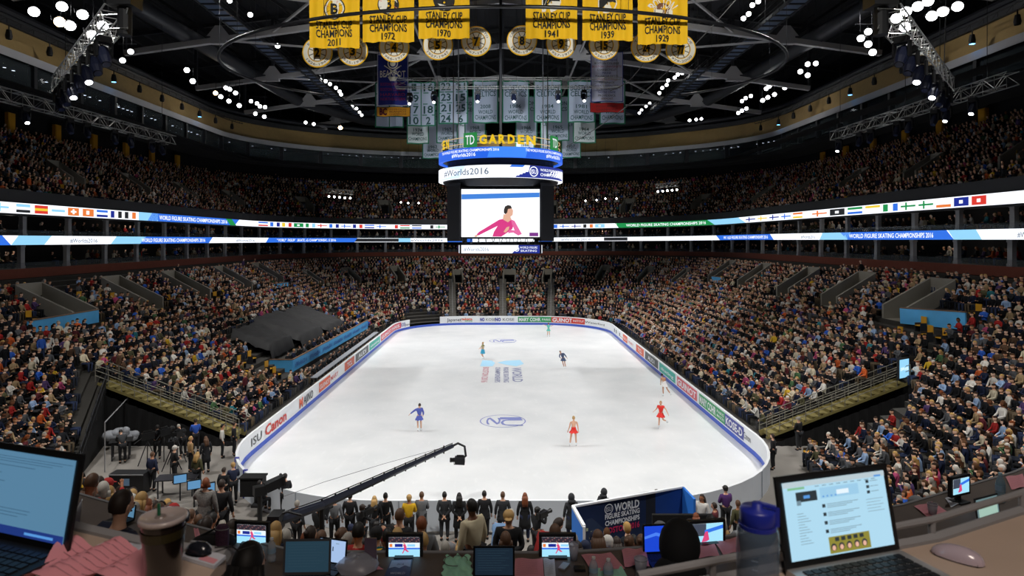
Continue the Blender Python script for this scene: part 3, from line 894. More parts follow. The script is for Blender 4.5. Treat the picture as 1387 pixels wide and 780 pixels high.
def person_meshes(key, P, hair='short', coat=0, sleeves=True, shape=1.0, fingers=True):
    if key in PCACHE: return PCACHE[key]
    pel, spi, che, nek, hd = (V_(P[k]) for k in ('pel', 'spi', 'che', 'nek', 'hd'))
    up = (hd-nek).normalized(); hc = nek+up*.155
    v = [(pel, .12*shape), (spi, (.13*shape, .10)), (che, (.15*shape, .11)), (nek-up*.03, .055), (nek+up*.055, .052), (nek+up*.10, .075), (hc+up*.02, .088), (hc+up*.085, .062)]
    e = [(0, 1), (1, 2), (2, 3), (3, 4), (4, 5), (5, 6), (6, 7)]
    top_v = [(pel+V_((0, 0, -.02)), .145*shape), (spi, (.155*shape, .13)), (che, (.175*shape, .135)), (nek-up*.035, .075)]
    top_e = [(0, 1), (1, 2), (2, 3)]
    bot_v = [(pel, .142*shape)]; bot_e = []
    fing = []; shoes = MB()
    for s in 'LR':
        sg = -1 if s == 'L' else 1
        sh, el, wr = (V_(P[k+s]) for k in ('sh', 'el', 'wr')); d = (wr-el).normalized()
        k = len(v); v += [(sh, .062), (el, .043), (wr, .028), (wr+d*.06, (.032, .02)), (wr+d*.09, (.03, .016))]
        e += [(2, k), (k, k+1), (k+1, k+2), (k+2, k+3), (k+3, k+4)]
        side = d.cross(V_((0, 0, 1)) if abs(d.z) < .9 else V_((0, 1, 0))).normalized()
        nrm = side.cross(d)
        if fingers:
            for q, (ln, of) in enumerate(((.062, -.026), (.075, -.009), (.070, .009), (.055, .025))):
                a = wr+d*.085+side*of
                fing.append(dict(v=[(a, .0095), (a+d*ln*.5-nrm*.004, .009), (a+d*ln-nrm*.018, .007)], e=[(0, 1), (1, 2)]))
            a = wr+d*.03-side*.026
            fing.append(dict(v=[(a, .011), (a+d*.03-side*.025, .010), (a+d*.055-side*.03, .008)], e=[(0, 1), (1, 2)]))
        k2 = len(top_v)
        top_v += [(sh, .082), (el, .060), (wr-d*.01, .045)] if sleeves else [(sh, .08), (sh.lerp(el, .5), .068)]
        top_e += [(2, k2), (k2, k2+1)]+([(k2+1, k2+2)] if sleeves else [])
        hi, kn, an = (V_(P[k+s]) for k in ('hi', 'kn', 'an'))
        ft = P.get('ft'+s, None); fd = V_(ft)-an if ft else V_((0, .14, -.04))
        k = len(v); v += [(hi, .088), (kn, .056), (kn.lerp(an, .3), .056), (an, .036), (an+V_((0, .03, -.05)) if not ft else an+fd*.4, .035), (an+fd, .03)]
        e += [(0, k), (k, k+1), (k+1, k+2), (k+2, k+3), (k+3, k+4), (k+4, k+5)]
        k2 = len(bot_v); bot_v += [(hi, .108), (kn, .078), (an+(kn-an).normalized()*.03, .062)]; bot_e += [(0, k2), (k2, k2+1), (k2+1, k2+2)]
        fdn = fd.normalized()
        shoes.tube([an-fdn*.03+V_((0, 0, -.035)), an+fd*.45+V_((0, 0, -.03)), an+fd*1.05], [.048, .05, .032], 8)
    body = skin_mesh([dict(v=v, e=e)]+fing, 1)
    # face: nose and ears grow from the head
    fy = Vector((0, 1, 0)); fy = (fy-up*fy.dot(up)).normalized(); fx = fy.cross(up)
    yaw = P.get('look', 0)
    if yaw: 
        Rr = Matrix.Rotation(yaw, 3, up); fy = Rr @ fy; fx = Rr @ fx
    R = Matrix((fx, fy, up)).transposed()
    body.ball(hc+up*.015, (.074, .094, .115), 14, 10, None, R)
    body.ball(hc+fy*.098-up*.012, (.012, .018, .022), 6, 5, None, R)
    for q in (-1, 1): body.ball(hc+fx*q*.076, (.012, .02, .032), 6, 5, None, R)
    face = MB()
    for q in (-1, 1): face.ball(hc+fy*.086+fx*q*.03+up*.02, (.013, .01, .008), 6, 4, None, R)
    face.ball(hc+fy*.088-up*.048, (.026, .01, .008), 6, 4, None, R)
    # hair cap
    hb = MB(); n, kk = 14, 9; vs = []
    for i in range(kk+1):
        ph = math.pi*.66*i/kk
        for j in range(n):
            t = 2*math.pi*j/n
            x, y, z = math.sin(ph)*math.cos(t), math.sin(ph)*math.sin(t), math.cos(ph)
            cut = .35 if y > .25 else -1
            if z < cut: z = cut*.9+z*.1
            x, y = x*(1 if y < .3 else .97), y
            if y > .3 and z < .45: y = .3+(y-.3)*.35
            vs.append(hc+up*.018+fx*x*.086+fy*(y*.104-.012)+up*z*.126)
    hb.add(vs, [(i*n+j, (i+1)*n+j, (i+1)*n+(j+1) % n, i*n+(j+1) % n) for i in range(kk) for j in range(n)])
    if hair == 'long':
        pts = [hc-fy*.06+up*.02, hc-fy*.085-up*.08, hc-fy*.10-up*.2, hc-fy*.11-up*.33]
        for q in (-1, 0, 1): hb.tube([p+fx*q*(.03+.012*i) for i, p in enumerate(pts)], [.06, .066, .06, .03], 8)
        for q in (-1, 1): hb.tube([hc+fx*q*.07+up*.02-fy*.01, hc+fx*q*.085-up*.08-fy*.02, hc+fx*q*.085-up*.2-fy*.04], [.028, .032, .018], 7)
    if hair == 'bun': hb.ball(hc-fy*.11+up*.05, .042, 8, 6)
    if hair == 'bob':
        for q in (-1, -.4, .4, 1): hb.tube([hc-fy*(.05-.02*abs(q))+fx*q*.055, hc-fy*(.06-.02*abs(q))+fx*q*.075-up*.09], [.05, .045], 8)
    if hair in ('cap', 'beanie'):
        hb.ball(hc+up*.05-fy*.005, (.098, .112, .1), 12, 8, None, R)
        if hair == 'cap': hb.ball(hc+up*.055+fy*.12, (.07, .07, .012), 8, 4, None, R)
    if hair == 'hood':
        hb.ball(hc-fy*.02+up*.01, (.12, .13, .155), 12, 9, None, R)
        hb.ball(hc-fy*.06-up*.12, (.15, .1, .09), 10, 7, None, R)
    top = skin_mesh([dict(v=top_v, e=top_e)], 1)
    if coat:     # hem of a long coat
        n = 14; rings = ((spi, .165, .13), (pel, .19, .155), (pel-V_((0, 0, coat*.5)), .205, .175), (pel-V_((0, 0, coat)), .22, .195), (pel-V_((0, 0, coat)), .15, .13))
        vs = []
        for c, rx, ry in rings: vs += [c+V_((rx*math.cos(2*math.pi*j/n), ry*math.sin(2*math.pi*j/n), 0)) for j in range(n)]
        top.add(vs, [(i*n+j, i*n+(j+1) % n, (i+1)*n+(j+1) % n, (i+1)*n+j) for i in range(len(rings)-1) for j in range(n)])
    bot = skin_mesh([dict(v=bot_v, e=bot_e)], 1)
    r = dict(body=to_mesh(body, 'body'), face=to_mesh(face, 'face'), hair=to_mesh(hb, 'hair'), top=to_mesh(top, 'top'), bottom=to_mesh(bot, 'trousers'), shoes=to_mesh(shoes, 'shoes'))
    PCACHE[key] = r
    return r

def slotted(name, me, m, parent, mtx=None):
    o = bpy.data.objects.new(name, me); COL.objects.link(o); o.parent = parent
    o.material_slots[0].link = 'OBJECT'; o.material_slots[0].material = m
    ORG[o.name] = Vector()
    return o
SKINS = [mat('skin fair', 'd9a98c', .6), mat('skin light', 'c99373', .6), mat('skin tan', 'a8714f', .6), mat('skin brown', '6b432e', .6)]
HAIRS = {'black': mat('hair black', '15110f', .6), 'dark brown': mat('hair dark brown', '2e2018', .6), 'brown': mat('hair brown', '5a3d28', .6),
         'blond': mat('hair blond', 'b8935a', .6), 'grey': mat('hair grey', '9a958c', .6), 'white': mat('hair white', 'cfcac2', .6), 'auburn': mat('hair auburn', '7a4020', .6)}
CLOTH = {'black': '141519', 'charcoal': '2b2d31', 'navy': '1b2440', 'grey': '6d6f73', 'red': 'a3201f', 'white': 'd5d2cb', 'blue': '2a56b5', 'light blue': '7fa3cf',
         'purple': '54306f', 'tan': '9b7d55', 'green': '3c6b3a', 'pink': 'b83a68', 'orange': 'c8551f', 'cream': 'c9bd9f', 'teal': '1f7a86', 'olive': '4b4a2d', 'maroon': '571a22', 'yellow': 'd9ab18', 'brown': '4a3222'}
CM = {k: mat('cloth '+k, v, .85, noise=.12, scale=14) for k, v in CLOTH.items()}
DARKF = mat('eyes and lips', '5a2f28', .6)
def person(loc, rz, key, P, hair='short', hc='brown', top='black', bottom='charcoal', label='', sk=0, coat=0, sleeves=True, group=None, scale=1.0, shoes=True, shape=1.0, extra=None, hairm=None):
    M = person_meshes(key, P, hair, coat, sleeves, shape)
    root = empty('person', loc, label, 'person', group)
    root.rotation_euler = (0, 0, rz); root.scale = (scale,)*3
    b = slotted('body', M['body'], SKINS[sk], root)
    slotted('face_features', M['face'], DARKF, b)
    slotted('hat' if hair in ('cap', 'beanie') else 'hood' if hair == 'hood' else 'hair', M['hair'], hairm or HAIRS.get(hc) or CM[hc], root)
    slotted('jacket' if not coat else 'coat', M['top'], CM[top] if isinstance(top, str) else top, root)
    slotted('trousers', M['bottom'], CM[bottom], root)
    if shoes: slotted('shoes', M['shoes'], INK, root)
    if extra: extra(root)
    return root
def child(root, name, mb, m=None):
    """a part given in the coordinates of its thing"""
    me = bpy.data.meshes.new(name); me.from_pydata([tuple(v) for v in mb.v], [], mb.f)
    if mb.mats:
        for q in mb.mats: me.materials.append(q)
        me.polygons.foreach_set('material_index', mb.m)
    elif m: me.materials.append(m)
    me.update()
    o = bpy.data.objects.new(name, me); COL.objects.link(o); o.parent = root; ORG[o.name] = Vector()
    return o

# ------------------------------------------------------------------ the crowd
SEATS = []        # (x, y, z, facing, region, row)
def seats_of(st, N, region, skip=(), step=.53, dense=1.0, r_from=0, aisles=9.0, keep=None):
    for r in range(r_from, N):
        t0, t1 = r/N, (r+1)/N
        A = [a.lerp(b, lerp(t0, t1, .62)) for a, b in st]; Zs = [a.lerp(b, t0).z for a, b in st]
        L = 0.0; nxt = rnd.random()*.3
        for i in range(len(st)-1):
            seg = (A[i+1]-A[i]).length
            if seg < 1e-4: continue
            while nxt <= L+seg:
                f = (nxt-L)/seg
                if not any(i0 <= i < i1 and r0-2 <= r < r1 for i0, i1, r0, r1 in skip):
                    p = A[i].lerp(A[i+1], f); z = lerp(Zs[i], Zs[i+1], f)
                    c = st[i][0].lerp(st[i][1], 0) - st[i][1]
                    if rnd.random() < dense and (keep is None or keep(p.x, p.y, r)):
                        SEATS.append((p.x+rnd.uniform(-.05, .05), p.y+rnd.uniform(-.06, .06), z, math.atan2(-c.x, c.y), region, r))
                nxt += step*rnd.uniform(.92, 1.08)
            L += seg
def aisle_main(i): return i % 5 == 0
ENDX = (-6.9, 0.0, 6.6)
def keep_main(x, y, r):
    if r > 22 and not (x > 0 and y < 60 and r < 24): return False        # concourse behind the last row
    if y > 88 and abs(x) < 14:            # aisles at the far end
        for a in ENDX:
            if abs(x-a*(1+(y-90)*.012)) < .68 and r < 15: return False
    if x < -14 and 50.5 < y < 72.5 and x > -22.3: return False     # tarpaulins and platform
    if x < -14 and 72.5 <= y < 76.5 and x > -16.5: return False
    if x < 0 and 38.3 < y < 45.3 and -29.8 < x < -27.4: return False
    if x > 0 and 37.3 < y < 43.3 and 24.6 < x < 28.2: return False
    if x > 0 and 78 < y < 82.5 and 25.4 < x < 27: return False
    if -19 < x < -14 and 45.8 < y < 51.5 and not (-15.3 < x): return False
    if -13 < x < -8.3 and y > 84.5 and y < 89.5: return False
    if -22 < x < -16.5 and 73 < y < 80: return rnd.random() < .35      # a block with many empty yellow seats
    if x < 0 and 40 < y < 60 and x < -30: return rnd.random() < .55   # sparse upper left block
    return True
seats_of(MAIN, NROW, 'main', PORT, .54, .955, 0, keep=keep_main)
seats_of(UP, NU, 'upper', UPORT, .56, .9)
def keep_near(x, y, r):
    k = x/y
    if abs(k) > 1.05: return False
    if abs(x) < 1.5+.02 and y > 14: return False
    if -3.4 < x < 3.0 and y > 17.6: return False
    if y < 8.8 and abs(x) < 6: return False
    if (x+.4)**2+(y-10.4)**2 < .7: return False
    if -2.2 < x < 1.6: return rnd.random() < .72
    if y < 11 and abs(x) < 5: return rnd.random() < .8
    return True
seats_of(NEAR, 26, 'near', (), .56, .93, keep=keep_near)
seats_of(FILLR, 16, 'near', (), .56, .9)
def sightline(s):
    # the aisle in front of the press row is kept low so that the floor stays in view
    x, y, z, a, reg, r = s
    if reg != 'near': return True
    px = CX+F*x/y; py = CY+F*(EYE-z-1.32)/y
    if 95 < px < 345: return py > 636
    if 345 <= px < 785: return py > 690
    if 785 <= px < 885: return py > 717
    if 885 <= px < 1010: return py > 672
    if 1045 < px < 1240: return py > 603-(px-1060)*.34
    return True
SEATS = [s for s in SEATS if sightline(s)]
print('seats', len(SEATS))
def dist(s): return math.hypot(s[0], s[1])
def vis(s): return abs(s[0])/max(.1, s[1]) < .80 and s[1] > 0
NEARP = sorted([s for s in SEATS if s[4] == 'near' and vis(s)], key=dist)[:270]
nearset = set(id(s) for s in NEARP)
REST = [s for s in SEATS if id(s) not in nearset and s[1] > 8]
# the rest of the crowd: one mesh, coloured per face
def cube_ball(n, r, c):
    """a rounded box of quads"""
    V = {}; vs = []; fs = []
    def vid(p):
        k = tuple(round(q, 4) for q in p)
        if k not in V:
            q = Vector(p).normalized(); V[k] = len(vs); vs.append((c[0]+q.x*r[0], c[1]+q.y*r[1], c[2]+q.z*r[2]))
        return V[k]
    for ax in range(3):
        for sg in (-1, 1):
            for i in range(n):
                for j in range(n):
                    qs = []
                    for a, b in ((i, j), (i+1, j), (i+1, j+1), (i, j+1)):
                        p = [0, 0, 0]; p[ax] = sg; p[(ax+1) % 3] = -1+2*a/n; p[(ax+2) % 3] = -1+2*b/n; qs.append(vid(p))
                    fs.append(tuple(qs if sg > 0 else qs[::-1]))
    return vs, fs
def template(kind, hi=False):
    vs = []; fs = []; cl = []      # cl: 0 top 1 skin 2 hair 3 trousers
    def addq(v, f, c):
        k = len(vs); vs.extend(v); fs.extend(tuple(a+k for a in q) for q in f); cl.extend(c if isinstance(c, list) else [c]*len(f))
    def tubeq(pts, rs, n, c):
        mb = MB(); mb.tube(pts, rs, n, None, cap=False); addq(mb.v, mb.f, c)
    st = kind == 'stand'; dz = .43 if st else 0
    mb = MB(); n = 8 if hi else 6
    for q in range(1):
        prof = ((.50, .15, .12), (.66, .155, .115), (.86, .19, .125), (.98, .18, .10), (1.03, .07, .07), (1.09, .05, .05))
        v = []
        for z, rx, ry in prof: v += [(rx*math.cos(2*math.pi*j/n), ry*math.sin(2*math.pi*j/n)+(.0 if z < .9 else .02), z+dz) for j in range(n)]
        addq(v, [(i*n+j, i*n+(j+1) % n, (i+1)*n+(j+1) % n, (i+1)*n+j) for i in range(len(prof)-1) for j in range(n)], [0]*(n*4)+[1]*n)
    hv, hf = cube_ball(3 if hi else 2, (.088, .105, .13), (0, .04, 1.2+dz))
    cc = []
    for f in hf:
        c = sum((Vector(hv[i]) for i in f), Vector())/4
        cc.append(2 if (c.z > 1.255+dz or c.y < .02 or (kind == 'long' and c.y < .06)) else 1)
    addq(hv, hf, cc)
    if kind == 'long': tubeq([(0, -.04, 1.2+dz), (0, -.07, 1.0+dz)], [.09, .07], 5, 2)
    m = 5 if hi else 4
    arms = {'lap': ((.25, .06, .72), (.1, .27, .62)), 'fold': ((.25, .08, .74), (-.05, .2, .78)), 'clap': ((.24, .14, .74), (.03, .3, .86)), 'long': ((.25, .06, .72), (.12, .27, .62)), 'stand': ((.25, .0, .72), (.25, .05, .5))}[kind]
    for s in (-1, 1):
        e, w = arms; sh = (s*.19, .01, .95+dz); e = (s*e[0], e[1], e[2]+dz); w = (s*w[0], w[1], w[2]+dz)
        tubeq([sh, e, w], [.06, .05, .036], m, 0)
        d = (Vector(w)-Vector(e)).normalized(); tubeq([w, Vector(w)+d*.09], [.036, .02], m, 1)
        if st: tubeq([(s*.09, 0, .95), (s*.1, .01, .5), (s*.1, 0, .05)], [.09, .065, .05], m, 3)
        else: tubeq([(s*.09, .02, .5), (s*.12, .44, .5), (s*.12, .42, .08)], [.09, .07, .05], m, 3)
    return np.array([tuple(v) for v in vs], np.float32), np.array(fs, np.int64), np.array(cl)
kinds = ['lap', 'lap', 'fold', 'clap', 'long']
TPL = {(k, h): template(k, h) for k in ('lap', 'fold', 'clap', 'long', 'stand') for h in (0, 1)}
PAL = [('0f1013', 34), ('222429', 18), ('172038', 11), ('55575b', 8), ('a32a28', 5), ('d9d6cf', 9), ('2f5cb8', 4), ('8fa9cc', 5), ('54406c', 3), ('9a8464', 6), ('4a6b48', 1.5), ('b8507a', 2),
       ('c8602f', 1.6), ('cfc5ac', 6), ('2f7a86', 1.6), ('56543c', 4), ('5a262c', 4), ('d0aa30', 1.2), ('5a4434', 5)]
pc = np.array([srgb(c) for c, w in PAL]); pw = np.array([w for c, w in PAL], float); pw /= pw.sum()
SK = np.array([srgb(c) for c in ('ecc4aa', 'dfae90', 'c8926f', '80533c')]); HR = np.array([srgb(c) for c in ('17120f', '2e2018', '5a3d28', 'b8935a', '9a958c', 'd2cdc5', '7a4020')])
TR = np.array([srgb(c) for c in ('141519', '1f2430', '2b3550', '3a3a3c', '5c5040')])
rg = np.random.default_rng(11)
def crowd_mesh(name, seats, label):
    VV = []; FF = []; CC = []; base = 0
    for (x, y, z, a, reg, r) in seats:
        d = math.hypot(x, y); hi = 1 if d < 62 and reg != 'upper' else 0
        k = kinds[rnd.randrange(5)]
        if rnd.random() < .012: k = 'stand'
        v, f, c = TPL[(k, hi)]
        s = rnd.uniform(.93, 1.06); ca, sa = math.cos(a+rnd.uniform(-.25, .25)), math.sin(a+rnd.uniform(-.25, .25))
        lean = rnd.uniform(-.12, .2)
        w = v*s; yy = w[:, 1]+(w[:, 2]-.5)*lean*(w[:, 2] > .55)
        X = w[:, 0]*ca-yy*sa+x; Y = w[:, 0]*sa+yy*ca+y
        VV.append(np.stack([X, Y, w[:, 2]+z-.02], 1)); FF.append(f+base); base += len(v)
        t = pc[rg.choice(len(pc), p=pw)]*rg.uniform(.75, 1.25)
        cols_ = np.stack([t, SK[rg.choice(4, p=(.4, .35, .15, .1))], HR[rg.choice(7, p=(.26, .2, .18, .13, .12, .06, .05))], TR[rg.integers(5)]])
        CC.append(cols_[c])
    V = np.concatenate(VV).astype(np.float32); Fq = np.concatenate(FF).astype(np.int32); C = np.concatenate(CC)
    me = bpy.data.meshes.new(name)
    me.vertices.add(len(V)); me.vertices.foreach_set('co', V.ravel())
    me.loops.add(len(Fq)*4); me.loops.foreach_set('vertex_index', Fq.ravel())
    me.polygons.add(len(Fq)); me.polygons.foreach_set('loop_start', np.arange(len(Fq), dtype=np.int32)*4)
    at_ = me.attributes.new('col', 'FLOAT_COLOR', 'FACE')
    at_.data.foreach_set('color', np.concatenate([C, np.ones((len(C), 1))], 1).astype(np.float32).ravel())
    me.update(calc_edges=True)
    me.materials.append(CROWDM)
    o = bpy.data.objects.new(name, me); COL.objects.link(o)
    print(name, len(seats), len(Fq))
    return tag(o, label, 'crowd', kind='stuff')
CROWDM = bpy.data.materials.new('crowd clothing'); CROWDM.use_nodes = True
nt = CROWDM.node_tree; a_ = nt.nodes.new('ShaderNodeAttribute'); a_.attribute_name = 'col'
nt.links.new(a_.outputs['Color'], nt.nodes['Principled BSDF'].inputs['Base Color']); nt.nodes['Principled BSDF'].inputs['Roughness'].default_value = .85
nt.nodes['Principled BSDF'].inputs['Specular IOR Level'].default_value = .2
crowd_mesh('spectator_crowd', REST, 'thousands of seated spectators filling the stands around the ice')
# suite guests behind the glass rails belong to the same uncountable crowd
SG = []
for z, o0 in ((9.0, 1.2), (9.0, 2.0), (11.45, 1.2), (11.45, 2.0)):
    for p, d in along(ringat(o0, z), .75, rnd.random()):
        if p.y > 34 and rnd.random() < .5:
            SG.append((p.x+rnd.uniform(-.1, .1), p.y, p.z, math.atan2(d.x, -d.y)+math.pi/2+math.pi*0, 'upper', 0))
SG = [(x, y, z, math.atan2(x, 60-y) if y < 90 else math.pi-math.atan2(x, y-60)*-1, r, k) for x, y, z, a, r, k in SG]
crowd_mesh('suite_guests', SG, 'guests seated in the dark suites between and under the ribbon displays')

# individual spectators nearest the camera
poses = [('sitA', pose_sit(), 'short', True), ('sitB', pose_sit(wrL=(.06, .22, .74), wrR=(-.06, .24, .76)), 'long', True),
         ('sitC', pose_sit(elL=(-.24, .16, .78), wrL=(-.05, .3, .86), elR=(.24, .16, .78), wrR=(.05, .3, .86), look=.4), 'bob', True),
         ('sitD', pose_sit(spi=(0, .03, .69), che=(0, .12, .86), nek=(0, .2, 1.0), hd=(.0, .26, 1.12), shL=(-.18, .13, .95), shR=(.18, .13, .95), elL=(-.22, .25, .70), elR=(.22, .25, .70), wrL=(-.08, .42, .6), wrR=(.08, .42, .6)), 'short', True),
         ('sitE', pose_sit(look=-.5), 'bun', True), ('sitF', pose_sit(look=.3), 'beanie', True), ('sitG', pose_sit(look=-.3), 'long', True), ('sitH', pose_sit(elR=(.26, .12, .84), wrR=(.1, .28, 1.1)), 'cap', True)]
pw2 = [26, 17, 13, 12, 8, 6, 14, 3]
hnames = ['black', 'dark brown', 'brown', 'blond', 'grey', 'white', 'auburn']; hw = [24, 20, 18, 15, 12, 6, 5]
tnames = list(CLOTH); tw = {'black': 30, 'charcoal': 14, 'navy': 11, 'grey': 8, 'red': 4, 'white': 5}
bn = ['black', 'charcoal', 'navy']
ordinal = ['front', 'second', 'third', 'fourth', 'fifth', 'sixth', 'seventh', 'eighth', 'ninth', 'tenth', 'eleventh', 'twelfth', 'thirteenth', 'fourteenth', 'fifteenth',
           'sixteenth', 'seventeenth', 'eighteenth', 'nineteenth', 'twentieth', 'twenty-first', 'twenty-second', 'twenty-third', 'twenty-fourth', 'twenty-fifth', 'twenty-sixth', 'twenty-seventh']
hword = {'short': 'short %s hair', 'long': 'long %s hair', 'bob': '%s bob', 'bun': '%s hair in a bun', 'beanie': 'a %s knit hat', 'cap': 'a %s cap'}
used_labels = set()
PLACED = []
for (x, y, z, a, reg, r) in NEARP:
    if any(math.hypot(x-q[0], y-q[1]) < .42 for q in PLACED): continue
    PLACED.append((x, y))
    for attempt in range(12):
        pi = rnd.choices(range(8), pw2)[0]; key, P, hair, sl = poses[pi]
        hcn = rnd.choices(hnames, hw)[0]
        tp = rnd.choices(tnames, [tw.get(t, 2.2) for t in tnames])[0]
        hm = hcn
        if hair in ('beanie', 'cap'): hm = rnd.choice(['black', 'navy', 'grey', 'red', 'white'])
        kx = x/max(y, .1)
        wh = 'left corner' if kx < -.5 else 'left' if kx < -.22 else 'centre' if kx < .18 else 'right' if kx < .5 else 'right corner'
        lab = 'spectator in %s top, %s, %s row, near stand %s' % (tp, (hword[hair] % hm), ordinal[r], wh)
        if lab not in used_labels: break
    used_labels.add(lab)
    M = person_meshes(key, P, hair, 0, True)
    root = empty('spectator', (x, y, z-.02), lab, 'person', 'spectators in the near stand')
    root.rotation_euler = (0, 0, a+rnd.uniform(-.2, .2)); s = rnd.uniform(.93, 1.05); root.scale = (s, s, s)
    b = slotted('body', M['body'], SKINS[rnd.choices(range(4), (40, 35, 15, 10))[0]], root)
    slotted('hat' if hair in ('beanie', 'cap') else 'hair', M['hair'], CM[hm] if hair in ('beanie', 'cap') else HAIRS[hm], root)
    slotted('jacket', M['top'], CM[tp], root)
    slotted('trousers', M['bottom'], CM[rnd.choice(bn)], root)

# folding seats: the empty ones that show
def seat_mb():
    mb = MB(); mb.box((0, 0, .42), (.46, .42, .05)); mb.box((0, -.24, .72), (.46, .05, .5)); mb.box((-.24, -.02, .3), (.03, .4, .56)); mb.box((.24, -.02, .3), (.03, .4, .56)); return mb
occupied = set()
EM = []
def empties(st, N, skip, frac, region):
    for r in range(N):
        A = [a.lerp(b, lerp(r/N, (r+1)/N, .5)) for a, b in st]; Zs = [a.lerp(b, r/N).z for a, b in st]
        for i in range(len(st)-1):
            if any(i0 <= i < i1 and r0-2 <= r < r1 for i0, i1, r0, r1 in skip): continue
            if rnd.random() < frac:
                f = rnd.random(); p = A[i].lerp(A[i+1], f); z = lerp(Zs[i], Zs[i+1], f); c = st[i][0]-st[i][1]
                EM.append((p.x, p.y, z, math.atan2(-c.x, c.y)))
empties(MAIN, NROW, PORT, .3, 'm'); empties(UP, NU, UPORT, .3, 'u'); empties(NEAR, 26, (), .12, 'n')
free = []
grid = {}
for s in REST+NEARP: grid.setdefault((int(s[0]//1), int(s[1]//1)), []).append(s)
for e in EM:
    ok = not (e[1] > 83 and abs(e[0]) < 15) and not (e[2] > 7.1 and e[2] < 10 and e[1] > 36)
    for i in (-1, 0, 1):
        for j in (-1, 0, 1):
            for s in grid.get((int(e[0]//1)+i, int(e[1]//1)+j), []):
                if math.hypot(s[0]-e[0], s[1]-e[1]) < .40: ok = False
    if ok and abs(e[0])/max(e[1], .1) < .8 and not (e[0] < -14 and 50 < e[1] < 76.5 and e[0] > -22.4): free.append(e)
free.sort(key=lambda e: math.hypot(e[0], e[1]))
print('free seats', len(free))
SEATM = mat('yellow seat', 'cf9a1c', .5)
proto = None
for e in free[:60]:
    if proto is None:
        proto = empty('folding_seat', (0, 0, 0), 'empty yellow folding seat left free between seated spectators', 'seat', 'empty yellow seats in the stands')
        mb = MB(); mb.box((0, 0, .42), (.46, .42, .05)); child(proto, 'seat', mb, SEATM)
        mb = MB(); mb.box((0, -.24, .72), (.46, .05, .5)); child(proto, 'backrest', mb, SEATM)
        for q in (-.24, .24):
            mb = MB(); mb.box((q, -.02, .3), (.03, .4, .56)); child(proto, 'side_frame', mb, DSTEEL)
        o = proto
    else: o = copy_tree(proto)
    o.location = e[:3]; o.rotation_euler = (0, 0, e[3])
    kx = e[0]/e[1]; wh = 'left corner' if kx < -.5 else 'left' if kx < -.2 else 'centre' if kx < .2 else 'right' if kx < .5 else 'right corner'
    o['label'] = 'empty yellow folding seat in the %s stand %s, %s row' % ('near' if e[1] < 34 else 'side', wh, ordinal[min(26, int(e[2]/.33))])
mb = MB()
for e in free[60:]:
    mb.xf = Matrix.Translation(e[:3]) @ Matrix.Rotation(e[3], 4, 'Z')
    mb.box((0, 0, .42), (.46, .42, .05)); mb.box((0, -.24, .72), (.46, .05, .5)); mb.box((0, -.02, .2), (.4, .3, .4))
mb.xf = None
if mb.v: tag(mb.build('folding_seats', SEATM), 'empty yellow folding seats farther off scattered among the crowd', 'seats', kind='stuff')
# far end stairs between the seat blocks
for a in ENDX:
    mb = MB()
    for k in range(34):
        t = k/34*15/27; X0 = a; Y = lerp(87.8, 119, t); X = X0*(1+(Y-90)*.012); z = lerp(ZIN, ZOUT, t)
        mb.box((X, Y, z+.09), (1.05, .5, .18))
    root = empty('aisle_stair', (a, 88, ZIN), 'grey aisle stair of the far end stand, %s of three' % {-6.9: 'left', 0.0: 'middle', 6.6: 'right'}[a], 'stairs')
    mb.build('steps', mat('pale step', '6f6d68', .8), root)
    r = MB(); p = []
    for k in range(8):
        t = k/7*15/27; Y = lerp(87.8, 119, t); X = a*(1+(Y-90)*.012); z = lerp(ZIN, ZOUT, t); p.append((X, Y, z+1.0)); r.tube([(X, Y, z), (X, Y, z+1)], .03, 6)
    r.tube(p, .03, 6); r.build('hand_rail', STEEL, root)
# ================================================================== ROOF STEEL
STEELR = mat('roof steel', 'adadb0', .6, noise=.1, scale=.6)
def roofz(x): return lerp(RZ1, RZ0, abs(x)/51)
def chordz(x): return 34.0-abs(x)*.139
tn_ = ['nearest', 'second', 'third', 'fourth', 'fifth', 'sixth', 'seventh']
for k, y in enumerate((33.4, 47.9, 62.4, 76.9, 91.4, 105.9)):
    root = empty('roof_truss', (0, y, 29), 'grey steel roof truss spanning the arena under the dark deck, %s from the camera' % tn_[k], 'truss', 'roof trusses')
    lo = MB(); lo.bar((-36, y, chordz(36)), (0, y, chordz(0)), .5, .5); lo.bar((0, y, chordz(0)), (36, y, chordz(36)), .5, .5); lo.build('bottom_chord', STEELR, root)
    hi = MB()
    for s in (-1, 1): hi.bar((0, y, RZ1-.5), (s*50, y, RZ0-.5), .4, .4)
    hi.build('top_chord', DSTEEL, root)
    w = MB()
    xs = [-36, -27, -18, -9, 0, 9, 18, 27, 36]
    for i, x in enumerate(xs):
        w.bar((x, y, chordz(x)), (x, y, roofz(x)-.5), .3, .3)
        if i < len(xs)-1:
            x2 = xs[i+1]; a, b = (x, x2) if x < 0 else (x2, x)
            w.bar((b, y, chordz(b)) if x >= 0 else (x2, y, chordz(x2)), ((a, y, roofz(a)-.5) if x >= 0 else (x, y, roofz(x)-.5)), .25, .25)
    w.build('web_members', DSTEEL, root)
    for x in (-27, -9, 9, 27):
        g = MB(); g.box((x, y, chordz(x)+.1), (1.5, .55, 1.0)); g.add([(x-1.1, y-.28, chordz(x)+.3), (x+1.1, y-.28, chordz(x)+.3), (x+.3, y-.28, chordz(x)+1.3), (x-.3, y-.28, chordz(x)+1.3)], [(0, 1, 2, 3)]); g.build('gusset_plate', STEELR, root)
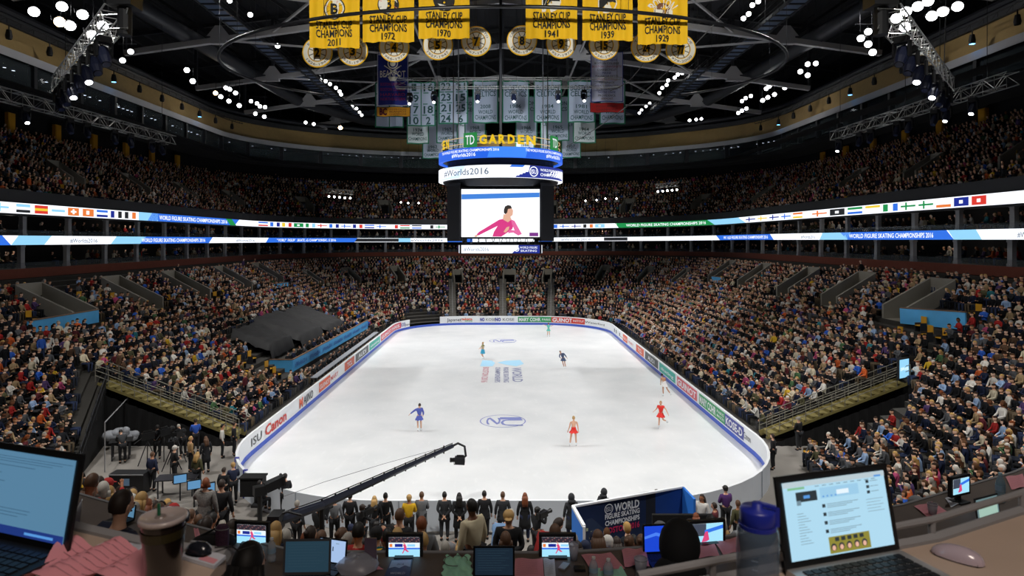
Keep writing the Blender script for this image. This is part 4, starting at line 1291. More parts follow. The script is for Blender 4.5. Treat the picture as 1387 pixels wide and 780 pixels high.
# diagonal roof bracing
for s, side in ((-1, 'left'), (1, 'right')):
    br = MB()
    for k in range(5):
        y0 = 33.4+14.5*k
        br.bar((s*9, y0, chordz(9)), (s*22, y0+14.5, chordz(22)), .18, .18); br.bar((s*27, y0, chordz(27)), (s*9, y0+14.5, chordz(9)), .18, .18)
        br.bar((s*9, y0, chordz(9)+.3), (s*9, y0+14.5, chordz(9)+.3), .2, .2)
    tag(br.build('roof_bracing', STEELR), 'thin grey diagonal bracing bars between the %s halves of the roof trusses' % side, 'bracing')
# catwalks along the length of the hall
def catwalk(x, z, w, y0, y1, label):
    root = empty('catwalk', (x, y0, z), label, 'catwalk')
    a = MB(); a.box((x, (y0+y1)/2, z), (w, y1-y0, .08), mat('catwalk grating', '5c6c88', .5, noise=.1, scale=2)); y = y0
    while y < y1: a.box((x, y, z-.1), (w+.3, .16, .14), DSTEEL); y += 1.5
    a.build('deck', None, root)
    for s in (-1, 1):
        r = MB(); r.bar((x+s*w/2, y0, z), (x+s*w/2, y1, z), .15, .3)
        for h in (.5, 1.05): r.tube([(x+s*w/2, y0, z+h), (x+s*w/2, y1, z+h)], .03, 5)
        y = y0
        while y <= y1: r.tube([(x+s*w/2, y, z), (x+s*w/2, y, z+1.05)], .03, 5); y += 2.9
        r.build('railing', DSTEEL, root)
    y = y0+2
    while y < y1: h = MB(); h.tube([(x, y, z), (x, y, roofz(x))], .04, 5); y += 7.2; h.build('hanger', DSTEEL, root)
catwalk(-26, 32.2, 1.6, 34, 108, 'long blue grey catwalk high under the left half of the roof')
catwalk(26, 32.2, 1.6, 34, 108, 'long blue grey catwalk high under the right half of the roof')
catwalk(-22.6, 30.6, 1.0, 74, 108, 'narrow catwalk with floods in the left half of the roof')
catwalk(22.6, 30.6, 1.0, 74, 108, 'narrow catwalk with floods in the right half of the roof')
# air ducts
for s, side in ((-1, 'left'), (1, 'right')):
    d = MB(); d.tube([(s*31, 40, 30.6), (s*30, 70, 30.8), (s*28.5, 92, 30.6), (s*22, 104, 30.2), (s*12, 108, 30)], .75, 12)
    tag(d.build('air_duct', mat('dark duct', '3a3c42', .45, metal=.3), smooth=True), 'large dark round air duct bending along the %s edge of the roof' % side, 'duct')
    d = MB(); A = ring2(2.0, 29.3); sel = [p for p in A if p.x*s > 0]
    d.tube(sel, .38, 8); tag(d.build('edge_pipe', mat('dark duct', '3a3c42')), 'dark pipe following the %s side of the tan clad ring' % side, 'pipe')

def flood_proto(name, label, group, m=LAMP, sz=.42):
    root = empty(name, (0, 0, 0), label, 'lamp', group)
    h = MB(); h.lathe((0, 0, 0), ((sz, 0), (sz, .12), (sz*.55, .42), (sz*.3, .6), (0, .6)), 12); child(root, 'housing', h, BTRUSS)
    l = MB(); l.ball((0, 0, .02), (sz*.93, sz*.93, .08), 12, 4); child(root, 'lens', l, m)
    y = MB(); y.tube([(-sz-.05, 0, .1), (-sz-.05, 0, .8), (sz+.05, 0, .8), (sz+.05, 0, .1)], .025, 5); child(root, 'yoke', y, BTRUSS)
    return root
def aim(o, p, t):
    o.location = p; o.rotation_euler = (Vector(p)-Vector(t)).to_track_quat('Z', 'Y').to_euler()
FA = flood_proto('floodlight', 'bright round floodlight hung among the catwalks, pointing down at the ice', 'floodlights under the roof', LAMP, .29)
used = False
def put_flood(x, y, Y, sc=1.0, warm=False, label=None, target=(0, 55, 0)):
    global used
    o = FA if not used else copy_tree(FA); used = True
    p = atY(x, y, Y); aim(o, p, (p.x*.3, 18, 2)); o.scale = (sc,)*3
    if label: o['label'] = label
    if warm:
        for c in o.children:
            if c.name.startswith('lens'): c.material_slots[0].link = 'OBJECT'; c.material_slots[0].material = LAMPW
    st = MB(); q = p+Vector((0, 0, .75*sc)); return p
FLOODS = []
for i, (x, y) in enumerate(((46, 16), (84, 9), (81, 30), (95, 35), (112, 20), (125, 48), (139, 35))): FLOODS.append((x, y, 40, 1.15, i == 2, 'left'))
for i, (x, y) in enumerate(((1227, 16), (1243, 9), (1214, 25), (1257, 2), (1262, 22), (1277, 16), (1297, 9), (1226, 37))): FLOODS.append((x, y, 40, 1.15, False, 'right'))
for x, y in ((177, 70), (166, 82)): FLOODS.append((x, y, 52, .8, False, 'left'))
for x, y in ((1166, 52), (1176, 43), (1176, 60), (1182, 71)): FLOODS.append((x, y, 52, 1.0, False, 'right'))
for x, y in ((253, 95), (261, 110)): FLOODS.append((x, y, 64, .95, False, 'left'))
for x, y in ((1094, 87), (1105, 86), (1084, 97), (1094, 102)): FLOODS.append((x, y, 66, .9, False, 'right'))
for x, y in ((292, 126), (306, 119), (311, 121), (299, 131), (319, 126), (310, 137), (324, 143)): FLOODS.append((x, y, 76, .9, x == 292, 'left'))
for x, y in ((340, 137), (348, 140), (352, 144), (359, 145), (346, 154), (358, 158)): FLOODS.append((x, y, 88, .9, False, 'left'))
for x, y in ((414, 166), (425, 168)): FLOODS.append((x, y, 98, .85, False, 'left'))
for x, y in ((1048, 113), (1042, 117), (1038, 120), (1063, 119), (1049, 128), (1033, 136), (1040, 132)): FLOODS.append((x, y, 78, .9, False, 'right'))
for x, y in ((1017, 130), (1010, 133), (1005, 137), (1011, 147), (1005, 150), (1000, 153)): FLOODS.append((x, y, 88, .85, False, 'right'))
for x, y in ((934, 163), (943, 162), (950, 161)): FLOODS.append((x, y, 100, .8, False, 'right'))
for x, y in ((428, 105), (434, 108), (441, 110), (447, 114), (455, 119), (460, 124), (462, 128)): FLOODS.append((x, y, 80, .75, False, 'left'))
for x, y in ((477, 144), (483, 147), (487, 152), (490, 156)): FLOODS.append((x, y, 98, .75, False, 'left'))
for x, y in ((924, 99), (918, 101), (914, 105), (905, 109), (903, 115), (897, 119), (893, 126)): FLOODS.append((x, y, 80, .75, False, 'right'))
for x, y in ((880, 140), (875, 144), (869, 149), (866, 153)): FLOODS.append((x, y, 98, .75, False, 'right'))
for x, y in ((461, 173),): FLOODS.append((x, y, 90, 1.0, True, 'left'))
for x, y in ((339, 20), (311, 1), (376, 62)): FLOODS.append((x, y, 66, .9, False, 'left'))
for x, y in ((1007, 25), (1014, 19), (1019, 7), (1027, 2)): FLOODS.append((x, y, 66, .9, False, 'right'))
pipes = {}
for k, (x, y, Y, sc, warm, side) in enumerate(FLOODS):
    n_in = pipes.get((side, Y), []); ordn = ['first', 'second', 'third', 'fourth', 'fifth', 'sixth', 'seventh', 'eighth'][len(n_in)]
    z = put_flood(x, y, Y, sc, warm, 'bright%s floodlight, %s %s, %s from the inside' % (' warm' if warm else '', side, {40: 'above the nearest stand corner', 52: 'at the end of the third truss', 64: 'by the tan ring', 66: 'on the high catwalk', 76: 'in the middle cluster', 78: 'in the middle cluster', 80: 'on the narrow catwalk front', 88: 'in the far cluster', 98: 'on the narrow catwalk back', 90: 'over the far corner', 100: 'at the far end'}[Y], ordn))
    pipes.setdefault((side, Y), []).append(z)
for (side, Y), ps in pipes.items():
    if len(ps) < 2: continue
    a = min(ps, key=lambda p: p.x); b_ = max(ps, key=lambda p: p.x)
    mb = MB(); h = .62
    zz = max(p.z for p in ps)+h
    mb.tube([(a.x-.4, Y+.1, zz), (b_.x+.4, Y+.1, zz)], .05, 6)
    for p in ps: mb.tube([p+Vector((0, .1, .5)), (p.x, Y+.1, zz)], .025, 5)
    for q in (a.x, b_.x): mb.tube([(q, Y+.1, zz), (q, Y+.1, roofz(q))], .03, 5)
    tag(mb.build('lamp_pipe', DSTEEL), 'thin dark hanging pipe carrying the %s roof floodlights, %s row' % (side, {40: 'nearest', 52: 'second', 64: 'third', 66: 'fourth', 76: 'fifth', 78: 'fifth', 80: 'sixth', 88: 'seventh', 98: 'ninth', 90: 'eighth', 100: 'farthest'}[Y]), 'pipe', 'floodlight pipes')

# ------------------------------------------------------------------ lighting trusses
def truss(p, q, w, label, name='lighting_truss', m=TRUSS, bay=.9, r=.035, rl=.018, hang=None):
    p, q = Vector(p), Vector(q); d = (q-p).normalized(); sd = d.cross(Vector((0, 0, 1))).normalized()*w/2; up = sd.cross(d).normalized()*w/2
    root = empty(name, (p+q)/2, label, 'truss')
    mb = MB()
    cs = [sd+up, -sd+up, -sd-up, sd-up]
    for c in cs: mb.tube([p+c, q+c], r, 6)
    mb.build('chords', m, root)
    la = MB(); n = max(2, int((q-p).length/bay))
    for k in range(n):
        a, b_ = p.lerp(q, k/n), p.lerp(q, (k+1)/n)
        for i in range(4):
            c, e = cs[i], cs[(i+1) % 4]
            if k % 2: c, e = e, c
            la.tube([a+c, b_+e], rl, 4, None, False); la.tube([a+c, a+e], rl, 4, None, False)
    la.build('lacing', m, root)
    if hang:
        for t in hang:
            h = MB(); c = p.lerp(q, t); h.tube([c+up, (c.x, c.y, roofz(c.x)-.3)], .02, 5); h.build('hoist_chain', DSTEEL, root)
    return root
MV = empty('moving_head_light', (0, 0, 0), 'black moving head stage light hanging under a lighting truss', 'lamp', 'moving head lights')
mb = MB(); mb.box((0, 0, -.12), (.38, .3, .2)); child(MV, 'base', mb, BTRUSS)
mb = MB(); mb.box((-.22, 0, -.42), (.06, .2, .5)); mb.box((.22, 0, -.42), (.06, .2, .5)); mb.box((0, 0, -.22), (.5, .2, .05)); child(MV, 'yoke', mb, BTRUSS)
mb = MB(); mb.xf = Matrix.Translation((0, 0, -.6)) @ Matrix.Rotation(-.6, 4, 'X'); mb.lathe((0, 0, 0), ((.0, .35), (.12, .34), (.19, .2), (.19, -.15), (.15, -.4), (.14, -.4)), 12); child(MV, 'head', mb, mat('dark blue black lamp body', '1a2038', .4))
mb = MB(); mb.xf = Matrix.Translation((0, 0, -.6)) @ Matrix.Rotation(-.6, 4, 'X'); mb.disc((0, 0, -.41), .12, 12, LAMP, (1, 0, 0), (0, 1, 0)); child(MV, 'lens', mb)
mvused = False
def moving(p, rz, where, lit=True, sc=1.0):
    global mvused
    o = MV if not mvused else copy_tree(MV); mvused = True
    o.location = p; o.rotation_euler = (0, 0, rz); o.scale = (sc,)*3
    o['label'] = 'black moving head stage light %s' % where
    for c in o.children:
        if c.name.startswith('lens'): c.material_slots[0].link = 'OBJECT'; c.material_slots[0].material = LAMP if lit else mat('unlit lens', '2a3350', .1)
# long side trusses
A, B = Vector((-31.5, 37.5, 20.3)), Vector((-29.9, 59.2, 20.2))
truss(A, B, .75, 'long aluminium lighting truss hanging over the left stand', hang=(.1, .5, .93))
nm = ['first', 'second', 'third', 'fourth', 'fifth', 'sixth', 'seventh', 'eighth']
for k, (t, lit) in enumerate(((.12, 0), (.24, 1), (.42, 0), (.5, 0), (.64, 0), (.73, 0), (.86, 0), (.93, 0))):
    moving(A.lerp(B, t)+Vector((0, 0, -.4)), 1.0, 'under the long left truss, %s from its near end' % nm[k], lit, 1.15)
A, B = Vector((29.0, 57.3, 20.3)), Vector((29.6, 38.0, 20.6))
truss(A, B, .75, 'long aluminium lighting truss hanging over the right stand', hang=(.05, .5, .9))
for k, (t, lit) in enumerate(((.04, 1), (.2, 0), (.28, 0), (.45, 0), (.52, 0), (.66, 0), (.72, 1), (.84, 1))):
    moving(A.lerp(B, t)+Vector((0, 0, -.4)), -1.0, 'under the long right truss, %s from its far end' % nm[k], lit, 1.15)
for s, side in ((-1, 'left'), (1, 'right')):
    A, B = Vector((s*26.4, 39.0, 20.4)), Vector((s*15.7, 26.6, 20.3))
    truss(A, B, .8, 'diagonal aluminium lighting truss with black lamps over the %s near corner' % side, hang=(.15, .9))
    for k, t in enumerate((.1, .22, .36, .5, .64, .78, .9)):
        moving(A.lerp(B, t)+Vector((s*.2, 0, -.45)), -s*.9, 'under the %s diagonal corner truss, %s from its outer end' % (side, nm[k]), k in (2, 4), 1.35)
    # big black motor / cable box at the end of the diagonal truss
    b_ = MB(); b_.box(B+Vector((0, .6, .9)), (1.0, .9, .7)); b_.tube([B+Vector((0, .6, .6)), B+Vector((0, .6, -.6))], .28, 10)
    tag(b_.build('cable_box', BTRUSS), 'black cable box above the top end of the %s diagonal truss' % side, 'box')
# black light bar following the clad ring on both sides
for s, side in ((-1, 'left'), (1, 'right')):
    P = [p for p in ring2(-.4, 27.3) if p.x*s > 26 and p.y > 38 and p.y < 92]
    root = empty('ring_lamp_bar', P[len(P)//2], 'black lattice lamp bar in front of the %s tan cladding' % side, 'truss')
    c = MB(); c.tube(P, .05, 5); c.tube([p+Vector((0, 0, .45)) for p in P], .05, 5); c.build('chords', BTRUSS, root)
    la = MB()
    for k, (p, d) in enumerate(along(P, .7)): la.tube([p, p+d*.7+Vector((0, 0, .45)) if k % 2 else p+Vector((0, 0, .45))], .025, 4)
    la.build('lacing', BTRUSS, root)
    k = 0
    for p, d in along(P, 4.4, 1.2):
        hd = MB(); hd.tube([p, p+Vector((0, 0, -.35))], .05, 6, BTRUSS); hd.lathe(p+Vector((0, 0, -1.1)), ((.2, 0), (.24, .25), (.16, .7), (0, .75)), 10, BTRUSS)
        if k % 4 == 1: hd.disc(p+Vector((0, 0, -1.12)), .2, 10, LAMPB, (1, 0, 0), (0, 1, 0))
        tag(hd.build('bar_spotlight'), 'small black spotlight below the %s lattice bar, %s from the near end%s' % (side, (nm+['ninth', 'tenth', 'eleventh', 'twelfth', 'thirteenth', 'fourteenth'])[k], ', glowing blue' if k % 4 == 1 else ''), 'lamp', 'spotlights on the %s ring bar' % side); k += 1
# truss in front of the championship banners
Y0 = 60; A, B = atY(536, 113, Y0), atY(842, 112, Y0)
truss(A, B, .8, 'thin lighting truss crossing in front of the green and white banners', m=TRUSS, bay=1.5, r=.03, rl=.014, hang=(.02, .35, .65, .98))
for k, (x, y) in enumerate(((555, 141), (588, 139), (647, 138), (696, 138), (756, 138), (791, 137))):
    p = atY(x, y, Y0); q = p.copy(); q.z += .9
    moving(p+Vector((0, 0, 1.05)), 0, 'on the banner truss, %s from the left' % nm[k], True, 1.15)
    st = MB(); st.tube([p+Vector((0, 0, 1.0)), (p.x, p.y, A.z-.35)], .03, 5)
    tag(st.build('drop_pipe', DSTEEL), 'short drop pipe holding the banner truss lamp, %s from the left' % nm[k], 'pipe')
# small low trusses with white lamps at the back
for (x0, x1, y, sd) in ((442, 478, 258, 'left'), (888, 920, 252, 'right')):
    Y = 86; A, B = atY(x0, y, Y), atY(x1, y-3 if sd == 'right' else y+3, Y)
    truss(A, B, .5, 'small lamp truss hanging low before the %s far stand' % sd, bay=.6)
    for k in range(5):
        p = A.lerp(B, (k+.5)/5)+Vector((0, 0, -.75)); o = copy_tree(FA); aim(o, p, (0, 40, 4)); o.scale = (.5,)*3
        o['label'] = 'small white lamp under the low %s far truss, %s from the left' % (sd, nm[k])
for k, (x, y) in enumerate(((543, 274), (553, 275), (567, 275), (793, 272), (808, 271), (820, 269), (835, 269))):
    p = atY(x, y, 104); o = copy_tree(FA); aim(o, p, (0, 40, 4)); o.scale = (.45,)*3
    o['label'] = 'small white lamp low before the far stand, %s of seven from the left' % nm[k]
    c = MB(); c.tube([p+Vector((0, 0, .3)), (p.x, p.y, 30)], .015, 4); tag(c.build('lamp_cable', DSTEEL), 'thin cable holding a low far lamp, %s of seven from the left' % nm[k], 'cable')

# oval curtain track in front of the banners
def oval(n=72): return [Vector((21.0*math.sin(2*math.pi*k/n), 50.2-13.6*math.cos(2*math.pi*k/n), 24.25)) for k in range(n)]
tr = MB(); ov = [p for p in oval()[-26:]+oval()[:27]]; tr.tube(ov, .11, 8)
root = empty('oval_track', (0, 36.6, 24.2), 'dark oval track hanging in front of the yellow banners', 'track')
tr.build('rail', mat('track black', '16161a', .4), root, smooth=True)
h = MB()
for p in ov[::5]: h.tube([p, (p.x, p.y, roofz(p.x)-.3)], .015, 4)
h.build('suspension_cables', DSTEEL, root)
# loose long cables
for k, (a, b_, c) in enumerate((((22, 36, 38), (16, 44, 24), (6, 62, 20)), ((30, 44, 36), (29.8, 44, 28), (29.6, 44, 20.8)), ((14, 54, 39), (14, 54, 25), (9.5, 58, 24.4)))):
    cb = MB(); cb.tube([Vector(a).lerp(Vector(b_), t).lerp(Vector(b_).lerp(Vector(c), t), t) for t in [i/14 for i in range(15)]], .035, 5)
    tag(cb.build('hanging_cable', mat('grey cable', '6a6a6a', .6)), ('long grey cable sweeping down from the roof toward the scoreboard', 'grey cable dropping to the right lighting truss', 'grey cable hanging beside the right banners')[k], 'cable')
for sx in (-1, 1):
    sp = MB(); c = Vector((sx*17.3, 52, 33.0)); sp.lathe(c, ((0, 0), (1.9, 0), (2.2, .35), (2.2, 1.3), (1.6, 1.9), (0, 1.9)), 10, sx=1.2)
    tag(sp.build('speaker_cluster', mat('pale speaker', '8e929c', .6)), 'pale boxy speaker cluster at the %s of the yellow banners' % ('left' if sx < 0 else 'right'), 'speaker')

# ================================================================== SCOREBOARD
SX = -.18; SY = 55.8
sb = empty('scoreboard', (SX, SY, 10.1), 'hanging centre scoreboard with lit rings and big screens over the ice', 'scoreboard')
BODY = mat('scoreboard body', '11151f', .5)
bo = MB(); bo.lathe((SX, SY, 0), ((4.3, 15.5), (4.9, 16.0), (4.9, 17.1), (4.5, 17.2), (4.5, 17.6), (4.9, 17.7), (4.9, 18.45), (3.0, 18.5), (0, 18.5)), 40)
bo.lathe((SX, SY, 0), ((0, 15.5), (4.3, 15.5)), 40)
for s in (-1, 1): bo.box((SX+s*3.75, SY, 13.3), (1.0, 7.4, 4.4))
bo.box((SX, SY, 13.4), (6.2, 6.0, 4.2)); bo.build('housing', BODY, sb)
RR_ = 5.25
def ringscr(name, z0, z1, m, r=RR_):
    mb = MB(); mb.lathe((SX, SY, 0), ((r-.3, z0), (r, z0), (r, z1), (r-.3, z1)), 72, m); mb.mats = [m]; return mb
def rp(x, r=RR_+.02):   # point on the front of a ring display at photo column x
    X = None
    lo, hi = -1.5, 1.5
    for _ in range(40):
        a = (lo+hi)/2; px = CX+F*(SX+r*math.sin(a))/(SY-r*math.cos(a))
        if px < x: lo = a
        else: hi = a
    return a
def rpatch(mb, x0, x1, z0, z1, m, sh=0, r=RR_+.015):
    a, b_ = rp(x0), rp(x1); a2, b2 = rp(x0+sh), rp(x1+sh); n = 14
    f = lambda t, z: Vector((SX+r*math.sin(t), SY-r*math.cos(t), z))
    mb.strip([f(lerp(a, b_, k/n), z0) for k in range(n+1)], [f(lerp(a2, b2, k/n), z1) for k in range(n+1)], m)
def rtext(mb, s, x0, x1, z, h, m, r=RR_+.03, bold=.01):
    a, b_ = rp(x0), rp(x1); V, Fc, tw, th = glyphs(s, bold)
    mb.add([(SX+r*math.sin(lerp(a, b_, .5+u/tw)), SY-r*math.cos(lerp(a, b_, .5+u/tw)), z+v/.7*h) for u, v in V], Fc, m)
m2 = ringscr('r', 16.06, 17.02, SCRW)
rpatch(m2, 595.5, 622, 16.06, 17.02, mat('lit pale blue screen', 'cfe4fa', emit=1.25), 8)
rpatch(m2, 714, 761, 16.06, 17.02, SCRD, 4); rpatch(m2, 690, 708, 16.85, 17.02, SCRB, 3, RR_+.02)
for k in range(5): rpatch(m2, 698+k*4, 702+k*4, 16.06, 16.2+.1*k, SCRD, 2, RR_+.02)
m2.build('ring_display', None, sb)
t2 = MB(); rtext(t2, '#Worlds2016', 602, 662, 16.55, .5, SCRG); t2.build('lettering', None, sb)
t2 = MB(); rtext(t2, 'WORLD FIGURE SKATING', 732, 758, 16.72, .2, SCRW); rtext(t2, 'CHAMPIONSHIPS', 732, 757, 16.36, .24, SCRW)
a = rp(723); c = Vector((SX+(RR_+.03)*math.sin(a), SY-(RR_+.03)*math.cos(a), 16.55)); ax = Vector((math.cos(a), math.sin(a), 0)); t2.disc(c, .4, 24, SCRW, ax, (0, 0, 1), .33)
rtext(t2, 'ISU', 719.5, 726.5, 16.55, .34, SCRW); t2.build('lettering', None, sb)
m1 = ringscr('r', 17.6, 18.42, mat('lit strong blue screen', '1f5fdc', emit=1.15)); rpatch(m1, 660, 712, 17.6, 18.42, mat('lit mid blue screen', '3d84f0', emit=1.15), 4)
m1.build('ring_display', None, sb)
t1 = MB()
for a_, b_ in ((599, 676), (712, 760)):
    rtext(t1, 'THE WORLD FIGURE SKATING CHAMPIONSHIPS 2016', a_, b_, 18.2, .2, SCRW)
rtext(t1, '#Worlds2016', 612, 644, 17.88, .28, SCRW); rtext(t1, '#Worlds2016', 740, 758, 17.88, .28, SCRW); t1.build('lettering', None, sb)
# roof sign on top of the ring
rl = MB()
for z in (18.75, 19.25): rl.lathe((SX, SY, z), ((5.0, 0), (5.04, 0), (5.04, .05), (5.0, .05), (5.0, 0)), 60)
rl.build('sign_rails', mat('lit sign tube', 'e8c890', emit=.8), sb)
def sletter(ch, x0, x1, z, h, m, y_=0):
    mb = MB(); rtext(mb, ch, x0, x1, z, h, m, 5.12, .05); return mb.build('sign_letter', None, sb)
for ch, x0, x1 in (('G', 648, 659), ('A', 661, 673), ('R', 675, 685), ('D', 688, 698), ('E', 702, 711), ('N', 714, 727)): sletter(ch, x0, x1, 19.02, .66, SIGNY)
for ch, x0, x1 in (('E', 597.2, 600.5), ('N', 602, 606)): sletter(ch, x0, x1, 18.98, .66, SIGNY)
def sq(xc, w, sd):
    a = rp(xc); c = Vector((SX+5.2*math.sin(a), SY-5.2*math.cos(a), 19.03)); ax = Vector((math.cos(a), math.sin(a), 0))*w/2; z = Vector((0, 0, .56)); o_ = Vector((math.sin(a), -math.cos(a), 0))
    mb = MB(); mb.add([c-ax-z, c+ax-z, c+ax+z, c-ax+z, c-ax-z-o_*.12, c+ax-z-o_*.12, c+ax+z-o_*.12, c-ax+z-o_*.12], [(0, 1, 2, 3), (4, 7, 6, 5), (0, 3, 7, 4), (1, 5, 6, 2), (0, 4, 5, 1), (3, 2, 6, 7)], SIGNG)
    mb.text('TD', lambda u, v: c+o_*.02+ax.normalized()*u+Vector((0, 0, v)), w=w*.7, h=.72, m=SIGNW, bold=.01)
    mb.build('sign_emblem', None, sb)
sq(636, 1.15, 0); sq(752.5, 1.15, 1)
# main screens, one on each side
def scr(sx, sy, ang, name='main_screen', z0=11.44, z1=15.27, w=6.28, front=False):
    R = Matrix.Rotation(ang, 3, 'Z'); c = Vector((SX, SY, 0)); d = 3.35
    P = lambda u, v, o_=0: c+R @ Vector((u, -d-o_, 0))+Vector((0, 0, v))
    fr = MB(); fr.box(c+R @ Vector((0, -d+.15, 0))+Vector((0, 0, (z0+z1)/2)), (w+.25, .25, z1-z0+.25), None, R); fr.build('screen_frame', BODY, sb)
    mb = MB(); mb.quad(P(-w/2, z0), P(w/2, z0), P(w/2, z1), P(-w/2, z1), SCRW)
    def g(pts, m, o_=.01): mb.poly([P((x-678.0)/106*w, z1-(y-256)/65*(z1-z0), o_) for x, y in pts], m)
    g([(625.2, 263), (730.8, 260.5), (730.8, 267), (625.2, 270)], mat('lit rink blue', '3f7fd6', emit=1.1))
    HR = mat('lit dark hair', '3c342f', emit=.8); PK = mat('lit magenta', 'dc3a86', emit=1.0); PKL = mat('lit pale magenta', 'ea6ba6', emit=1.0)
    g([(645.5, 317.5), (649, 314), (676, 297.5), (683, 296), (685, 301), (676, 305), (660, 313), (648, 319)], PK, .012)          # left arm
    g([(676, 298), (682, 296), (692, 298), (696, 303), (694, 310), (686, 316), (679, 320.5), (667, 320.5), (669, 314), (674, 306)], PK, .014)   # torso
    g([(692, 297), (697, 299), (703, 310), (707, 317), (702, 319), (695, 315), (688, 316), (690, 311), (697, 312), (694, 305)], PKL, .016)   # right arm folded
    g([(682, 290), (690, 291), (693, 297), (688, 301), (681, 297)], SCRS, .018)                                                    # neck
    g([(685, 281), (692, 280), (695, 285), (694.5, 291), (691, 294), (686, 292), (683, 287)], SCRS, .020)                      # face
    g([(682.5, 284), (684, 279.5), (688, 277.5), (692, 278.5), (693.5, 282), (688, 283), (687, 288), (684.5, 290), (682.5, 288)], HR, .022)  # hair
    g([(645, 318), (642, 320), (645, 321), (649, 318.5)], SCRS, .018)
    g([(686, 308), (690, 306.5), (689, 311), (685, 315), (682, 314)], SCRS, .020)
    g([(717, 315), (729, 315), (729, 320), (717, 320)], mat('lit purple', '8c3a9c', emit=.8), .012)
    mb.build(name, None, sb)
    l = MB(); l.quad(P(-w/2, 10.14), P(w/2, 10.14), P(w/2, 10.79), P(-w/2, 10.79), SCRW)
    g2 = lambda pts, m, o_=.01: l.poly([P((x-679)/108*w, 10.79-(y-332)/11*.65, o_) for x, y in pts], m)
    g2([(704, 332), (733, 332), (733, 343), (702, 343)], SCRD); g2([(695, 343), (703, 343), (704, 338), (698, 340)], SCRD)
    l.text('#Worlds2016', lambda u, v: P(-1.95+u, 10.46+v, .015), w=2.0, h=.32, m=SCRG); l.text('WORLD FIGURE', lambda u, v: P(2.25+u, 10.6+v, .015), w=1.4, h=.17, m=SCRW)
    l.text('SKATING', lambda u, v: P(2.25+u, 10.34+v, .015), w=1.3, h=.17, m=SCRW); l.disc(P(1.3, 10.47, .012), .2, 16, SCRW, R @ Vector((1, 0, 0)), (0, 0, 1), .15)
    l.build('strip_display', None, sb)
    t = MB()
    for k in range(11):
        u = -w/2+w*k/10; t.bar(P(u, 10.8, -.3), P(u+.18, 11.4, -.3), .05, .05)
    t.bar(P(-w/2, 11.38, -.3), P(w/2, 11.38, -.3), .07, .07); t.bar(P(-w/2, 10.84, -.3), P(w/2, 10.84, -.3), .07, .07); t.build('screen_truss', DSTEEL, sb)
    t = MB(); t.box(P(0, 10.46, -.2), (w+.1, .3, .75), None, R); t.build('strip_frame', BODY, sb)
for k in range(4): scr(0, 0, math.pi/2*k)
for s in (-1, 1):      # sloping dark wings between ring and screens
    w_ = MB(); w_.add([(SX+s*3.2, SY-3.2, 11.4), (SX+s*3.9, SY-2.6, 11.2), (SX+s*4.3, SY-2.2, 15.8), (SX+s*3.2, SY-3.4, 15.8)], [(0, 1, 2, 3)]); w_.build('side_wing', BODY, sb)
cb = MB()
for sx in (-3.8, 3.8):
    for sy in (-3, 3): cb.tube([(SX+sx, SY+sy, 18.4), (SX+sx, SY+sy, 38)], .045, 6)
cb.build('hoist_cables', DSTEEL, sb)
cb = MB(); cb.tube([(SX, SY, 18.5), (SX, SY, 38)], .12, 8); cb.build('power_cable', BTRUSS, sb)

# ================================================================== BANNERS
def cloth(mb, c, w, h, m, n=24, amp=.06, ph=0.0, f=5, trim=None, tw=.12):
    """a hanging cloth: c = middle of the top edge; faces the camera (-Y)"""
    c = Vector(c)
    def P(u, v): return Vector((c.x+u, c.y+amp*math.sin(f*u*2+ph+v*.3)*(.4+.6*v/h), c.z-v+.03*math.sin(u*3+ph)))
    K = 6
    def grid(u0, u1, v0, v1, mm, off):
        vs = [P(lerp(u0, u1, i/n), lerp(v0, v1, j/K))+Vector((0, off, 0)) for j in range(K+1) for i in range(n+1)]
        mb.add(vs, [(j*(n+1)+i, j*(n+1)+i+1, (j+1)*(n+1)+i+1, (j+1)*(n+1)+i) for j in range(K) for i in range(n)], mm)
    grid(-w/2, w/2, 0, h, trim or m, 0)
    if trim: grid(-w/2+tw, w/2-tw, tw, h-tw, m, -.012)
    return P
YC = mat('yellow banner cloth', 'f0bd10', .8); YW = mat('white emblem', 'ece8dc', .7); BRN = mat('brown emblem', '7a4a2a', .7)
def spoke_b(mb, P, v0, r, off=-.03):
    """round spoked emblem with a letter B"""
    def g(a, q): 
        p = P(q*math.cos(a), v0-q*math.sin(a)); return p+Vector((0, off, 0))
    n = 32
    for r0, r1, m, o_ in ((0, r, INK, 0), (0, r*.9, YW, -.01), ):
        vs = [g(2*math.pi*k/n, r1)+Vector((0, o_, 0)) for k in range(n)]; mb.poly(vs[::-1], m)
    for k in range(8):
        a = 2*math.pi*k/8+.39; d = .1
        mb.quad(g(a-d*.4, r*.45)+Vector((0, -.02, 0)), g(a-d*.2, r*.9)+Vector((0, -.02, 0)), g(a+d*.2, r*.9)+Vector((0, -.02, 0)), g(a+d*.4, r*.45)+Vector((0, -.02, 0)), ORG_ if k % 2 else INK)
    mb.text('B', lambda u, v: P(u, v0-v)+Vector((0, off-.035, 0)), w=r*.66, h=r*.9, m=INK, bold=.05)
    for q, (vv) in enumerate((.2, -.22)): mb.poly([P(.04*r+.11*r*math.cos(a), v0-vv*r-.09*r*math.sin(a))+Vector((0, off-.05, 0)) for a in [2*math.pi*k/10 for k in range(10)]], YC)
BY = 40.0
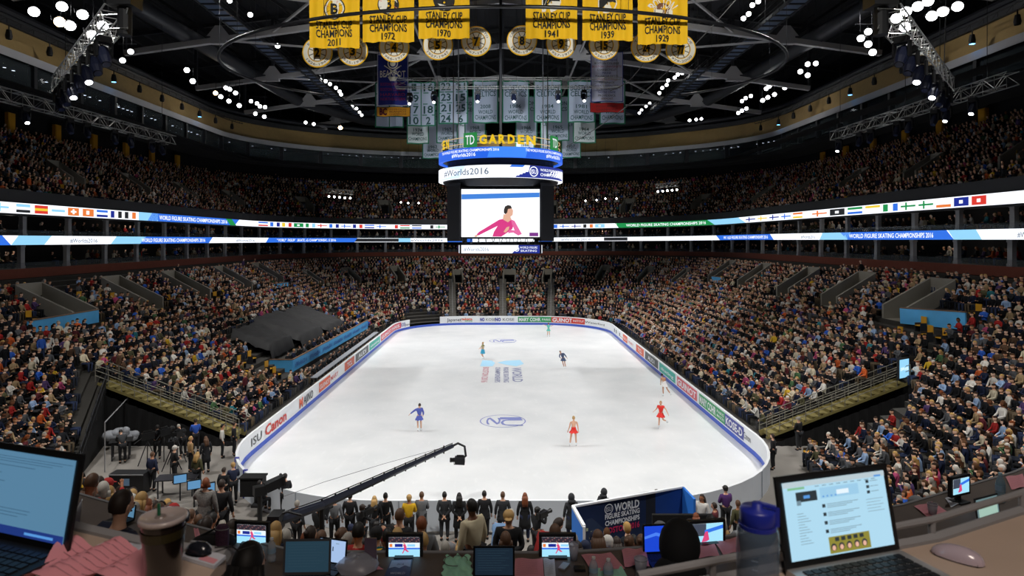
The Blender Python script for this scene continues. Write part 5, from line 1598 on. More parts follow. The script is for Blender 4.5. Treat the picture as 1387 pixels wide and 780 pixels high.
for k, (x0, x1, yb, yr, kind, ey) in enumerate(((419, 487, 65, 2011, 'spoke', 12), (491, 561, 57, 1972, 'spoke', 6), (567, 636, 52.5, 1970, 'spoke', 1),
                                   (712, 782, 53, 1941, 'plain', 0), (789, 857, 55, 1939, 'plain', 2), (864, 931, 60, 1929, 'bear', 9))):
    p0, p1 = atY(x0, yb, BY), atY(x1, yb, BY); w = p1.x-p0.x; cx = (p0.x+p1.x)/2; H = 6.2; zb = p0.z
    lab = 'yellow hockey championship banner %s, %s' % (('with a spoked wheel emblem', 'with a spoked wheel emblem', 'with a spoked wheel emblem', 'with a bare black letter', 'with a bare black letter', 'with a brown bear emblem')[k], ('leftmost of six', 'second from the left', 'third from the left', 'fourth from the left', 'fifth from the left', 'rightmost of six')[k])
    root = empty('championship_banner', (cx, BY, zb), lab, 'banner', 'yellow championship banners')
    mb = MB(); P = cloth(mb, (cx, BY, zb+H), w, H, YC, 40, .07, k*1.7, 4.5); mb.build('banner_cloth', None, root, smooth=True)
    sc = F/BY
    vy = lambda y: H-(yb-y)/sc
    t = MB()
    for s, y, wf, hh in (('STANLEY CUP', yb-31, .72, 10), ('CHAMPIONS', yb-19.5, .72, 10), (str(yr), yb-7.5, .26, 9)):
        t.text(s, lambda u, v, y=y: P(u, vy(y)-v)+Vector((0, -.04, 0)), w=w*wf, h=hh/sc, m=INK, bold=.025)
    t.build('lettering', None, root)
    e = MB(); ve = vy(ey)
    if kind == 'spoke': spoke_b(e, P, ve, 14.5/sc)
    elif kind == 'plain':
        e.text('B', lambda u, v: P(u, vy(ey-3)-v)+Vector((0, -.04, 0)), w=26/sc, h=26/sc, m=YW, bold=.16); e.text('B', lambda u, v: P(u, vy(ey-3)-v)+Vector((0, -.06, 0)), w=23/sc, h=23/sc, m=INK, bold=.14)
    else:
        V, Fc, tw, th = glyphs('BOSTON', .02); r = 17/sc
        def arc(u, v, m_=0): a = -u/tw*2.0; q = r+v*.95; return P(q*-math.sin(a), vy(21)-q*math.cos(a))+Vector((0, -.05-m_, 0))
        e.add([arc(u, v) for u, v in V], Fc, YW)
        e.poly([P((x-897.5)/sc, vy(y))+Vector((0, -.045, 0)) for x, y in ((888, 16), (889, 9), (893, 5), (899, 5), (905, 7), (908, 11), (907, 16), (904, 13), (903, 16), (894, 13), (891, 16))], BRN)
        e.quad(*[P((x-897.5)/sc, vy(y))+Vector((0, -.04, 0)) for x, y in ((885, 20), (911, 20), (911, 13.5), (885, 13.5))], YW)
        e.text('BRUINS', lambda u, v: P(u, vy(16.8)-v)+Vector((0, -.055, 0)), w=23/sc, h=5/sc, m=BRN, bold=.02)
    e.build('emblem', None, root)
    r_ = MB(); r_.tube([(cx-w/2-.1, BY, zb+H), (cx+w/2+.1, BY, zb+H)], .04, 6)
    for q in (-1, 1): r_.tube([(cx+q*w*.4, BY, zb+H), (cx+q*w*.4, BY, roofz(cx)-.2)], .015, 5)
    r_.build('hanging_rod', DSTEEL, root)
# round retired number discs
DY = 43.0
for k, (x, y, num, arcs, yrs) in enumerate(((430, 71, '2', 'E. SHORE', '1926-1940'), (478, 69, '3', 'L. HITCHMAN', '1925-1934'), (534, 64, '4', 'R. ORR', '1966-1976'), (593, 61, '5', 'D. CLAPPER', '1927-1947'),
                                     (645, 56, '7', 'P. A. ESPOSITO', '1967-1975'), (707, 55, '8', 'CAMERON NEELY', '1986-1996'), (760, 59, '9', 'J. BUCYK', '1957-1978'),
                                     (818, 61, '15', 'M. SCHMIDT', '1936-1955'), (875, 64, '24', "T. O'REILLY", '1972-1985'), (922, 67, '77', 'R. BOURQUE', '1979-2000'))):
    c = atY(x, y, DY); R0 = 20.5/F*DY
    root = empty('retired_number_disc', c-Vector((0, 0, R0)), 'round white and gold retired number disc, %s' % ('leftmost of ten', 'second from the left', 'third from the left, above the blue banner', 'fourth from the left', 'fifth from the left, left of the gap', 'sixth from the left, right of the gap', 'seventh from the left', 'eighth from the left, above the white banner', 'ninth from the left', 'rightmost of ten')[k], 'disc', 'retired number discs')
    mb = MB(); mb.lathe(c, ((R0, -.03), (R0, .03), (0, .03)), 40, YC, axis='Y'); mb.lathe(c+Vector((0, -.03, 0)), ((0, 0), (R0, 0)), 40, YC, axis='Y'); mb.build('rim', None, root)
    f = MB(); AX, AZ = (1, 0, 0), (0, 0, 1)
    f.disc(c+Vector((0, -.04, 0)), R0*.93, 40, YW, AX, AZ); f.disc(c+Vector((0, -.05, 0)), R0*.64, 36, YC, AX, AZ, R0*.6); f.disc(c+Vector((0, -.05, 0)), R0*.6, 36, INK, AX, AZ, R0*.57)
    for q in range(8):
        a = 2*math.pi*q/8+.39; d = Vector((math.cos(a), 0, math.sin(a))); n_ = Vector((-d.z, 0, d.x))*.025*R0
        f.quad(*[c+Vector((0, -.055, 0))+v for v in (d*R0*.2-n_, d*R0*.57-n_, d*R0*.57+n_, d*R0*.2+n_)], INK)
    f.build('disc_face', None, root)
    t = MB()
    t.quad(*[c+Vector((u*R0, -.065, v*R0)) for u, v in ((-.22, -.34), (.22, -.34), (.28, .26), (-.28, .26))], YC)
    t.text(num, lambda u, v: c+Vector((u, -.075, v-.02)), w=R0*(.34 if len(num) == 1 else .5), h=R0*.52, m=INK, bold=.05)
    for s, sg, rr in ((arcs, 1, .78), (yrs, -1, .80)):
        V, Fc, tw, th = glyphs(s, .0); span = min(2.6, .19*len(s)+.3)
        vs = []
        for u, v in V:
            q = R0*(rr+sg*v*.22); a = u/tw*span
            vs.append(c+Vector((q*math.sin(a), -.06, sg*q*math.cos(a))))
        t.add(vs, Fc, INK)
    t.build('lettering', None, root)
    h = MB(); h.tube([c+Vector((0, 0, R0)), (c.x, c.y, roofz(c.x)-.3)], .02, 5); h.build('suspension_cable', DSTEEL, root)
# green and white championship banners
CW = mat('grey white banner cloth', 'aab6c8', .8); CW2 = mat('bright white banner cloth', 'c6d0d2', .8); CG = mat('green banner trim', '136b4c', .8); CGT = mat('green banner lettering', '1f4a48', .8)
def cban(x0, x1, yt, yb, Y, lines, label, m=CW, trim=CG, tm=CGT, name='championship_banner', grid=None, tw=.14):
    p0, p1 = atY(x0, yb, Y), atY(x1, yb, Y); w = p1.x-p0.x; cx = (p0.x+p1.x)/2; sc = F/Y; H = (yb-yt)/sc; zb = p0.z
    root = empty(name, (cx, Y, zb), label, 'banner', None)
    mb = MB(); P = cloth(mb, (cx, Y, zb+H), w, H, m, 12, .03, x0, 3, trim, tw); mb.build('banner_cloth', None, root)
    t = MB()
    for s, y, wf, hh in lines:
        if s: t.text(s, lambda u, v, y=y: P(u, (y-yt)/sc-v)+Vector((0, -.04, 0)), w=w*wf, h=hh/sc, m=tm, bold=.01)
    if grid:
        rows, cols_ = len(grid), 2
        for i in range(1, rows): t.quad(*[P(u, v)+Vector((0, -.03, 0)) for u, v in ((-w/2, H*i/rows+.05), (w/2, H*i/rows+.05), (w/2, H*i/rows-.05), (-w/2, H*i/rows-.05))], CG)
        t.quad(*[P(u, v)+Vector((0, -.03, 0)) for u, v in ((-.05, H), (.05, H), (.05, 0), (-.05, 0))], CG)
        for i, row in enumerate(grid):
            for j, s in enumerate(row):
                if s: t.text(s, lambda u, v, i=i, j=j: P((j-.5)*w/2+u, H*(i+.5)/rows-v)+Vector((0, -.04, 0)), w=w*.33 if len(s) > 1 else w*.16, h=H/rows*.66, m=tm, bold=.02)
    if t.v: t.build('lettering', None, root)
    h = MB()
    for q in (-.45, .45): h.tube([(cx+q*w, Y, zb+H), (cx+q*w, Y, roofz(cx)-.3)], .015, 4)
    h.build('suspension_cables', DSTEEL, root)
    return root
cban(508, 547, 112, 173, 72.5, [], 'green and white banner with empty number squares behind the blue college banner', grid=[('', '14'), ('', '3'), ('', ''), ('', '')])
cban(551, 590, 111, 171, 72, [], 'green and white retired number banner, left one beside the blue college banner', grid=[('1', '16'), ('19', ''), ('17', '18'), ('10', '2')])
cban(594, 634, 110, 168, 72, [], 'green and white retired number banner, right one beside the lettered banners', grid=[('22', '31'), ('23', '15'), ('21', '25'), ('24', '6')])
for x0, x1, yb, yr in ((640, 675, 167, '2008'), (680, 717, 166, '1986'), (723, 761, 166, '1984'), (769, 806, 166, '1981'), (812, 847, 168, '1976')):
    cban(x0, x1, 109, yb, 72, [('BOSTON', 119, .8, 7), ('CELTICS', 127, .8, 7), (yr, 144, .4, 5), ('WORLD', 151.5, .55, 5), ('CHAMPIONS', 159, .8, 6)], 'upper row green edged basketball banner, %s' % {'2008': 'leftmost, beside the number grids', '1986': 'second from the left', '1984': 'in the middle', '1981': 'left of the white league banner', '1976': 'mostly behind the white league banner'}[yr])
for x0, x1, yb, yr in ((551, 581, 195, '1974'), (591, 620, 194, '1969'), (629, 658, 192, '1968'), (698, 728, 192, '1966'), (740, 771, 191, '1965'), (776, 807, 194, '1964')):
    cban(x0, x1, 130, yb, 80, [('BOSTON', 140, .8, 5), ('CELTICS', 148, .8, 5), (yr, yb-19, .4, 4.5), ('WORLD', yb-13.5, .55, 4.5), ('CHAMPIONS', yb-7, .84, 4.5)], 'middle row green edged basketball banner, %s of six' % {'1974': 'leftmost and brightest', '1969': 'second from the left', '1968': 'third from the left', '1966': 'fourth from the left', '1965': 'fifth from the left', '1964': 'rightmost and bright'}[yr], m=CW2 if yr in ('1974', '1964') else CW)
for x0, x1, yb, yr in ((572, 601, 215, '1962'), (606, 634, 212, '1961'), (698, 724, 212, '1960'), (732, 756, 212, '1959'), (760, 787, 214, '1957')):
    cban(x0, x1, 150, yb, 88, [('BOSTON', 160, .8, 5), ('CELTICS', 168, .8, 5), (yr, yb-16, .4, 4), ('WORLD', yb-11, .55, 4), ('CHAMPIONS', yb-5.5, .84, 4)], 'lowest row green edged basketball banner, %s of five' % {'1962': 'leftmost', '1961': 'second from the left', '1960': 'in the middle', '1959': 'fourth from the left', '1957': 'rightmost'}[yr])
NAV = mat('royal blue banner', '1b2a86', .8); RDT = mat('banner red lettering', 'a02a50', .8)
r0 = cban(511, 553, 73, 143, 62, [('BEANPOT', 100, .82, 9)], 'tall royal blue college banner with a white crest hanging left of the rafters', m=NAV, trim=mat('pale banner edge', 'b8bcd0', .8), tm=YW, tw=.07)
c = atY(532, 86, 61.9); e = MB(); AX, AZ = (1, 0, 0), (0, 0, 1)
e.disc(c, .5, 20, YW, AX, AZ, .4); e.disc(c+Vector((0, -.01, 0)), .28, 16, YW, AX, AZ)
for q in (-1, 1): e.bar(c+Vector((q*-.8, -.02, -.2)), c+Vector((q*.7, -.02, -1.2)), .08, .08, YW)
e.poly([c+Vector((u, -.01, v)) for u, v in ((-.5, -1.25), (.5, -1.25), (.25, -1.65), (-.25, -1.65))], YW)
e.build('crest', None, r0)
e = MB()
for y, s in ((114, 'BOSTON UNIVERSITY'), (121, 'BOSTON COLLEGE'), (128, 'HARVARD'), (134, 'NORTHEASTERN')): e.text(s, lambda u, v, y=y: atY(532, y, 61.93)+Vector((u, 0, v)), w=2.3, h=.28, m=RDT)
e.build('lettering', None, r0)
cban(510, 556, 144.5, 158, 62, [], 'small yellow college banner under the tall royal blue one', m=mat('amber banner', 'd99a1c', .8), trim=INK, tw=.06)
e = MB(); c = atY(519, 151, 61.9); e.text('BC', lambda u, v: c+Vector((u, 0, v)), w=.7, h=.62, m=mat('banner maroon', '5a1420', .8), bold=.05)
for y, s in ((148, 'BOSTON COLLEGE'), (151.3, 'BEANPOT'), (154.6, 'CHAMPIONS')): e.text(s, lambda u, v, y=y: atY(539, y, 61.9)+Vector((u, 0, v)), w=1.6, h=.17, m=mat('banner maroon', '5a1420'))
o = [q for q in bpy.data.objects if q.get('label', '').startswith('small yellow college')][0]; e.build('lettering', None, o)
r0 = cban(800, 844, 70, 138, 62, [], 'tall white college league banner with lines of school names', m=mat('lilac white banner', 'c8cde6', .8), trim=mat('blue banner edge', '2c3f9c', .8), tw=.07)
e = MB()
for k, (s, mm) in enumerate((('HOCKEY EAST', NAV), ('CHAMPIONSHIP', NAV), ('BOSTON COLLEGE', INK), ('BOSTON UNIVERSITY', RDT), ('CONNECTICUT', INK), ('MAINE', NAV), ('MASSACHUSETTS', INK), ('UMASS LOWELL', RDT), ('MERRIMACK', INK),
                         ('NEW HAMPSHIRE', NAV), ('NORTHEASTERN', INK), ('NOTRE DAME', NAV), ('PROVIDENCE', INK), ('VERMONT', BRN))):
    e.text(s, lambda u, v, k=k: atY(822, 77+k*4.35, 61.93)+Vector((u, 0, v)), w=.165*len(s), h=.2, m=mm)
e.build('lettering', None, r0)
r0 = cban(799, 845, 139, 152.5, 62, [], 'small dark red college banner under the tall white one', m=mat('deep red banner', 'b01c1c', .8), trim=INK, tw=.05)
e = MB()
for y, s in ((144, 'BOSTON UNIVERSITY'), (148.5, 'CHAMPIONS')): e.text(s, lambda u, v, y=y: atY(822, y, 61.93)+Vector((u, 0, v)), w=2.0, h=.2, m=mat('deep red lettering', '4a1010'))
e.build('lettering', None, r0)
# ================================================================== PEOPLE ON THE ICE AND THE FLOOR
def skater(px, fy, hy, key, P, label, hair, hc, dress, rz=0.0, sk=0, trousers=None, sleeves=False, skirt=.22, bare=False, skm=None, tilt=0.0, skirtm=None):
    p = at(px, fy, .05); h = (fy-hy)/F*p.y
    M = person_meshes(key, P, hair, 0, sleeves, .82)
    root = empty('skater', p, label, 'person'); root.rotation_euler = (tilt, 0, rz)
    sc = max(.93, min(1.08, h/1.70)); root.scale = (sc,)*3
    b_ = slotted('body', M['body'], skm or SKINS[sk], root); slotted('face_features', M['face'], DARKF, b_)
    slotted('hair', M['hair'], HAIRS[hc], root)
    pel = Vector(P['pel']); che = Vector(P['che'])
    if not bare: slotted('bodice', M['top'], dress, root)
    else:
        mb = MB(); mb.tube([pel+Vector((0, 0, -.08)), pel+Vector((0, 0, .08)), pel.lerp(che, .45)], [.15, .14, .125], 12); child(root, 'bodice', mb, dress)
    mb = MB(); n = 18
    rings = ((pel+Vector((0, 0, .06)), .135), (pel+Vector((0, 0, -.06)), .19), (pel+Vector((0, 0, -skirt)), .27)); vs = []
    for j, (c, r) in enumerate(rings): vs += [(c.x+r*(1+.08*math.sin(5*q*2*math.pi/n)*(j == 2))*math.cos(2*math.pi*q/n), c.y+r*.9*math.sin(2*math.pi*q/n), c.z+(.03*math.sin(3*q) if j == 2 else 0)) for q in range(n)]
    mb.add(vs, [(i*n+j, i*n+(j+1) % n, (i+1)*n+(j+1) % n, (i+1)*n+j) for i in range(2) for j in range(n)]); child(root, 'skirt', mb, skirtm or dress)
    for s in 'LR':
        an = Vector(P['an'+s]); ft = Vector(P.get('ft'+s, an+Vector((0, .14, -.04)))); d = (ft-an)
        bt = MB(); bt.tube([an+(Vector(P['kn'+s])-an).normalized()*.1, an, an+d*.5+Vector((0, 0, -.01)), ft], [.05, .052, .048, .03], 8); k = child(root, 'skate_boot', bt, WHITE if sk != 9 else SKINS[0])
        bl = MB(); bl.bar(an-d*.35+Vector((0, 0, -.085)), ft+d*.2+Vector((0, 0, -.055)), .008, .045); child(k, 'blade', bl, mat('skate blade', 'c8ccd2', .2, metal=1))
    return root
DV = mat('dress blue violet', '4a58b0', .6, noise=.3, scale=20); DR = mat('dress scarlet', 'e0281e', .6); DTQ = mat('dress turquoise', '3aa6cc', .6); DW = mat('dress white', 'f2f0ee', .6)
DN = mat('dress slate blue', '4a5a7e', .6, noise=.4, scale=20); DT = mat('dress teal', '5fc0b4', .6); DGR = mat('dress olive gold', '9aa070', .6)
skater(568, 584, 551, 'sk1', pose_stand(elL=(-.36, .05, 1.28), wrL=(-.56, .08, 1.12), elR=(.25, -.05, 1.14), wrR=(.27, .1, .98), knL=(-.08, .1, .52), anL=(-.1, -.06, .12), hd=(.02, .04, 1.6)), 'skater in a blue violet dress gliding away at the left of the ice', 'bun', 'dark brown', DV, .35, sleeves=True)
skater(777, 604, 565, 'sk2', pose_stand(hiL=(-.1, 0, .9), knL=(-.16, .03, .5), anL=(-.22, -.02, .1), anR=(.16, 0, .1), knR=(.13, .02, .5), elL=(-.24, -.02, 1.14), wrL=(-.3, .04, .92), elR=(.24, -.02, 1.14), wrR=(.28, .04, .9)), 'skater with blond hair, bare back and short scarlet skirt standing near the emblem', 'bun', 'blond', DR, .05, bare=True, skirt=.16)
skater(895, 580, 550, 'sk3', pose_stand(elL=(-.34, .08, 1.26), wrL=(-.46, .1, 1.02), elR=(.28, 0, 1.2), wrR=(.38, .1, 1.1), knL=(-.14, -.02, .56), anL=(-.30, -.32, .42), ftL=(-.36, -.44, .36), knR=(.08, .1, .5), anR=(.12, .02, .1)), 'blond skater in a scarlet dress on one leg at the right of the ice', 'bun', 'blond', DR, 2.7, sleeves=False)
skater(900, 536, 512, 'sk4', pose_stand(spi=(-.02, .02, 1.1), che=(-.06, .08, 1.28), nek=(-.08, .12, 1.42), hd=(-.1, .18, 1.54), shL=(-.24, .08, 1.36), shR=(.12, .08, 1.36), elL=(-.26, .1, 1.1), wrL=(-.2, .2, .92), elR=(.14, .08, 1.1), wrR=(.12, .2, .92), knR=(.2, -.06, .52), anR=(.42, -.2, .16), ftR=(.5, -.1, .12)), 'skater in a white skirt with bare back pushing off beside the right boards', 'short', 'black', DW, .3, sk=1, bare=True)
skater(763, 499, 478, 'sk5', pose_stand(spi=(.04, 0, 1.1), che=(.12, .02, 1.28), nek=(.2, .03, 1.4), hd=(.26, .05, 1.52), shL=(-.05, 0, 1.38), shR=(.3, 0, 1.34), elL=(-.2, -.02, 1.2), wrL=(-.3, .04, 1.06), elR=(.36, .04, 1.12), wrR=(.26, .12, 1.0), knL=(-.14, .06, .52), anL=(-.24, -.02, .12), knR=(.04, .08, .52), anR=(-.1, -.04, .1)), 'skater in a slate blue dress leaning right before the painted lettering', 'bun', 'black', DN, 3.0, sleeves=True)
skater(654, 486, 465, 'sk6', pose_stand(spi=(-.02, 0, 1.12), che=(-.06, 0, 1.31), nek=(-.09, .02, 1.45), hd=(-.12, .05, 1.58), shL=(-.24, 0, 1.38), shR=(.12, 0, 1.4), elL=(-.28, .1, 1.16), wrL=(-.22, .28, 1.1), elR=(.2, .1, 1.18), wrR=(.24, .26, 1.04), knL=(-.06, .12, .54), anL=(-.12, -.04, .14), knR=(.12, .12, .5), anR=(.1, -.1, .1)), 'blond skater in olive bodice and turquoise skirt left of the painted lettering', 'bun', 'blond', DGR, 2.0, sleeves=False, skirt=.4, skirtm=DTQ)
skater(743, 456, 441, 'sk7', pose_stand(elL=(-.38, .02, 1.42), wrL=(-.62, .03, 1.5), elR=(.36, .02, 1.34), wrR=(.58, .05, 1.42), anL=(-.14, 0, .1), anR=(.14, 0, .1)), 'distant skater in a teal dress with arms spread near the far boards', 'bun', 'brown', DT, .1, sleeves=False)

CAMM = mat('camera black', '0f1012', .45)
def camera_extra(on_shoulder=True, seat=False):
    def f(root):
        k = root
        c = MB(); z = 1.5
        c.box((.16, .12, z), (.15, .42, .2)); c.lathe((.16, .33, z), ((.05, 0), (.065, .05), (.065, .2), (.08, .24), (0, .24)), 10, axis='Y'); c.box((.16, -.12, z+.02), (.12, .14, .2)); c.box((.16, .1, z+.15), (.04, .22, .04)); c.box((.08, .22, z+.06), (.05, .12, .06))
        child(k, 'shoulder_camera', c, CAMM)
    return f
stA = pose_stand(); stFold = pose_stand(elL=(-.24, .06, 1.14), wrL=(-.02, .2, 1.12), elR=(.24, .06, 1.14), wrR=(.02, .22, 1.16))
stBack = pose_stand(elL=(-.24, -.1, 1.14), wrL=(-.03, -.17, .96), elR=(.24, -.1, 1.14), wrR=(.03, -.18, .95))
stCam = pose_stand(elL=(-.16, .2, 1.28), wrL=(.06, .3, 1.44), elR=(.28, .1, 1.24), wrR=(.2, .26, 1.42))
stHead = pose_stand(elL=(-.3, .08, 1.22), wrL=(-.1, .12, 1.5), look=.5)
stLean = pose_stand(spi=(0, .08, 1.1), che=(0, .25, 1.24), nek=(0, .36, 1.34), hd=(0, .44, 1.42), shL=(-.18, .24, 1.3), shR=(.18, .24, 1.3), elL=(-.22, .36, 1.08), wrL=(-.1, .52, 1.0), elR=(.22, .36, 1.08), wrR=(.1, .52, 1.0))
HGT = 1.72
def stand_at(px, hy, Y, **k):
    """a standing person on the event floor whose head shows at this place"""
    p = Vector(((px-CX)/F*Y, Y, 0)); return person(p, k.pop('rz', 0), **k)
L = [  # px, Y, pose key, pose, hair, hair colour, top, bottom, coat, extra, rz, label
 (402, 23.6, 'stA', stA, 'short', 'grey', 'charcoal', 'black', 0, None, -.3, 'grey haired man in a dark tee standing left of the jib crane'),
 (431, 23.2, 'stCam', stCam, 'cap', 'black', 'black', 'black', 0, 'cam', -.3, 'camera operator in black aiming right, left of the jib arm'),
 (453, 24.0, 'stA', stA, 'short', 'brown', 'grey', 'black', 0, None, .1, 'man in a grey shirt standing behind the jib arm'),
 (474, 24.3, 'stA', stA, 'beanie', 'black', 'black', 'black', 0, None, 0, 'person in a black knit hat and black jacket by the near boards'),
 (475, 21.6, 'stFold', stFold, 'cap', 'navy', 'charcoal', 'black', 0, None, 0, 'person in a navy cap and charcoal hoodie in front of the jib arm'),
 (490, 23.2, 'stCam', stCam, 'short', 'dark brown', 'black', 'black', 0, 'cam', -.5, 'camera operator in black pointing a camera right under the jib arm'),
 (507, 24.0, 'stLg', stA, 'long', 'blond', 'black', 'charcoal', 0, None, .1, 'woman with long blond hair in black standing right of a camera operator'),
 (493, 20.6, 'stA', stA, 'short', 'dark brown', 'black', 'black', 0, None, 0, 'man in a black tee seen from behind, below the jib arm'),
 (509, 21.8, 'stCam', stCam, 'cap', 'black', 'black', 'black', 0, 'cam', -.7, 'camera operator in a black cap crouched over a camera'),
 (522, 24.3, 'stA', stA, 'short', 'black', 'black', 'black', 0, None, 0, 'man in a black suit left of the yellow jacket'),
 (554, 24.1, 'stFold', stFold, 'short', 'blond', 'yellow', 'black', 0, None, 0, 'person in a bright yellow jacket by the near boards'),
 (571, 24.4, 'stFold', stFold, 'short', 'brown', 'grey', 'charcoal', .35, None, 0, 'person in a grey coat right of the yellow jacket'),
 (602, 24.4, 'stBack', stBack, 'short', 'black', 'charcoal', 'charcoal', .2, None, 0, 'man in a dark suit with hands clasped behind his back'),
 (622, 24.3, 'stBackL', stBack, 'long', 'black', 'black', 'black', .4, None, .1, 'woman with long black hair in a knee length black coat'),
 (656, 24.5, 'stA', stA, 'short', 'black', 'black', 'black', .2, None, .1, 'man in a black suit with a pale collar by the boards'),
 (681, 24.4, 'stA', stA, 'short', 'brown', 'charcoal', 'black', .2, None, 0, 'brown haired man in a charcoal suit by the boards'),
 (711, 24.3, 'stAL', stA, 'long', 'auburn', 'black', 'navy', .42, None, 0, 'woman with long auburn hair in a black coat by the boards'),
 (727, 23.0, 'stCam', stCam, 'cap', 'black', 'black', 'black', 0, 'cam', -.7, 'camera operator in black right of the auburn haired woman'),
 (774, 24.2, 'stH', stA, 'hood', 'charcoal', 'charcoal', 'navy', .4, None, .1, 'person in a dark hooded coat left of the blue booth'),
 (818, 25.0-.3, 'stH', stA, 'hood', 'charcoal', 'charcoal', 'black', .4, None, -.6, 'person in a dark hooded coat behind the blue booth'),
 (889, 24.9-.3, 'stCam', stCam, 'beanie', 'black', 'black', 'black', 0, 'cam', -.6, 'camera operator in black behind the right end of the booth'),
 (951, 24.2, 'stAL', stA, 'long', 'dark brown', 'white', 'black', 0, None, 2.4, 'woman in a white and red jacket facing the camera by the curved boards'),
 (968, 23.4, 'stA', stA, 'short', 'dark brown', 'maroon', 'black', 0, None, 1.0, 'person in a maroon coat beside the woman in white'),
 (983, 25.0, 'stFold', stFold, 'short', 'black', 'purple', 'black', 0, None, .2, 'person in a purple jacket by the curved right boards'),
 (1000, 23.6, 'stA', stA, 'short', 'brown', 'olive', 'black', 0, None, .3, 'person in an olive jacket right of the purple jacket'),
 (943, 19.5, 'stAL', stA, 'long', 'auburn', 'blue', 'black', 0, None, .1, 'woman with long auburn hair in a bright blue top'),
 (977, 19.0, 'stAL', stA, 'long', 'black', 'grey', 'black', 0, None, 0, 'woman with black hair in a grey vest near the right floor'),
]
for (px, Y, key, P, hair, hc, top, bot, coat, ex, rz, lab) in L:
    p = Vector(((px-CX)/F*Y, Y, .0))
    sc = 1.0
    if px in (943, 977): p.z = 1.25
    person(p, rz, key+('c' if coat else ''), P, hair, hc, top, bot, lab, sk=rnd.choice((0, 0, 1, 2)), coat=coat, extra=camera_extra() if ex else None, scale=1.04)
for px, Y in ((943, 19.5), (977, 19.0)):
    x = (px-CX)/F*Y; mb = MB(); mb.box((x, Y, .6), (.9, .9, 1.2), BLACK); mb.box((x, Y, 1.22), (.96, .96, .05), DSTEEL)
    tag(mb.build('riser_block'), 'low black riser under the %s' % ('woman in the blue top' if px == 943 else 'woman in the grey vest'), 'riser')

# left broadcast compound
def fl(px, py): return at(px, py, 0)
LB = [
 (265, 612, 'stFold', stFold, 'short', 'dark brown', 'blue', 'black', .0, .6, 'person in a bright blue jacket standing by the broadcast table'),
 (301, 620, 'stA', stA, 'short', 'black', 'white', 'black', 0, -1.2, 'man in a white shirt and black trousers on the left concrete floor'),
 (317, 617, 'stA', stA, 'short', 'dark brown', 'black', 'black', 0, -1.0, 'person in black beside the man in the white shirt'),
 (279, 640, 'stAL', stA, 'long', 'brown', 'black', 'black', .4, .8, 'woman in a black coat standing below the blue jacket'),
 (248, 618, 'stLean', stLean, 'short', 'grey', 'charcoal', 'black', 0, .9, 'grey haired person bending over the broadcast equipment'),
 (213, 622, 'stFold', stFold, 'short', 'black', 'black', 'black', 0, .4, 'technician in black standing among the broadcast cameras'),
 (166, 627, 'stLean', stLean, 'cap', 'black', 'charcoal', 'black', 0, .7, 'technician bending over the grey covered equipment table'),
 (206, 665, 'stA', stA, 'short', 'brown', 'navy', 'black', 0, -.3, 'man in a navy jacket at the left side of the commentary table'),
 (258, 640, 'stA', stA, 'bob', 'blond', 'tan', 'black', 0, -.8, 'blond person in a tan jacket beside the small monitors'),
 (267, 665, 'stAL', stA, 'bob', 'blond', 'olive', 'black', 0, -.3, 'person in an olive jacket below the small monitors'),
 (236, 655, 'stFold', stFold, 'short', 'white', 'black', 'black', 0, -.8, 'white haired man in black by the commentary table'),
 (303, 690, 'stA', stA, 'short', 'dark brown', 'black', 'black', 0, -.2, 'man in black behind the draped low table at left'),
 (316, 682, 'stFold', stFold, 'short', 'blond', 'navy', 'black', 0, .6, 'balding man in a navy jacket near the draped low table'),
 (386, 700, 'stFold', stFold, 'short', 'black', 'black', 'black', 0, .3, 'technician in black by the gate of the rink boards'),
]
for (px, py, key, P, hair, hc, top, bot, coat, rz, lab) in LB:
    person(fl(px, py), rz, key+('c' if coat else ''), P, hair, hc, top, bot, lab, sk=rnd.choice((0, 0, 1)), coat=coat)
person(fl(1047, 636), .9, 'stA', stA, 'short', 'dark brown', 'black', 'black', 'man in black standing alone on the concrete at the right end of the rink')
person(at(1082, 610, .3), .5, 'stFold', stFold, 'short', 'grey', 'black', 'charcoal', 'grey haired person standing at the edge of the right corner seats')
# people standing out in the stands
for px, Y, hy, col, hc, key, P, lab, coat in ((278, 15.5, 648, 'grey', 'auburn', 'stHead', stHead, 'woman in a grey patterned coat standing on the phone in the left near stand', .45),
        (300, 16.5, 650, 'black', 'dark brown', 'stA', stA, 'man in black standing right of the woman in the grey coat', 0)):
    z = EYE-(hy-CY)/F*Y-1.74; p = Vector(((px-CX)/F*Y, Y, z))
    if coat: CM['leopard'] = mat('cloth leopard', '7d7a76', .9, noise=.8, scale=30)
    person(p, 0, key+('c' if coat else ''), P, 'bob' if coat else 'short', hc, 'leopard' if coat else col, 'black', lab, coat=coat)
    mb = MB(); mb.box((p.x, p.y, (z+.0)/2), (.8, .7, z)); tag(mb.build('stand_step', TERR), 'dark step under the %s' % ('woman in the grey coat' if coat else 'man beside the grey coat'), 'step')
def near_person(px, hy, w, key, P, hair, hc, top, lab, rz=0, seated=False, sk=0, bottom='charcoal', sleeves=True):
    """somebody on the near stand, sized by the head"""
    Y = w; hh = 1.35 if seated else 1.74
    z = EYE-(hy-CY)/F*Y-hh; p = Vector(((px-CX)/F*Y, Y, z))
    return person(p, rz, key, P, hair, hc, top, bottom, lab, sk=sk, sleeves=sleeves)
near_person(640, 677, 10.6, 'stA', stA, 'beanie', 'black', 'cream', 'man in a cream sweater and black knit hat standing in the near stand', .8, sk=3)
near_person(689, 691, 11.2, 'stFold', stFold, 'short', 'blond', 'black', 'smiling blond woman in a black jacket facing the camera in the near stand', 3.1)
near_person(672, 690, 12.5, 'stLean', stLean, 'short', 'white', 'light blue', 'white haired person in a light blue shirt bending in the near stand', -.6)
near_person(729, 699, 11.5, 'stLean', stLean, 'short', 'dark brown', 'red', 'person in a red and white striped top bending right in the near stand', -.9)
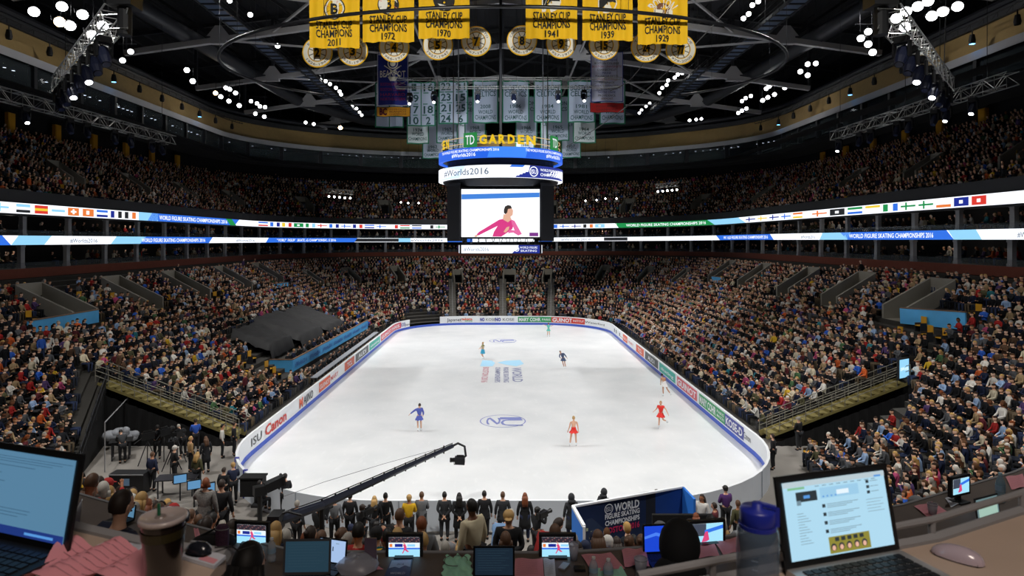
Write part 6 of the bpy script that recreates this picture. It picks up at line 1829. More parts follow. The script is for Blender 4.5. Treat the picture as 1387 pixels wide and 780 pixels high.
near_person(541, 690, 11.5, 'stA', stA, 'bob', 'brown', 'black', 'brown haired person in black standing left of a bald man in grey', -.3)
near_person(571, 701, 10.5, 'stA', stA, 'short', 'auburn', 'grey', 'auburn haired man in a grey shirt standing behind the small television', .1)
near_person(165, 0, 5.9, 'x', stA, 'short', 'grey', 'navy', '') if False else None

# jib crane
jb = empty('jib_crane', at(436, 735, 0), 'long black camera jib crane reaching over the ice', 'camera crane')
JA, JB_, JC = at(378, 704, 2.3), atY(436, 684, 21.6), atY(613, 604, 27.5)
JA = atY(374, 706, 19.6)
mb = MB(); mb.tube([JA, JB_, JC], [.17, .145, .085], 8); mb.build('boom_arm', mat('jib blue black', '161a28', .35), jb)
mb = MB(); d = (JC-JB_)
for off in (.16,): mb.tube([JA+Vector((0, 0, .2)), JB_+Vector((0, 0, .2)), JC+Vector((0, 0, .12))], .02, 5)
for k in range(12):
    p = JB_.lerp(JC, k/12); mb.bar(p+Vector((0, 0, -.15)), p+Vector((0, 0, .18)), .05, .05)
mb.build('tension_rods', BTRUSS, jb)
mb = MB(); mb.tube([JC, JC+Vector((.22, .05, .1)), JC+Vector((.5, .1, -.05)), JC+Vector((.55, .1, -.45)), JC+Vector((.42, .1, -.55))], .05, 8); mb.build('gooseneck', BTRUSS, jb)
mb = MB(); c = JC+Vector((.3, .1, -.62)); mb.box(c, (.42, .3, .26)); mb.lathe(c+Vector((-.2, 0, 0)), ((.0, -.22), (.1, -.22), (.08, 0)), 10, axis='X'); mb.box(c+Vector((.02, 0, .18)), (.3, .06, .06)); mb.tube([c+Vector((-.25, 0, .1)), c+Vector((-.25, 0, -.18)), c+Vector((.2, 0, -.2))], .02, 5); mb.build('remote_camera', CAMM, jb)
mb = MB(); base = Vector((JB_.x, JB_.y, 0))
mb.tube([base+Vector((0, 0, .1)), JB_], .09, 8)
for a in (0, 2.1, 4.2): mb.tube([base+Vector((0, 0, 1.3)), base+Vector((.9*math.cos(a), .9*math.sin(a), .03))], .045, 6)
mb.build('tripod_column', BTRUSS, jb)
mb = MB(); mb.box(JA, (.35, .55, .5)); mb.tube([JA+Vector((-.5, -.1, -.3)), JA+Vector((-.2, 0, .1)), JA+Vector((.3, .1, .25)), JA+Vector((.7, .2, .1))], .04, 6); mb.build('counterweight', BTRUSS, jb)
mb = MB(); mb.tube([atY(385, 672, 23), atY(438, 653, 23.4), atY(520, 628, 25), atY(600, 606, 27)], .008, 4); tag(mb.build('guy_wire', DSTEEL), 'thin dark wire running from the gate toward the jib head', 'wire')

# studio camera with long hooded lens and its operator, left corner of the boards
root = empty('studio_camera', at(362, 690, 0), 'large black studio camera with a long hooded lens at the left rink gate', 'camera')
c = atY(352, 664, 24.6)
mb = MB(); R = Matrix.Rotation(-.95, 3, 'Z'); mb.box(c, (.32, .45, .34), None, R); mb.build('body', CAMM, root)
mb = MB(); dirv = R @ Vector((0, 1, 0)); dirv.z = .25; q = c+dirv*.2
mb.bar(q, q+dirv*.62, .34, .34); mb.bar(q+dirv*.62, q+dirv*.7, .4, .4); mb.build('lens_hood', CAMM, root)
mb = MB(); b0 = Vector((c.x, c.y, 0)); mb.tube([b0+Vector((0, 0, .2)), c], .09, 8)
for a in (0, 2.1, 4.2): mb.tube([b0+Vector((0, 0, .6)), b0+Vector((.55*math.cos(a), .55*math.sin(a), .04))], .04, 6)
mb.build('pedestal', CAMM, root)
mb = MB(); mb.box(atY(343, 645, 27.0), (1.0, .6, .06)); mb.box(atY(343, 655, 27.0)-Vector((0, 0, .1)), (.9, .5, .7)); tag(mb.build('draped_table', BLACK), 'small table draped in black cloth beside the studio camera', 'table')
person(at(350, 700, 0)+Vector((0, 0, .15)), -.6, 'sitA', poses[0][1], 'cap', 'black', 'black', 'black', 'camera operator seated in black behind the studio camera')
mb = MB(); p = at(350, 700, 0); mb.box((p.x, p.y, .5), (.45, .45, .1)); mb.tube([(p.x, p.y, 0), (p.x, p.y, .5)], .05, 6); tag(mb.build('stool', BTRUSS), 'black stool under the seated camera operator', 'stool')

# broadcast equipment
def table(name, a, b_, w, z, m, label, cat='table', mt=BLACK):
    a, b_ = Vector(a), Vector(b_); root = empty(name, (a+b_)/2, label, cat)
    t = MB(); t.bar(a+Vector((0, 0, z)), b_+Vector((0, 0, z)), w, .05); t.build('table_top', mt, root)
    d = (b_-a).normalized(); s = Vector((-d.y, d.x, 0))*w*.42
    for q in (a+d*.15+s, a+d*.15-s, b_-d*.15+s, b_-d*.15-s):
        l = MB(); l.bar(q, q+Vector((0, 0, z)), .05, .05); l.build('leg', DSTEEL, root)
    return root
table('equipment_table', at(148, 622, 0), at(180, 618, 0), .9, .9, BLACK, 'black table loaded with grey covered broadcast gear', mt=BLACK)
ms = mat('grey cover', '8d9096', .8, noise=.3, scale=5)
for k, (x, y) in enumerate(((150, 590), (163, 586), (176, 591))):
    mb = MB(); c = at(x, y, .95); c = atY(x, y, 34.5+k*.3); mb.ball(c, (.45, .35, .28), 10, 6); mb.ball(c+Vector((.25, 0, .12)), (.25, .25, .2), 8, 5)
    tag(mb.build('equipment_cover', ms, smooth=True), 'lumpy grey cloth cover over broadcast gear, %s of three' % ('left', 'middle', 'right')[k], 'cover')
for k, (x, y) in enumerate(((200, 628), (222, 622), (240, 626), (232, 640))):
    p = at(x, y, 0); root = empty('broadcast_camera', p, 'black broadcast camera on a tripod in the left compound, %s from the left' % ('first', 'second', 'fourth', 'third')[k], 'camera')
    t = MB(); 
    for a in (0, 2.1, 4.2): t.tube([p+Vector((0, 0, 1.15)), p+Vector((.5*math.cos(a+k), .5*math.sin(a+k), .02))], .025, 5)
    t.build('tripod', BTRUSS, root)
    t = MB(); R = Matrix.Rotation(.4*k-.8, 3, 'Z'); t.box(p+Vector((0, 0, 1.4)), (.26, .6, .34), None, R); t.box(p+Vector((0, 0, 1.62)), (.08, .4, .08), None, R); t.lathe(p+R @ Vector((0, .3, 0))+Vector((0, 0, 1.4)), ((.1, 0), (.12, .3), (.15, .35)), 10, axis='Y'); t.build('camera_body', CAMM, root)
    t = MB(); t.tube([p+R @ Vector((.1, -.3, 0))+Vector((0, 0, 1.35)), p+R @ Vector((.3, -.7, 0))+Vector((0, 0, 1.2))], .02, 5); t.build('pan_handle', BTRUSS, root)
# black draped frame of the compound
root = empty('drape_frame', at(120, 640, 0), 'thin pipe frame with black drapes behind the broadcast cameras', 'frame')
A, B, C = at(135, 610, 0), at(140, 572, 0), at(345, 578, 0)
mb = MB(); A = Vector((-19.2, 31.6, 0)); B = Vector((-20.9, 36.5, 0)); C = Vector((-14.4, 36.6-1.4, 0))
mb.tube([A, A+Vector((0, 0, 2.4)), B+Vector((0, 0, 2.4)), B], .03, 5); mb.build('pipes', STEEL, root)
# commentary desk with small monitors
r0 = table('commentary_table', at(212, 672, 0), at(268, 668, 0), .8, .78, BLACK, 'black commentary table with papers in the left compound', mt=mat('table grey black', '24242a', .5))
for k, (x, y) in enumerate(((244, 640), (263, 648), (282, 652))):
    c = at(x, y+8, .95); root = empty('small_monitor', c-Vector((0, 0, .2)), 'small lit blue monitor on the left compound floor, %s of three' % ('first', 'middle', 'last')[k], 'monitor')
    R = Matrix.Rotation(.5, 3, 'Z'); mb = MB(); mb.box(c, (.55, .08, .4), None, R); mb.build('case', BTRUSS, root)
    mb = MB(); mb.box(c+R @ Vector((0, -.05, 0)), (.48, .01, .33), None, R); mb.build('screen', mat('lit dim blue screen', '6aa6d8', emit=.7), root)
    mb = MB(); mb.tube([c, (c.x, c.y, 0)], .03, 5); mb.build('stand', BTRUSS, root)
r = empty('equipment_case', at(175, 668, 0), 'black wheeled equipment case facing the left near stand', 'case')
mb = MB(); c = at(176, 668, 0); mb.box(c+Vector((0, 0, .5)), (1.5, .6, .9)); mb.build('body', BTRUSS, r)
mb = MB(); mb.box(c+Vector((0, -.31, .6)), (.3, .02, .3)); mb.build('label_plate', mat('case label', '6f8fb0', .5), r)
mb = MB(); mb.bar(c+Vector((-.75, -.31, .92)), c+Vector((.75, -.31, .92)), .05, .04); mb.build('metal_edge', STEEL, r)

# black drape along the front of the left stands by the tunnel
mb = MB(); n = 40; vs = []
for i in range(n+1):
    t = i/n; x = lerp(-14.6, -22.0, t); vs += [(x, 35.6+.05*math.sin(i*2.2), .0), (x, 35.6+.05*math.sin(i*2.2), lerp(.15, 2.9, t))]
mb.add(vs, [(2*i, 2*i+2, 2*i+3, 2*i+1) for i in range(n)]); tag(mb.build('black_drape', BLACK), 'black pleated drape under the left stair flight', 'drape')
mb = MB(); vs = []
for i in range(n+1):
    t = i/n; x = lerp(14.8, 22.0, t); vs += [(x, 35.6+.05*math.sin(i*2.2), .0), (x, 35.6+.05*math.sin(i*2.2), lerp(.15, 2.9, t))]
mb.add(vs, [(2*i, 2*i+2, 2*i+3, 2*i+1) for i in range(n)]); tag(mb.build('black_drape', BLACK), 'black pleated drape under the right stair flight', 'drape')

# judges along the left boards
jt = table('judging_table', (-14.3, 49.5, 0), (-14.3, 74.0, 0), .5, .78, WHITE, 'long pale grey judging table beside the left boards', mt=mat('table pale grey', '8c9098', .6))
for k in range(24):
    y = 49.8+k*1.02; 
    key, P = ('sitA', poses[0][1]) if k % 3 else ('sitD', poses[3][1])
    M = person_meshes(key, P, 'short')
    root = empty('judge', (-15.0, y, .05), 'official in %s, %s hair, at the judging table, %s from near end' % (('black', 'charcoal')[k % 2], ('dark', 'grey', 'brown')[k % 3], ordinal[k].replace('front', 'first')), 'person', 'officials at the judging table')
    root.rotation_euler = (0, 0, -math.pi/2+rnd.uniform(-.2, .2))
    slotted('body', M['body'], SKINS[k % 2], root); slotted('hair', M['hair'], HAIRS[('black', 'grey', 'brown')[k % 3]], root); slotted('jacket', M['top'], CM[('black', 'charcoal')[k % 2]], root); slotted('trousers', M['bottom'], CM['black'], root)
    mb = MB(); mb.box((0, 0, .42), (.44, .42, .05)); mb.box((0, -.22, .7), (.44, .05, .45))
    for a in (-.18, .18):
        for b_ in (-.18, .18): mb.tube([(a, b_, 0), (a, b_, .42)], .015, 4)
    mb.xf = None
    o = MB(); o.xf = Matrix.Translation((-15.0, y, .05)) @ Matrix.Rotation(-math.pi/2, 4, 'Z'); o.add(mb.v, mb.f); o.xf = None
    tag(o.build('chair', BTRUSS), 'black official chair, %s from near end of judging table' % ordinal[k].replace('front', 'first'), 'chair', 'chairs at the judging table')
for k in range(16):
    y = 52+k*1.45; M = person_meshes('sitA', poses[0][1], 'short')
    root = empty('platform_official', (-17.1, y, 1.0), 'official in dark clothes behind the blue barrier, %s from the near end' % ordinal[k].replace('front', 'first'), 'person', 'officials on the platform'); root.rotation_euler = (0, 0, -math.pi/2+rnd.uniform(-.3, .3))
    slotted('body', M['body'], SKINS[k % 2], root); slotted('hair', M['hair'], HAIRS[('black', 'blond', 'brown')[k % 3]], root); slotted('jacket', M['top'], CM[('black', 'navy', 'black', 'grey')[k % 4]], root); slotted('trousers', M['bottom'], CM['black'], root)
mb = MB(); mb.box((-17.0, 63.6, .5), (1.9, 25.4, 1.0)); tag(mb.build('judging_platform', BLACK), 'black raised platform behind the long blue barrier', 'platform')

# blue booth beside the near boards
bt = empty('interview_booth', Vector((3.6, 22, 0)), 'dark blue interview booth with white championship lettering near the right of the floor', 'booth')
A = atY(776, 684, 21.4); B = atY(874, 669.5, 22.6); C = atY(925, 666, 23.1); A.z = B.z = C.z = 0
BHT = 2.5
def wallp(a, b_, h, m, name, th=.08, z0=.25): 
    mb = MB(); mb.bar(a+Vector((0, 0, z0+(h-z0)/2)), b_+Vector((0, 0, z0+(h-z0)/2)), th, h-z0); return mb.build(name, m, bt)
NV = mat('booth navy', '12264a', .6, noise=.15, scale=1); 
wallp(A, B, BHT, NV, 'back_panel'); wallp(B, B.lerp(C, .25), BHT, mat('booth dark stripe', '1c1f26', .6), 'corner_panel'); wallp(B.lerp(C, .25), C, BHT, mat('booth blue', '123a80', .6), 'side_panel')
d = (B-A).normalized(); n_ = Vector((d.y, -d.x, 0))
A2 = Vector((2.47, 19.9, 0)); wallp(A, A2, BHT*.98, mat('booth bright blue', '2a78d8', .6), 'end_panel'); 
C2 = Vector(((941-CX)/F*22.0, 22.0, 0)); wallp(C, C2, BHT, mat('booth bright blue', '2a78d8'), 'end_panel')
mb = MB(); mb.bar(A+Vector((0, 0, BHT)), C+Vector((0, 0, BHT)), .1, .06); mb.bar(A+Vector((0, 0, BHT)), A2+Vector((0, 0, BHT)), .1, .08); mb.bar(A2, A2+Vector((0, 0, BHT)), .08, .08); mb.build('white_edge', WHITE, bt)
Lw = (B-A).length
def bp(u, z, o_=.06): return A+d*u+n_*o_+Vector((0, 0, z))
mb = MB(); u0 = Lw*.66
TW = mat('booth white lettering', 'e8ecf2', .6); TP = mat('booth crimson lettering', 'c8265a', .6)
for s, z, w_, h, m_, off in (('WORLD', 2.2, 1.02, .26, TW, .18), ('FIGURE SKATING', 1.95, 1.40, .16, TW, 0), ('CHAMPIONSHIPS', 1.73, 1.40, .16, TW, 0), ('BOSTON\u00b72016', 1.48, 1.40, .19, TP, 0)):
    mb.text(s, lambda u, v, z=z, off=off: bp(u0+u+off, z+v), w=w_, h=h, m=m_, bold=.03)
mb.build('lettering', None, bt)
mb = MB(); c = bp(u0-.55, 2.2); mb.disc(c, .17, 20, TW, d, (0, 0, 1), .145); mb.text('ISU', lambda u, v: bp(u0-.55+u, 2.2+v), w=.2, h=.15, m=TW); mb.build('emblem', None, bt)
mb = MB(); mb.add([bp(u, z, .05) for u, z in ((Lw*.16, 2.0), (Lw*.24, 2.02), (Lw*.62, 1.0), (Lw*.1, .95))], [(0, 1, 2, 3)], mat('booth art grey', '2c3c58', .6))
for u, z in ((.12, 1.45), (.16, 1.62), (.2, 1.35), (.22, 1.5)): mb.add([bp(Lw*u, z, .07), bp(Lw*(u+.025), z, .07), bp(Lw*(u+.025), z+.1, .07), bp(Lw*u, z+.1, .07)], [(0, 1, 2, 3)], mat('booth art pale', 'c8d0a0', .6))
mb.build('skate_picture', None, bt)
mb = MB(); mb.box((5.65, 20.6, 1.3), (1.9, .12, 2.55)); tag(mb.build('black_partition', BLACK), 'low black partition in front of the right end of the blue booth', 'partition')
# grey rails on the near stand front and bench
mb = MB()
for z in (.55, 1.0): mb.tube([(-8, 21.2, z), (0, 20.6, z), (3, 20.7, z)], .03, 6)
for k in range(8): mb.tube([(-8+k*1.57, 21.2-.6*min(1, k/5), 0), (-8+k*1.57, 21.2-.6*min(1, k/5), 1.0)], .03, 6)
tag(mb.build('front_railing', STEEL), 'grey metal railing along the front of the near stand', 'railing')
# ================================================================== PRESS ROWS IN THE FOREGROUND
DESK2 = 8.5
DK = mat('press desk brown', '5c514a', .6, noise=.2, scale=3); DKL = mat('press desk beige', 'b9a595', .65, noise=.08, scale=6); DTOP = mat('press desk grey beige', '8e8378', .65, noise=.1, scale=5)
ALU = mat('brushed alu', 'b8b6b4', .35, metal=.6)
def slab(name, far, near, z, th, m, label, cat='desk', rail=None):
    root = empty(name, (sum(p[0] for p in far)/len(far), min(p[1] for p in near), z-th), label, cat)
    mb = MB(); A = [Vector((x, y, z)) for x, y in far]; B = [Vector((x, y, z)) for x, y in near]; dn = Vector((0, 0, -th))
    mb.strip(B, A); mb.strip([p+dn for p in A], [p+dn for p in B]); mb.strip(A, [p+dn for p in A]); mb.strip([p+dn for p in B], B)
    mb.quad(A[0], B[0], B[0]+dn, A[0]+dn); mb.quad(B[-1], A[-1], A[-1]+dn, B[-1]+dn)
    mb.build('table_top', m, root)
    e = MB(); e.tube([p+Vector((0, .01, .0)) for p in A], .018, 6); e.build('edge_strip', STEEL, root)
    f = MB(); f.strip([p+Vector((0, -.03, -th-.62)) for p in A], [p+Vector((0, -.03, -th)) for p in A]); f.build('front_panel', DK, root)
    return root
slab('press_desk', [(-9, 9.6), (-6.6, 8.1), (-4.6, 7.0), (-3.1, 6.25), (-1.79, 5.66), (.5, 5.64), (1.24, 5.74), (2.13, 5.98), (4.07, 6.66), (5.94, 7.6), (8.5, 9.2)],
     [(-8.5, 8.9), (-6.1, 7.4), (-4.1, 6.3), (-2.7, 5.55), (-1.6, 5.02), (.5, 5.0), (1.4, 5.1), (2.4, 5.3), (4.3, 6.0), (6.3, 6.95), (8.9, 8.5)], DESK2, .05, DK, 'long curved brown press desk across the bottom of the view')
# risers that carry the press rows
mb = MB()
mb.box((0, 3.2, 3.9), (18, 3.8, 7.7)); struct(mb.build('press_floor', mat('press floor', '2a2826', .9)))
mb = MB(); mb.box((0, -2.0, 4.8), (18, 6.0, 9.6)); struct(mb.build('press_floor', mat('press floor', '2a2826')))
slab('writing_desk', [(-2.3, 2.15), (-1.21, 1.82), (-.93, 1.71), (-.70, 1.655)], [(-2.3, 1.2), (-1.2, .95), (-.9, .9), (-.69, .9)], 10.4, .035, DKL, 'beige writing desk at the lower left carrying the black laptop')
dr = slab('writing_desk', [(.42, 1.5), (1.155, 1.74), (1.53, 1.92), (2.4, 2.45)], [(.42, .9), (1.1, .95), (1.6, 1.1), (2.5, 1.5)], 10.4, .035, DKL, 'beige writing desk at the lower right with a metal rail')
mb = MB(); rp_ = [Vector((.30, 1.46, 10.452)), Vector((1.155, 1.755, 10.452)), Vector((1.53, 1.935, 10.452)), Vector((2.4, 2.465, 10.452))]
mb.tube(rp_, .0095, 8)
for t in ((.49, 1.53), (1.15, 1.755), (1.53, 1.93), (.80, 1.635)): mb.tube([(t[0], t[1], 10.40), (t[0], t[1], 10.452)], .009, 8)
mb.build('rail', STEEL, dr)

# ---- laptops
def laptop(c, yaw, w, d, lh, tilt, label, body, bezel, scr, draw=None, keys=None, name='laptop', logo=None, kb=True):
    """c = middle of the hinge line; yaw turns the screen normal from -Y"""
    c = Vector(c); root = empty(name, c, label, 'laptop'); R = Matrix.Rotation(yaw, 3, 'Z')
    X = R @ Vector((1, 0, 0)); Yb = R @ Vector((0, 1, 0)); U = Vector((0, 0, math.cos(tilt)))+Yb*math.sin(tilt); Nn = X.cross(U).normalized()
    if Nn.dot(Yb) > 0: Nn = -Nn
    b_ = MB(); b_.box(c-Yb*d/2+Vector((0, 0, .009)), (w, d, .018), None, R); base = b_.build('base', body, root)
    if kb:
        k = MB(); kw = w*.86/13; kd = d*.085
        for i in range(13):
            for j in range(5): k.box(c-Yb*(d*.14+j*kd*1.15)+X*(-w*.43+kw*(i+.5))+Vector((0, 0, .0195)), (kw*.82, kd*.9, .003), keys or BTRUSS, R)
        k.build('keyboard', None, base)
        t = MB(); t.box(c-Yb*d*.8+Vector((0, 0, .0185)), (w*.3, d*.26, .001), None, R); t.build('trackpad', keys if keys else DSTEEL, base)
    P = lambda u, v, o_=0: c+X*u+U*v+Nn*o_+Vector((0, 0, .012))
    l = MB(); l.add([P(-w/2, 0, .004), P(w/2, 0, .004), P(w/2, lh, .004), P(-w/2, lh, .004), P(-w/2, 0, -.004), P(w/2, 0, -.004), P(w/2, lh, -.004), P(-w/2, lh, -.004)], [(0, 1, 2, 3), (7, 6, 5, 4), (0, 4, 5, 1), (1, 5, 6, 2), (2, 6, 7, 3), (3, 7, 4, 0)])
    lid = l.build('lid', bezel, root)
    bz = w*.045
    s = MB(); s.add([P(-w/2+bz, bz*1.3, .006), P(w/2-bz, bz*1.3, .006), P(w/2-bz, lh-bz, .006), P(-w/2+bz, lh-bz, .006)], [(0, 1, 2, 3)], scr)
    if draw: draw(s, lambda u, v, o_=0: P(lerp(-w/2+bz, w/2-bz, u), lerp(bz*1.3, lh-bz, v), .0075+o_))
    s.build('screen', None, lid)
    return root
def rect(s, Q, u0, v0, u1, v1, m, o_=0): s.quad(Q(u0, v0, o_), Q(u1, v0, o_), Q(u1, v1, o_), Q(u0, v1, o_), m)
PAGE = mat('lit page', 'b4e0f6', emit=.95); PAGET = mat('lit page text', '8aa8b8', emit=.7); PHOT = mat('lit photo dark', '3a4850', emit=.5); PHOTY = mat('lit photo yellow', 'a8a040', emit=.7)
LINK = mat('lit link blue', '5a9ee8', emit=.9); DIMP = mat('lit dim page', '6a9fc4', emit=.62); DIMT = mat('lit dim text', '4e7c9c', emit=.5); DIMB = mat('lit dim blue bar', '24439a', emit=.6)
def web(s, Q):
    rect(s, Q, 0, .93, 1, 1, mat('lit toolbar', 'cfe2ea', emit=.8)); rect(s, Q, .04, .895, .2, .925, mat('lit green text', '8fd0a0', emit=.8), .0002)
    for k in range(9): rect(s, Q, .3+k*.07, .905, .34+k*.07, .915, PAGET, .0002)
    rect(s, Q, .11, .73, .31, .86, PHOT, .0002); rect(s, Q, .11, .69, .15, .75, PAGET, .0004); rect(s, Q, .18, .77, .24, .81, LINK, .0006)
    s.disc(Q(.56, .8, .0004), .011, 14, mat('lit white blob', 'e8f6ff', emit=1.0), Q(1, 0)-Q(0, 0), Q(0, 1)-Q(0, 0)) if False else rect(s, Q, .5, .77, .62, .83, mat('lit white blob', 'e8f6ff', emit=1.0), .0004)
    rect(s, Q, .34, .74, .72, .88, mat('lit pale head', 'a4d6f4', emit=.9), .0002)
    for k in range(4): rect(s, Q, .36+k*.04, .755, .375+k*.04, .775, LINK, .0006)
    for j in range(4):
        v = .62-j*.11; rect(s, Q, .345, v, .375, v+.045, PHOT, .0004)
        for i in range(3): rect(s, Q, .39, v+.035-i*.022, .7-i*.06, v+.043-i*.022, PAGET, .0004)
    for k in range(12): rect(s, Q, .1, .58-k*.035, .1+.06+.02*(k % 4), .587-k*.035, PAGET, .0004)
    for k in range(3): rect(s, Q, .8, .86-k*.07, .83, .90-k*.07, PHOT, .0004); rect(s, Q, .84, .88-k*.07, .92, .888-k*.07, PAGET, .0004)
    rect(s, Q, .89, .93, .96, .955, LINK, .0004)
    for k in range(5): rect(s, Q, .78, .64-k*.04, .95-.03*(k % 2), .646-k*.04, PAGET, .0004)
    rect(s, Q, .36, .02, .76, .235, PHOTY, .0004)
    for k in range(5):
        u = .4+k*.075; pts = [Q(u+.028*math.cos(a), .10+.05*math.sin(a), .0008) for a in [2*math.pi*q/10 for q in range(10)]]; s.poly(pts, PHOT)
        pts = [Q(u+.018*math.cos(a), .09+.034*math.sin(a), .001) for a in [2*math.pi*q/10 for q in range(10)]]; s.poly(pts, SCRS)
    for k in range(5): rect(s, Q, .42+k*.06, .17, .46+k*.06, .22, PHOT, .0006)
laptop((.838, 1.607, 10.4), .30,   .345, .235, .214, .20, 'silver laptop with a lit web page open at the lower right', ALU, BTRUSS, PAGE, web, BTRUSS)
def doc(s, Q):
    rect(s, Q, 0, 0, 1, .10, DIMB, .0002)
    for k in range(3): rect(s, Q, .02, .93-k*.03, .98-.1*k, .937-k*.03, DIMT, .0002)
    for k, (v, a, b_) in enumerate(((.82, .1, .6), (.72, .1, .25), (.62, .12, .3), (.54, .1, .26), (.3, .1, .62), (.26, .1, .6), (.22, .1, .5))): rect(s, Q, a, v, b_, v+.008, DIMT, .0004)
    rect(s, Q, .6, .03, .9, .06, LINK, .0004)
laptop((-1.265, 1.70, 10.4), -.34, .38, .26, .243, .18, 'large black laptop with a dim blue document at the left edge', BTRUSS, mat('laptop black', '0b0c0e', .4), DIMP, doc, mat('key dark', '15161a', .4))
FIG = mat('lit pink figure', 'e0487c', emit=1.0)
def tvshow(s, Q):
    rect(s, Q, 0, .72, 1, 1, mat('lit tv crowd', '3c3440', emit=.7)); 
    for k in range(14): rect(s, Q, .03+k*.07, .76+.08*(k % 3), .07+k*.07, .82+.08*(k % 3), mat('lit tv spot', '9a6a6a', emit=.7), .0004)
    rect(s, Q, 0, .45, 1, .72, mat('lit tv boards', 'e4f0f6', emit=1.1), .0002); rect(s, Q, 0, .38, 1, .46, SCRB, .0003); rect(s, Q, 0, 0, 1, .38, mat('lit tv ice', '9fdcf4', emit=1.1), .0002)
    rect(s, Q, .2, .5, .45, .66, SCRD, .0005); rect(s, Q, .6, .52, .85, .64, SCRC, .0005); rect(s, Q, .03, .5, .12, .66, SCRO, .0005)
    s.poly([Q(u, v, .0008) for u, v in ((.47, .3), (.5, .45), (.46, .62), (.53, .66), (.58, .5), (.56, .4), (.66, .26), (.6, .24), (.52, .34), (.46, .16), (.43, .18))], FIG)
    s.poly([Q(.5+.03*math.cos(a), .7+.05*math.sin(a), .0009) for a in [2*math.pi*q/8 for q in range(8)]], SCRS)
def monitor(px, py, z, Y, w, h, yaw, label, draw=tvshow, scr=SCRW):
    c = atY(px, py, Y); R = Matrix.Rotation(yaw, 3, 'Z'); X = R @ Vector((1, 0, 0)); N_ = R @ Vector((0, -1, 0))
    root = empty('small_television', Vector((c.x, c.y, z)), label, 'monitor')
    k = MB(); k.box(c, (w+.05, .04, h+.05), None, R); cs = k.build('case', BTRUSS, root)
    P = lambda u, v, o_=0: c+X*lerp(-w/2, w/2, u)+Vector((0, 0, lerp(-h/2, h/2, v)))+N_*(.022+o_)
    s = MB(); s.quad(P(0, 0), P(1, 0), P(1, 1), P(0, 1), scr); draw(s, lambda u, v, o_=0: P(u, v, .001+o_)); s.build('screen', None, root)
    t = MB(); t.box((c.x, c.y+.02, (z+c.z-h/2)/2), (.05, .03, max(.03, c.z-h/2-z))); t.box((c.x, c.y, z+.008), (w*.6, .14, .016), None, R); t.build('stand', BTRUSS, root)
monitor(342, 722, DESK2, 5.85, .27, .165, -.12, 'small television showing a skater, left part of the press desk')
monitor(548, 739, DESK2, 5.6, .265, .165, 0, 'small television showing a skater, centre left of the press desk')
monitor(755, 739, DESK2, 5.6, .265, .165, 0, 'small television showing a skater, centre right of the press desk')
def tv2(s, Q):
    rect(s, Q, 0, 0, 1, 1, mat('lit tv ice', '9fdcf4')); rect(s, Q, 0, .4, .45, 1, mat('lit tv grey', '50586a', emit=.7), .0003); s.poly([Q(.4, .5, .0004), Q(1, .72, .0004), Q(1, .9, .0004), Q(.4, .68, .0004)], SCRB)
    s.poly([Q(u, v, .0008) for u, v in ((.3, .1), (.42, .6), (.5, .62), (.55, .2), (.45, .12))], FIG)
monitor(957, 721, DESK2, 5.85, .29, .18, .16, 'small television showing a pink dressed skater, right of the blue laptop', tv2)
def dark(s, Q):
    for k in range(9): rect(s, Q, .06, .9-k*.09, .9-.1*(k % 3), .91-k*.09, mat('lit slate text', '4a6c80', emit=.35), .0003)
SL = mat('lit slate screen', '35586c', emit=.42)
laptop((-1.575, 5.26, DESK2), .03, .38, .25, .275, .12, 'grey laptop with a dark slate screen on the left of the press desk', mat('laptop grey', '55565a', .5), mat('laptop grey', '55565a'), SL, dark)
def page2(s, Q): rect(s, Q, .02, .85, .3, .97, LINK, .0003); rect(s, Q, .5, .5, .54, .7, INK if False else PHOT, .0003); rect(s, Q, .62, .84, .75, .87, PAGET, .0003)
laptop((-1.42, 5.44, DESK2), -.28, .26, .18, .2, .15, 'tilted dark laptop with a bright page beside the grey laptop', BTRUSS, BTRUSS, mat('lit pale lilac page', 'a8c4ec', emit=.95), page2)
laptop((-.07, 5.22, DESK2), 0, .33, .24, .245, .05, 'black laptop with dark blue lines of text in the middle of the press desk', BTRUSS, mat('laptop black', '0b0c0e'), mat('lit deep slate', '263c50', emit=.4), dark)
def blue(s, Q):
    s.poly([Q(u, v, .0003) for u, v in ((.0, .5), (.35, .62), (1, .35), (1, .5), (.35, .75), (0, .6))], mat('lit swirl blue', '4a80f4', emit=1.0))
laptop((1.36, 5.62, DESK2), .10, .32, .24, .245, .08, 'black laptop with a vivid blue desktop behind the dark hooded head', BTRUSS, BTRUSS, mat('lit vivid blue', '1a48d8', emit=.95), blue)
def sheet(s, Q): rect(s, Q, .06, .1, .94, .85, mat('lit mint page', 'b8dccc', emit=.75), .0002); 
laptop((4.62, 6.22, DESK2+.02), .42, .36, .25, .23, .14, 'grey laptop with a pale mint page at the right', mat('laptop grey', '55565a'), mat('laptop grey', '55565a'), mat('lit grey page', '8fb0b4', emit=.5), sheet)
monitor(1299, 657, DESK2, 6.75, .25, .155, .4, 'small television showing blue boards behind the mint page laptop', tv2)
mb = None
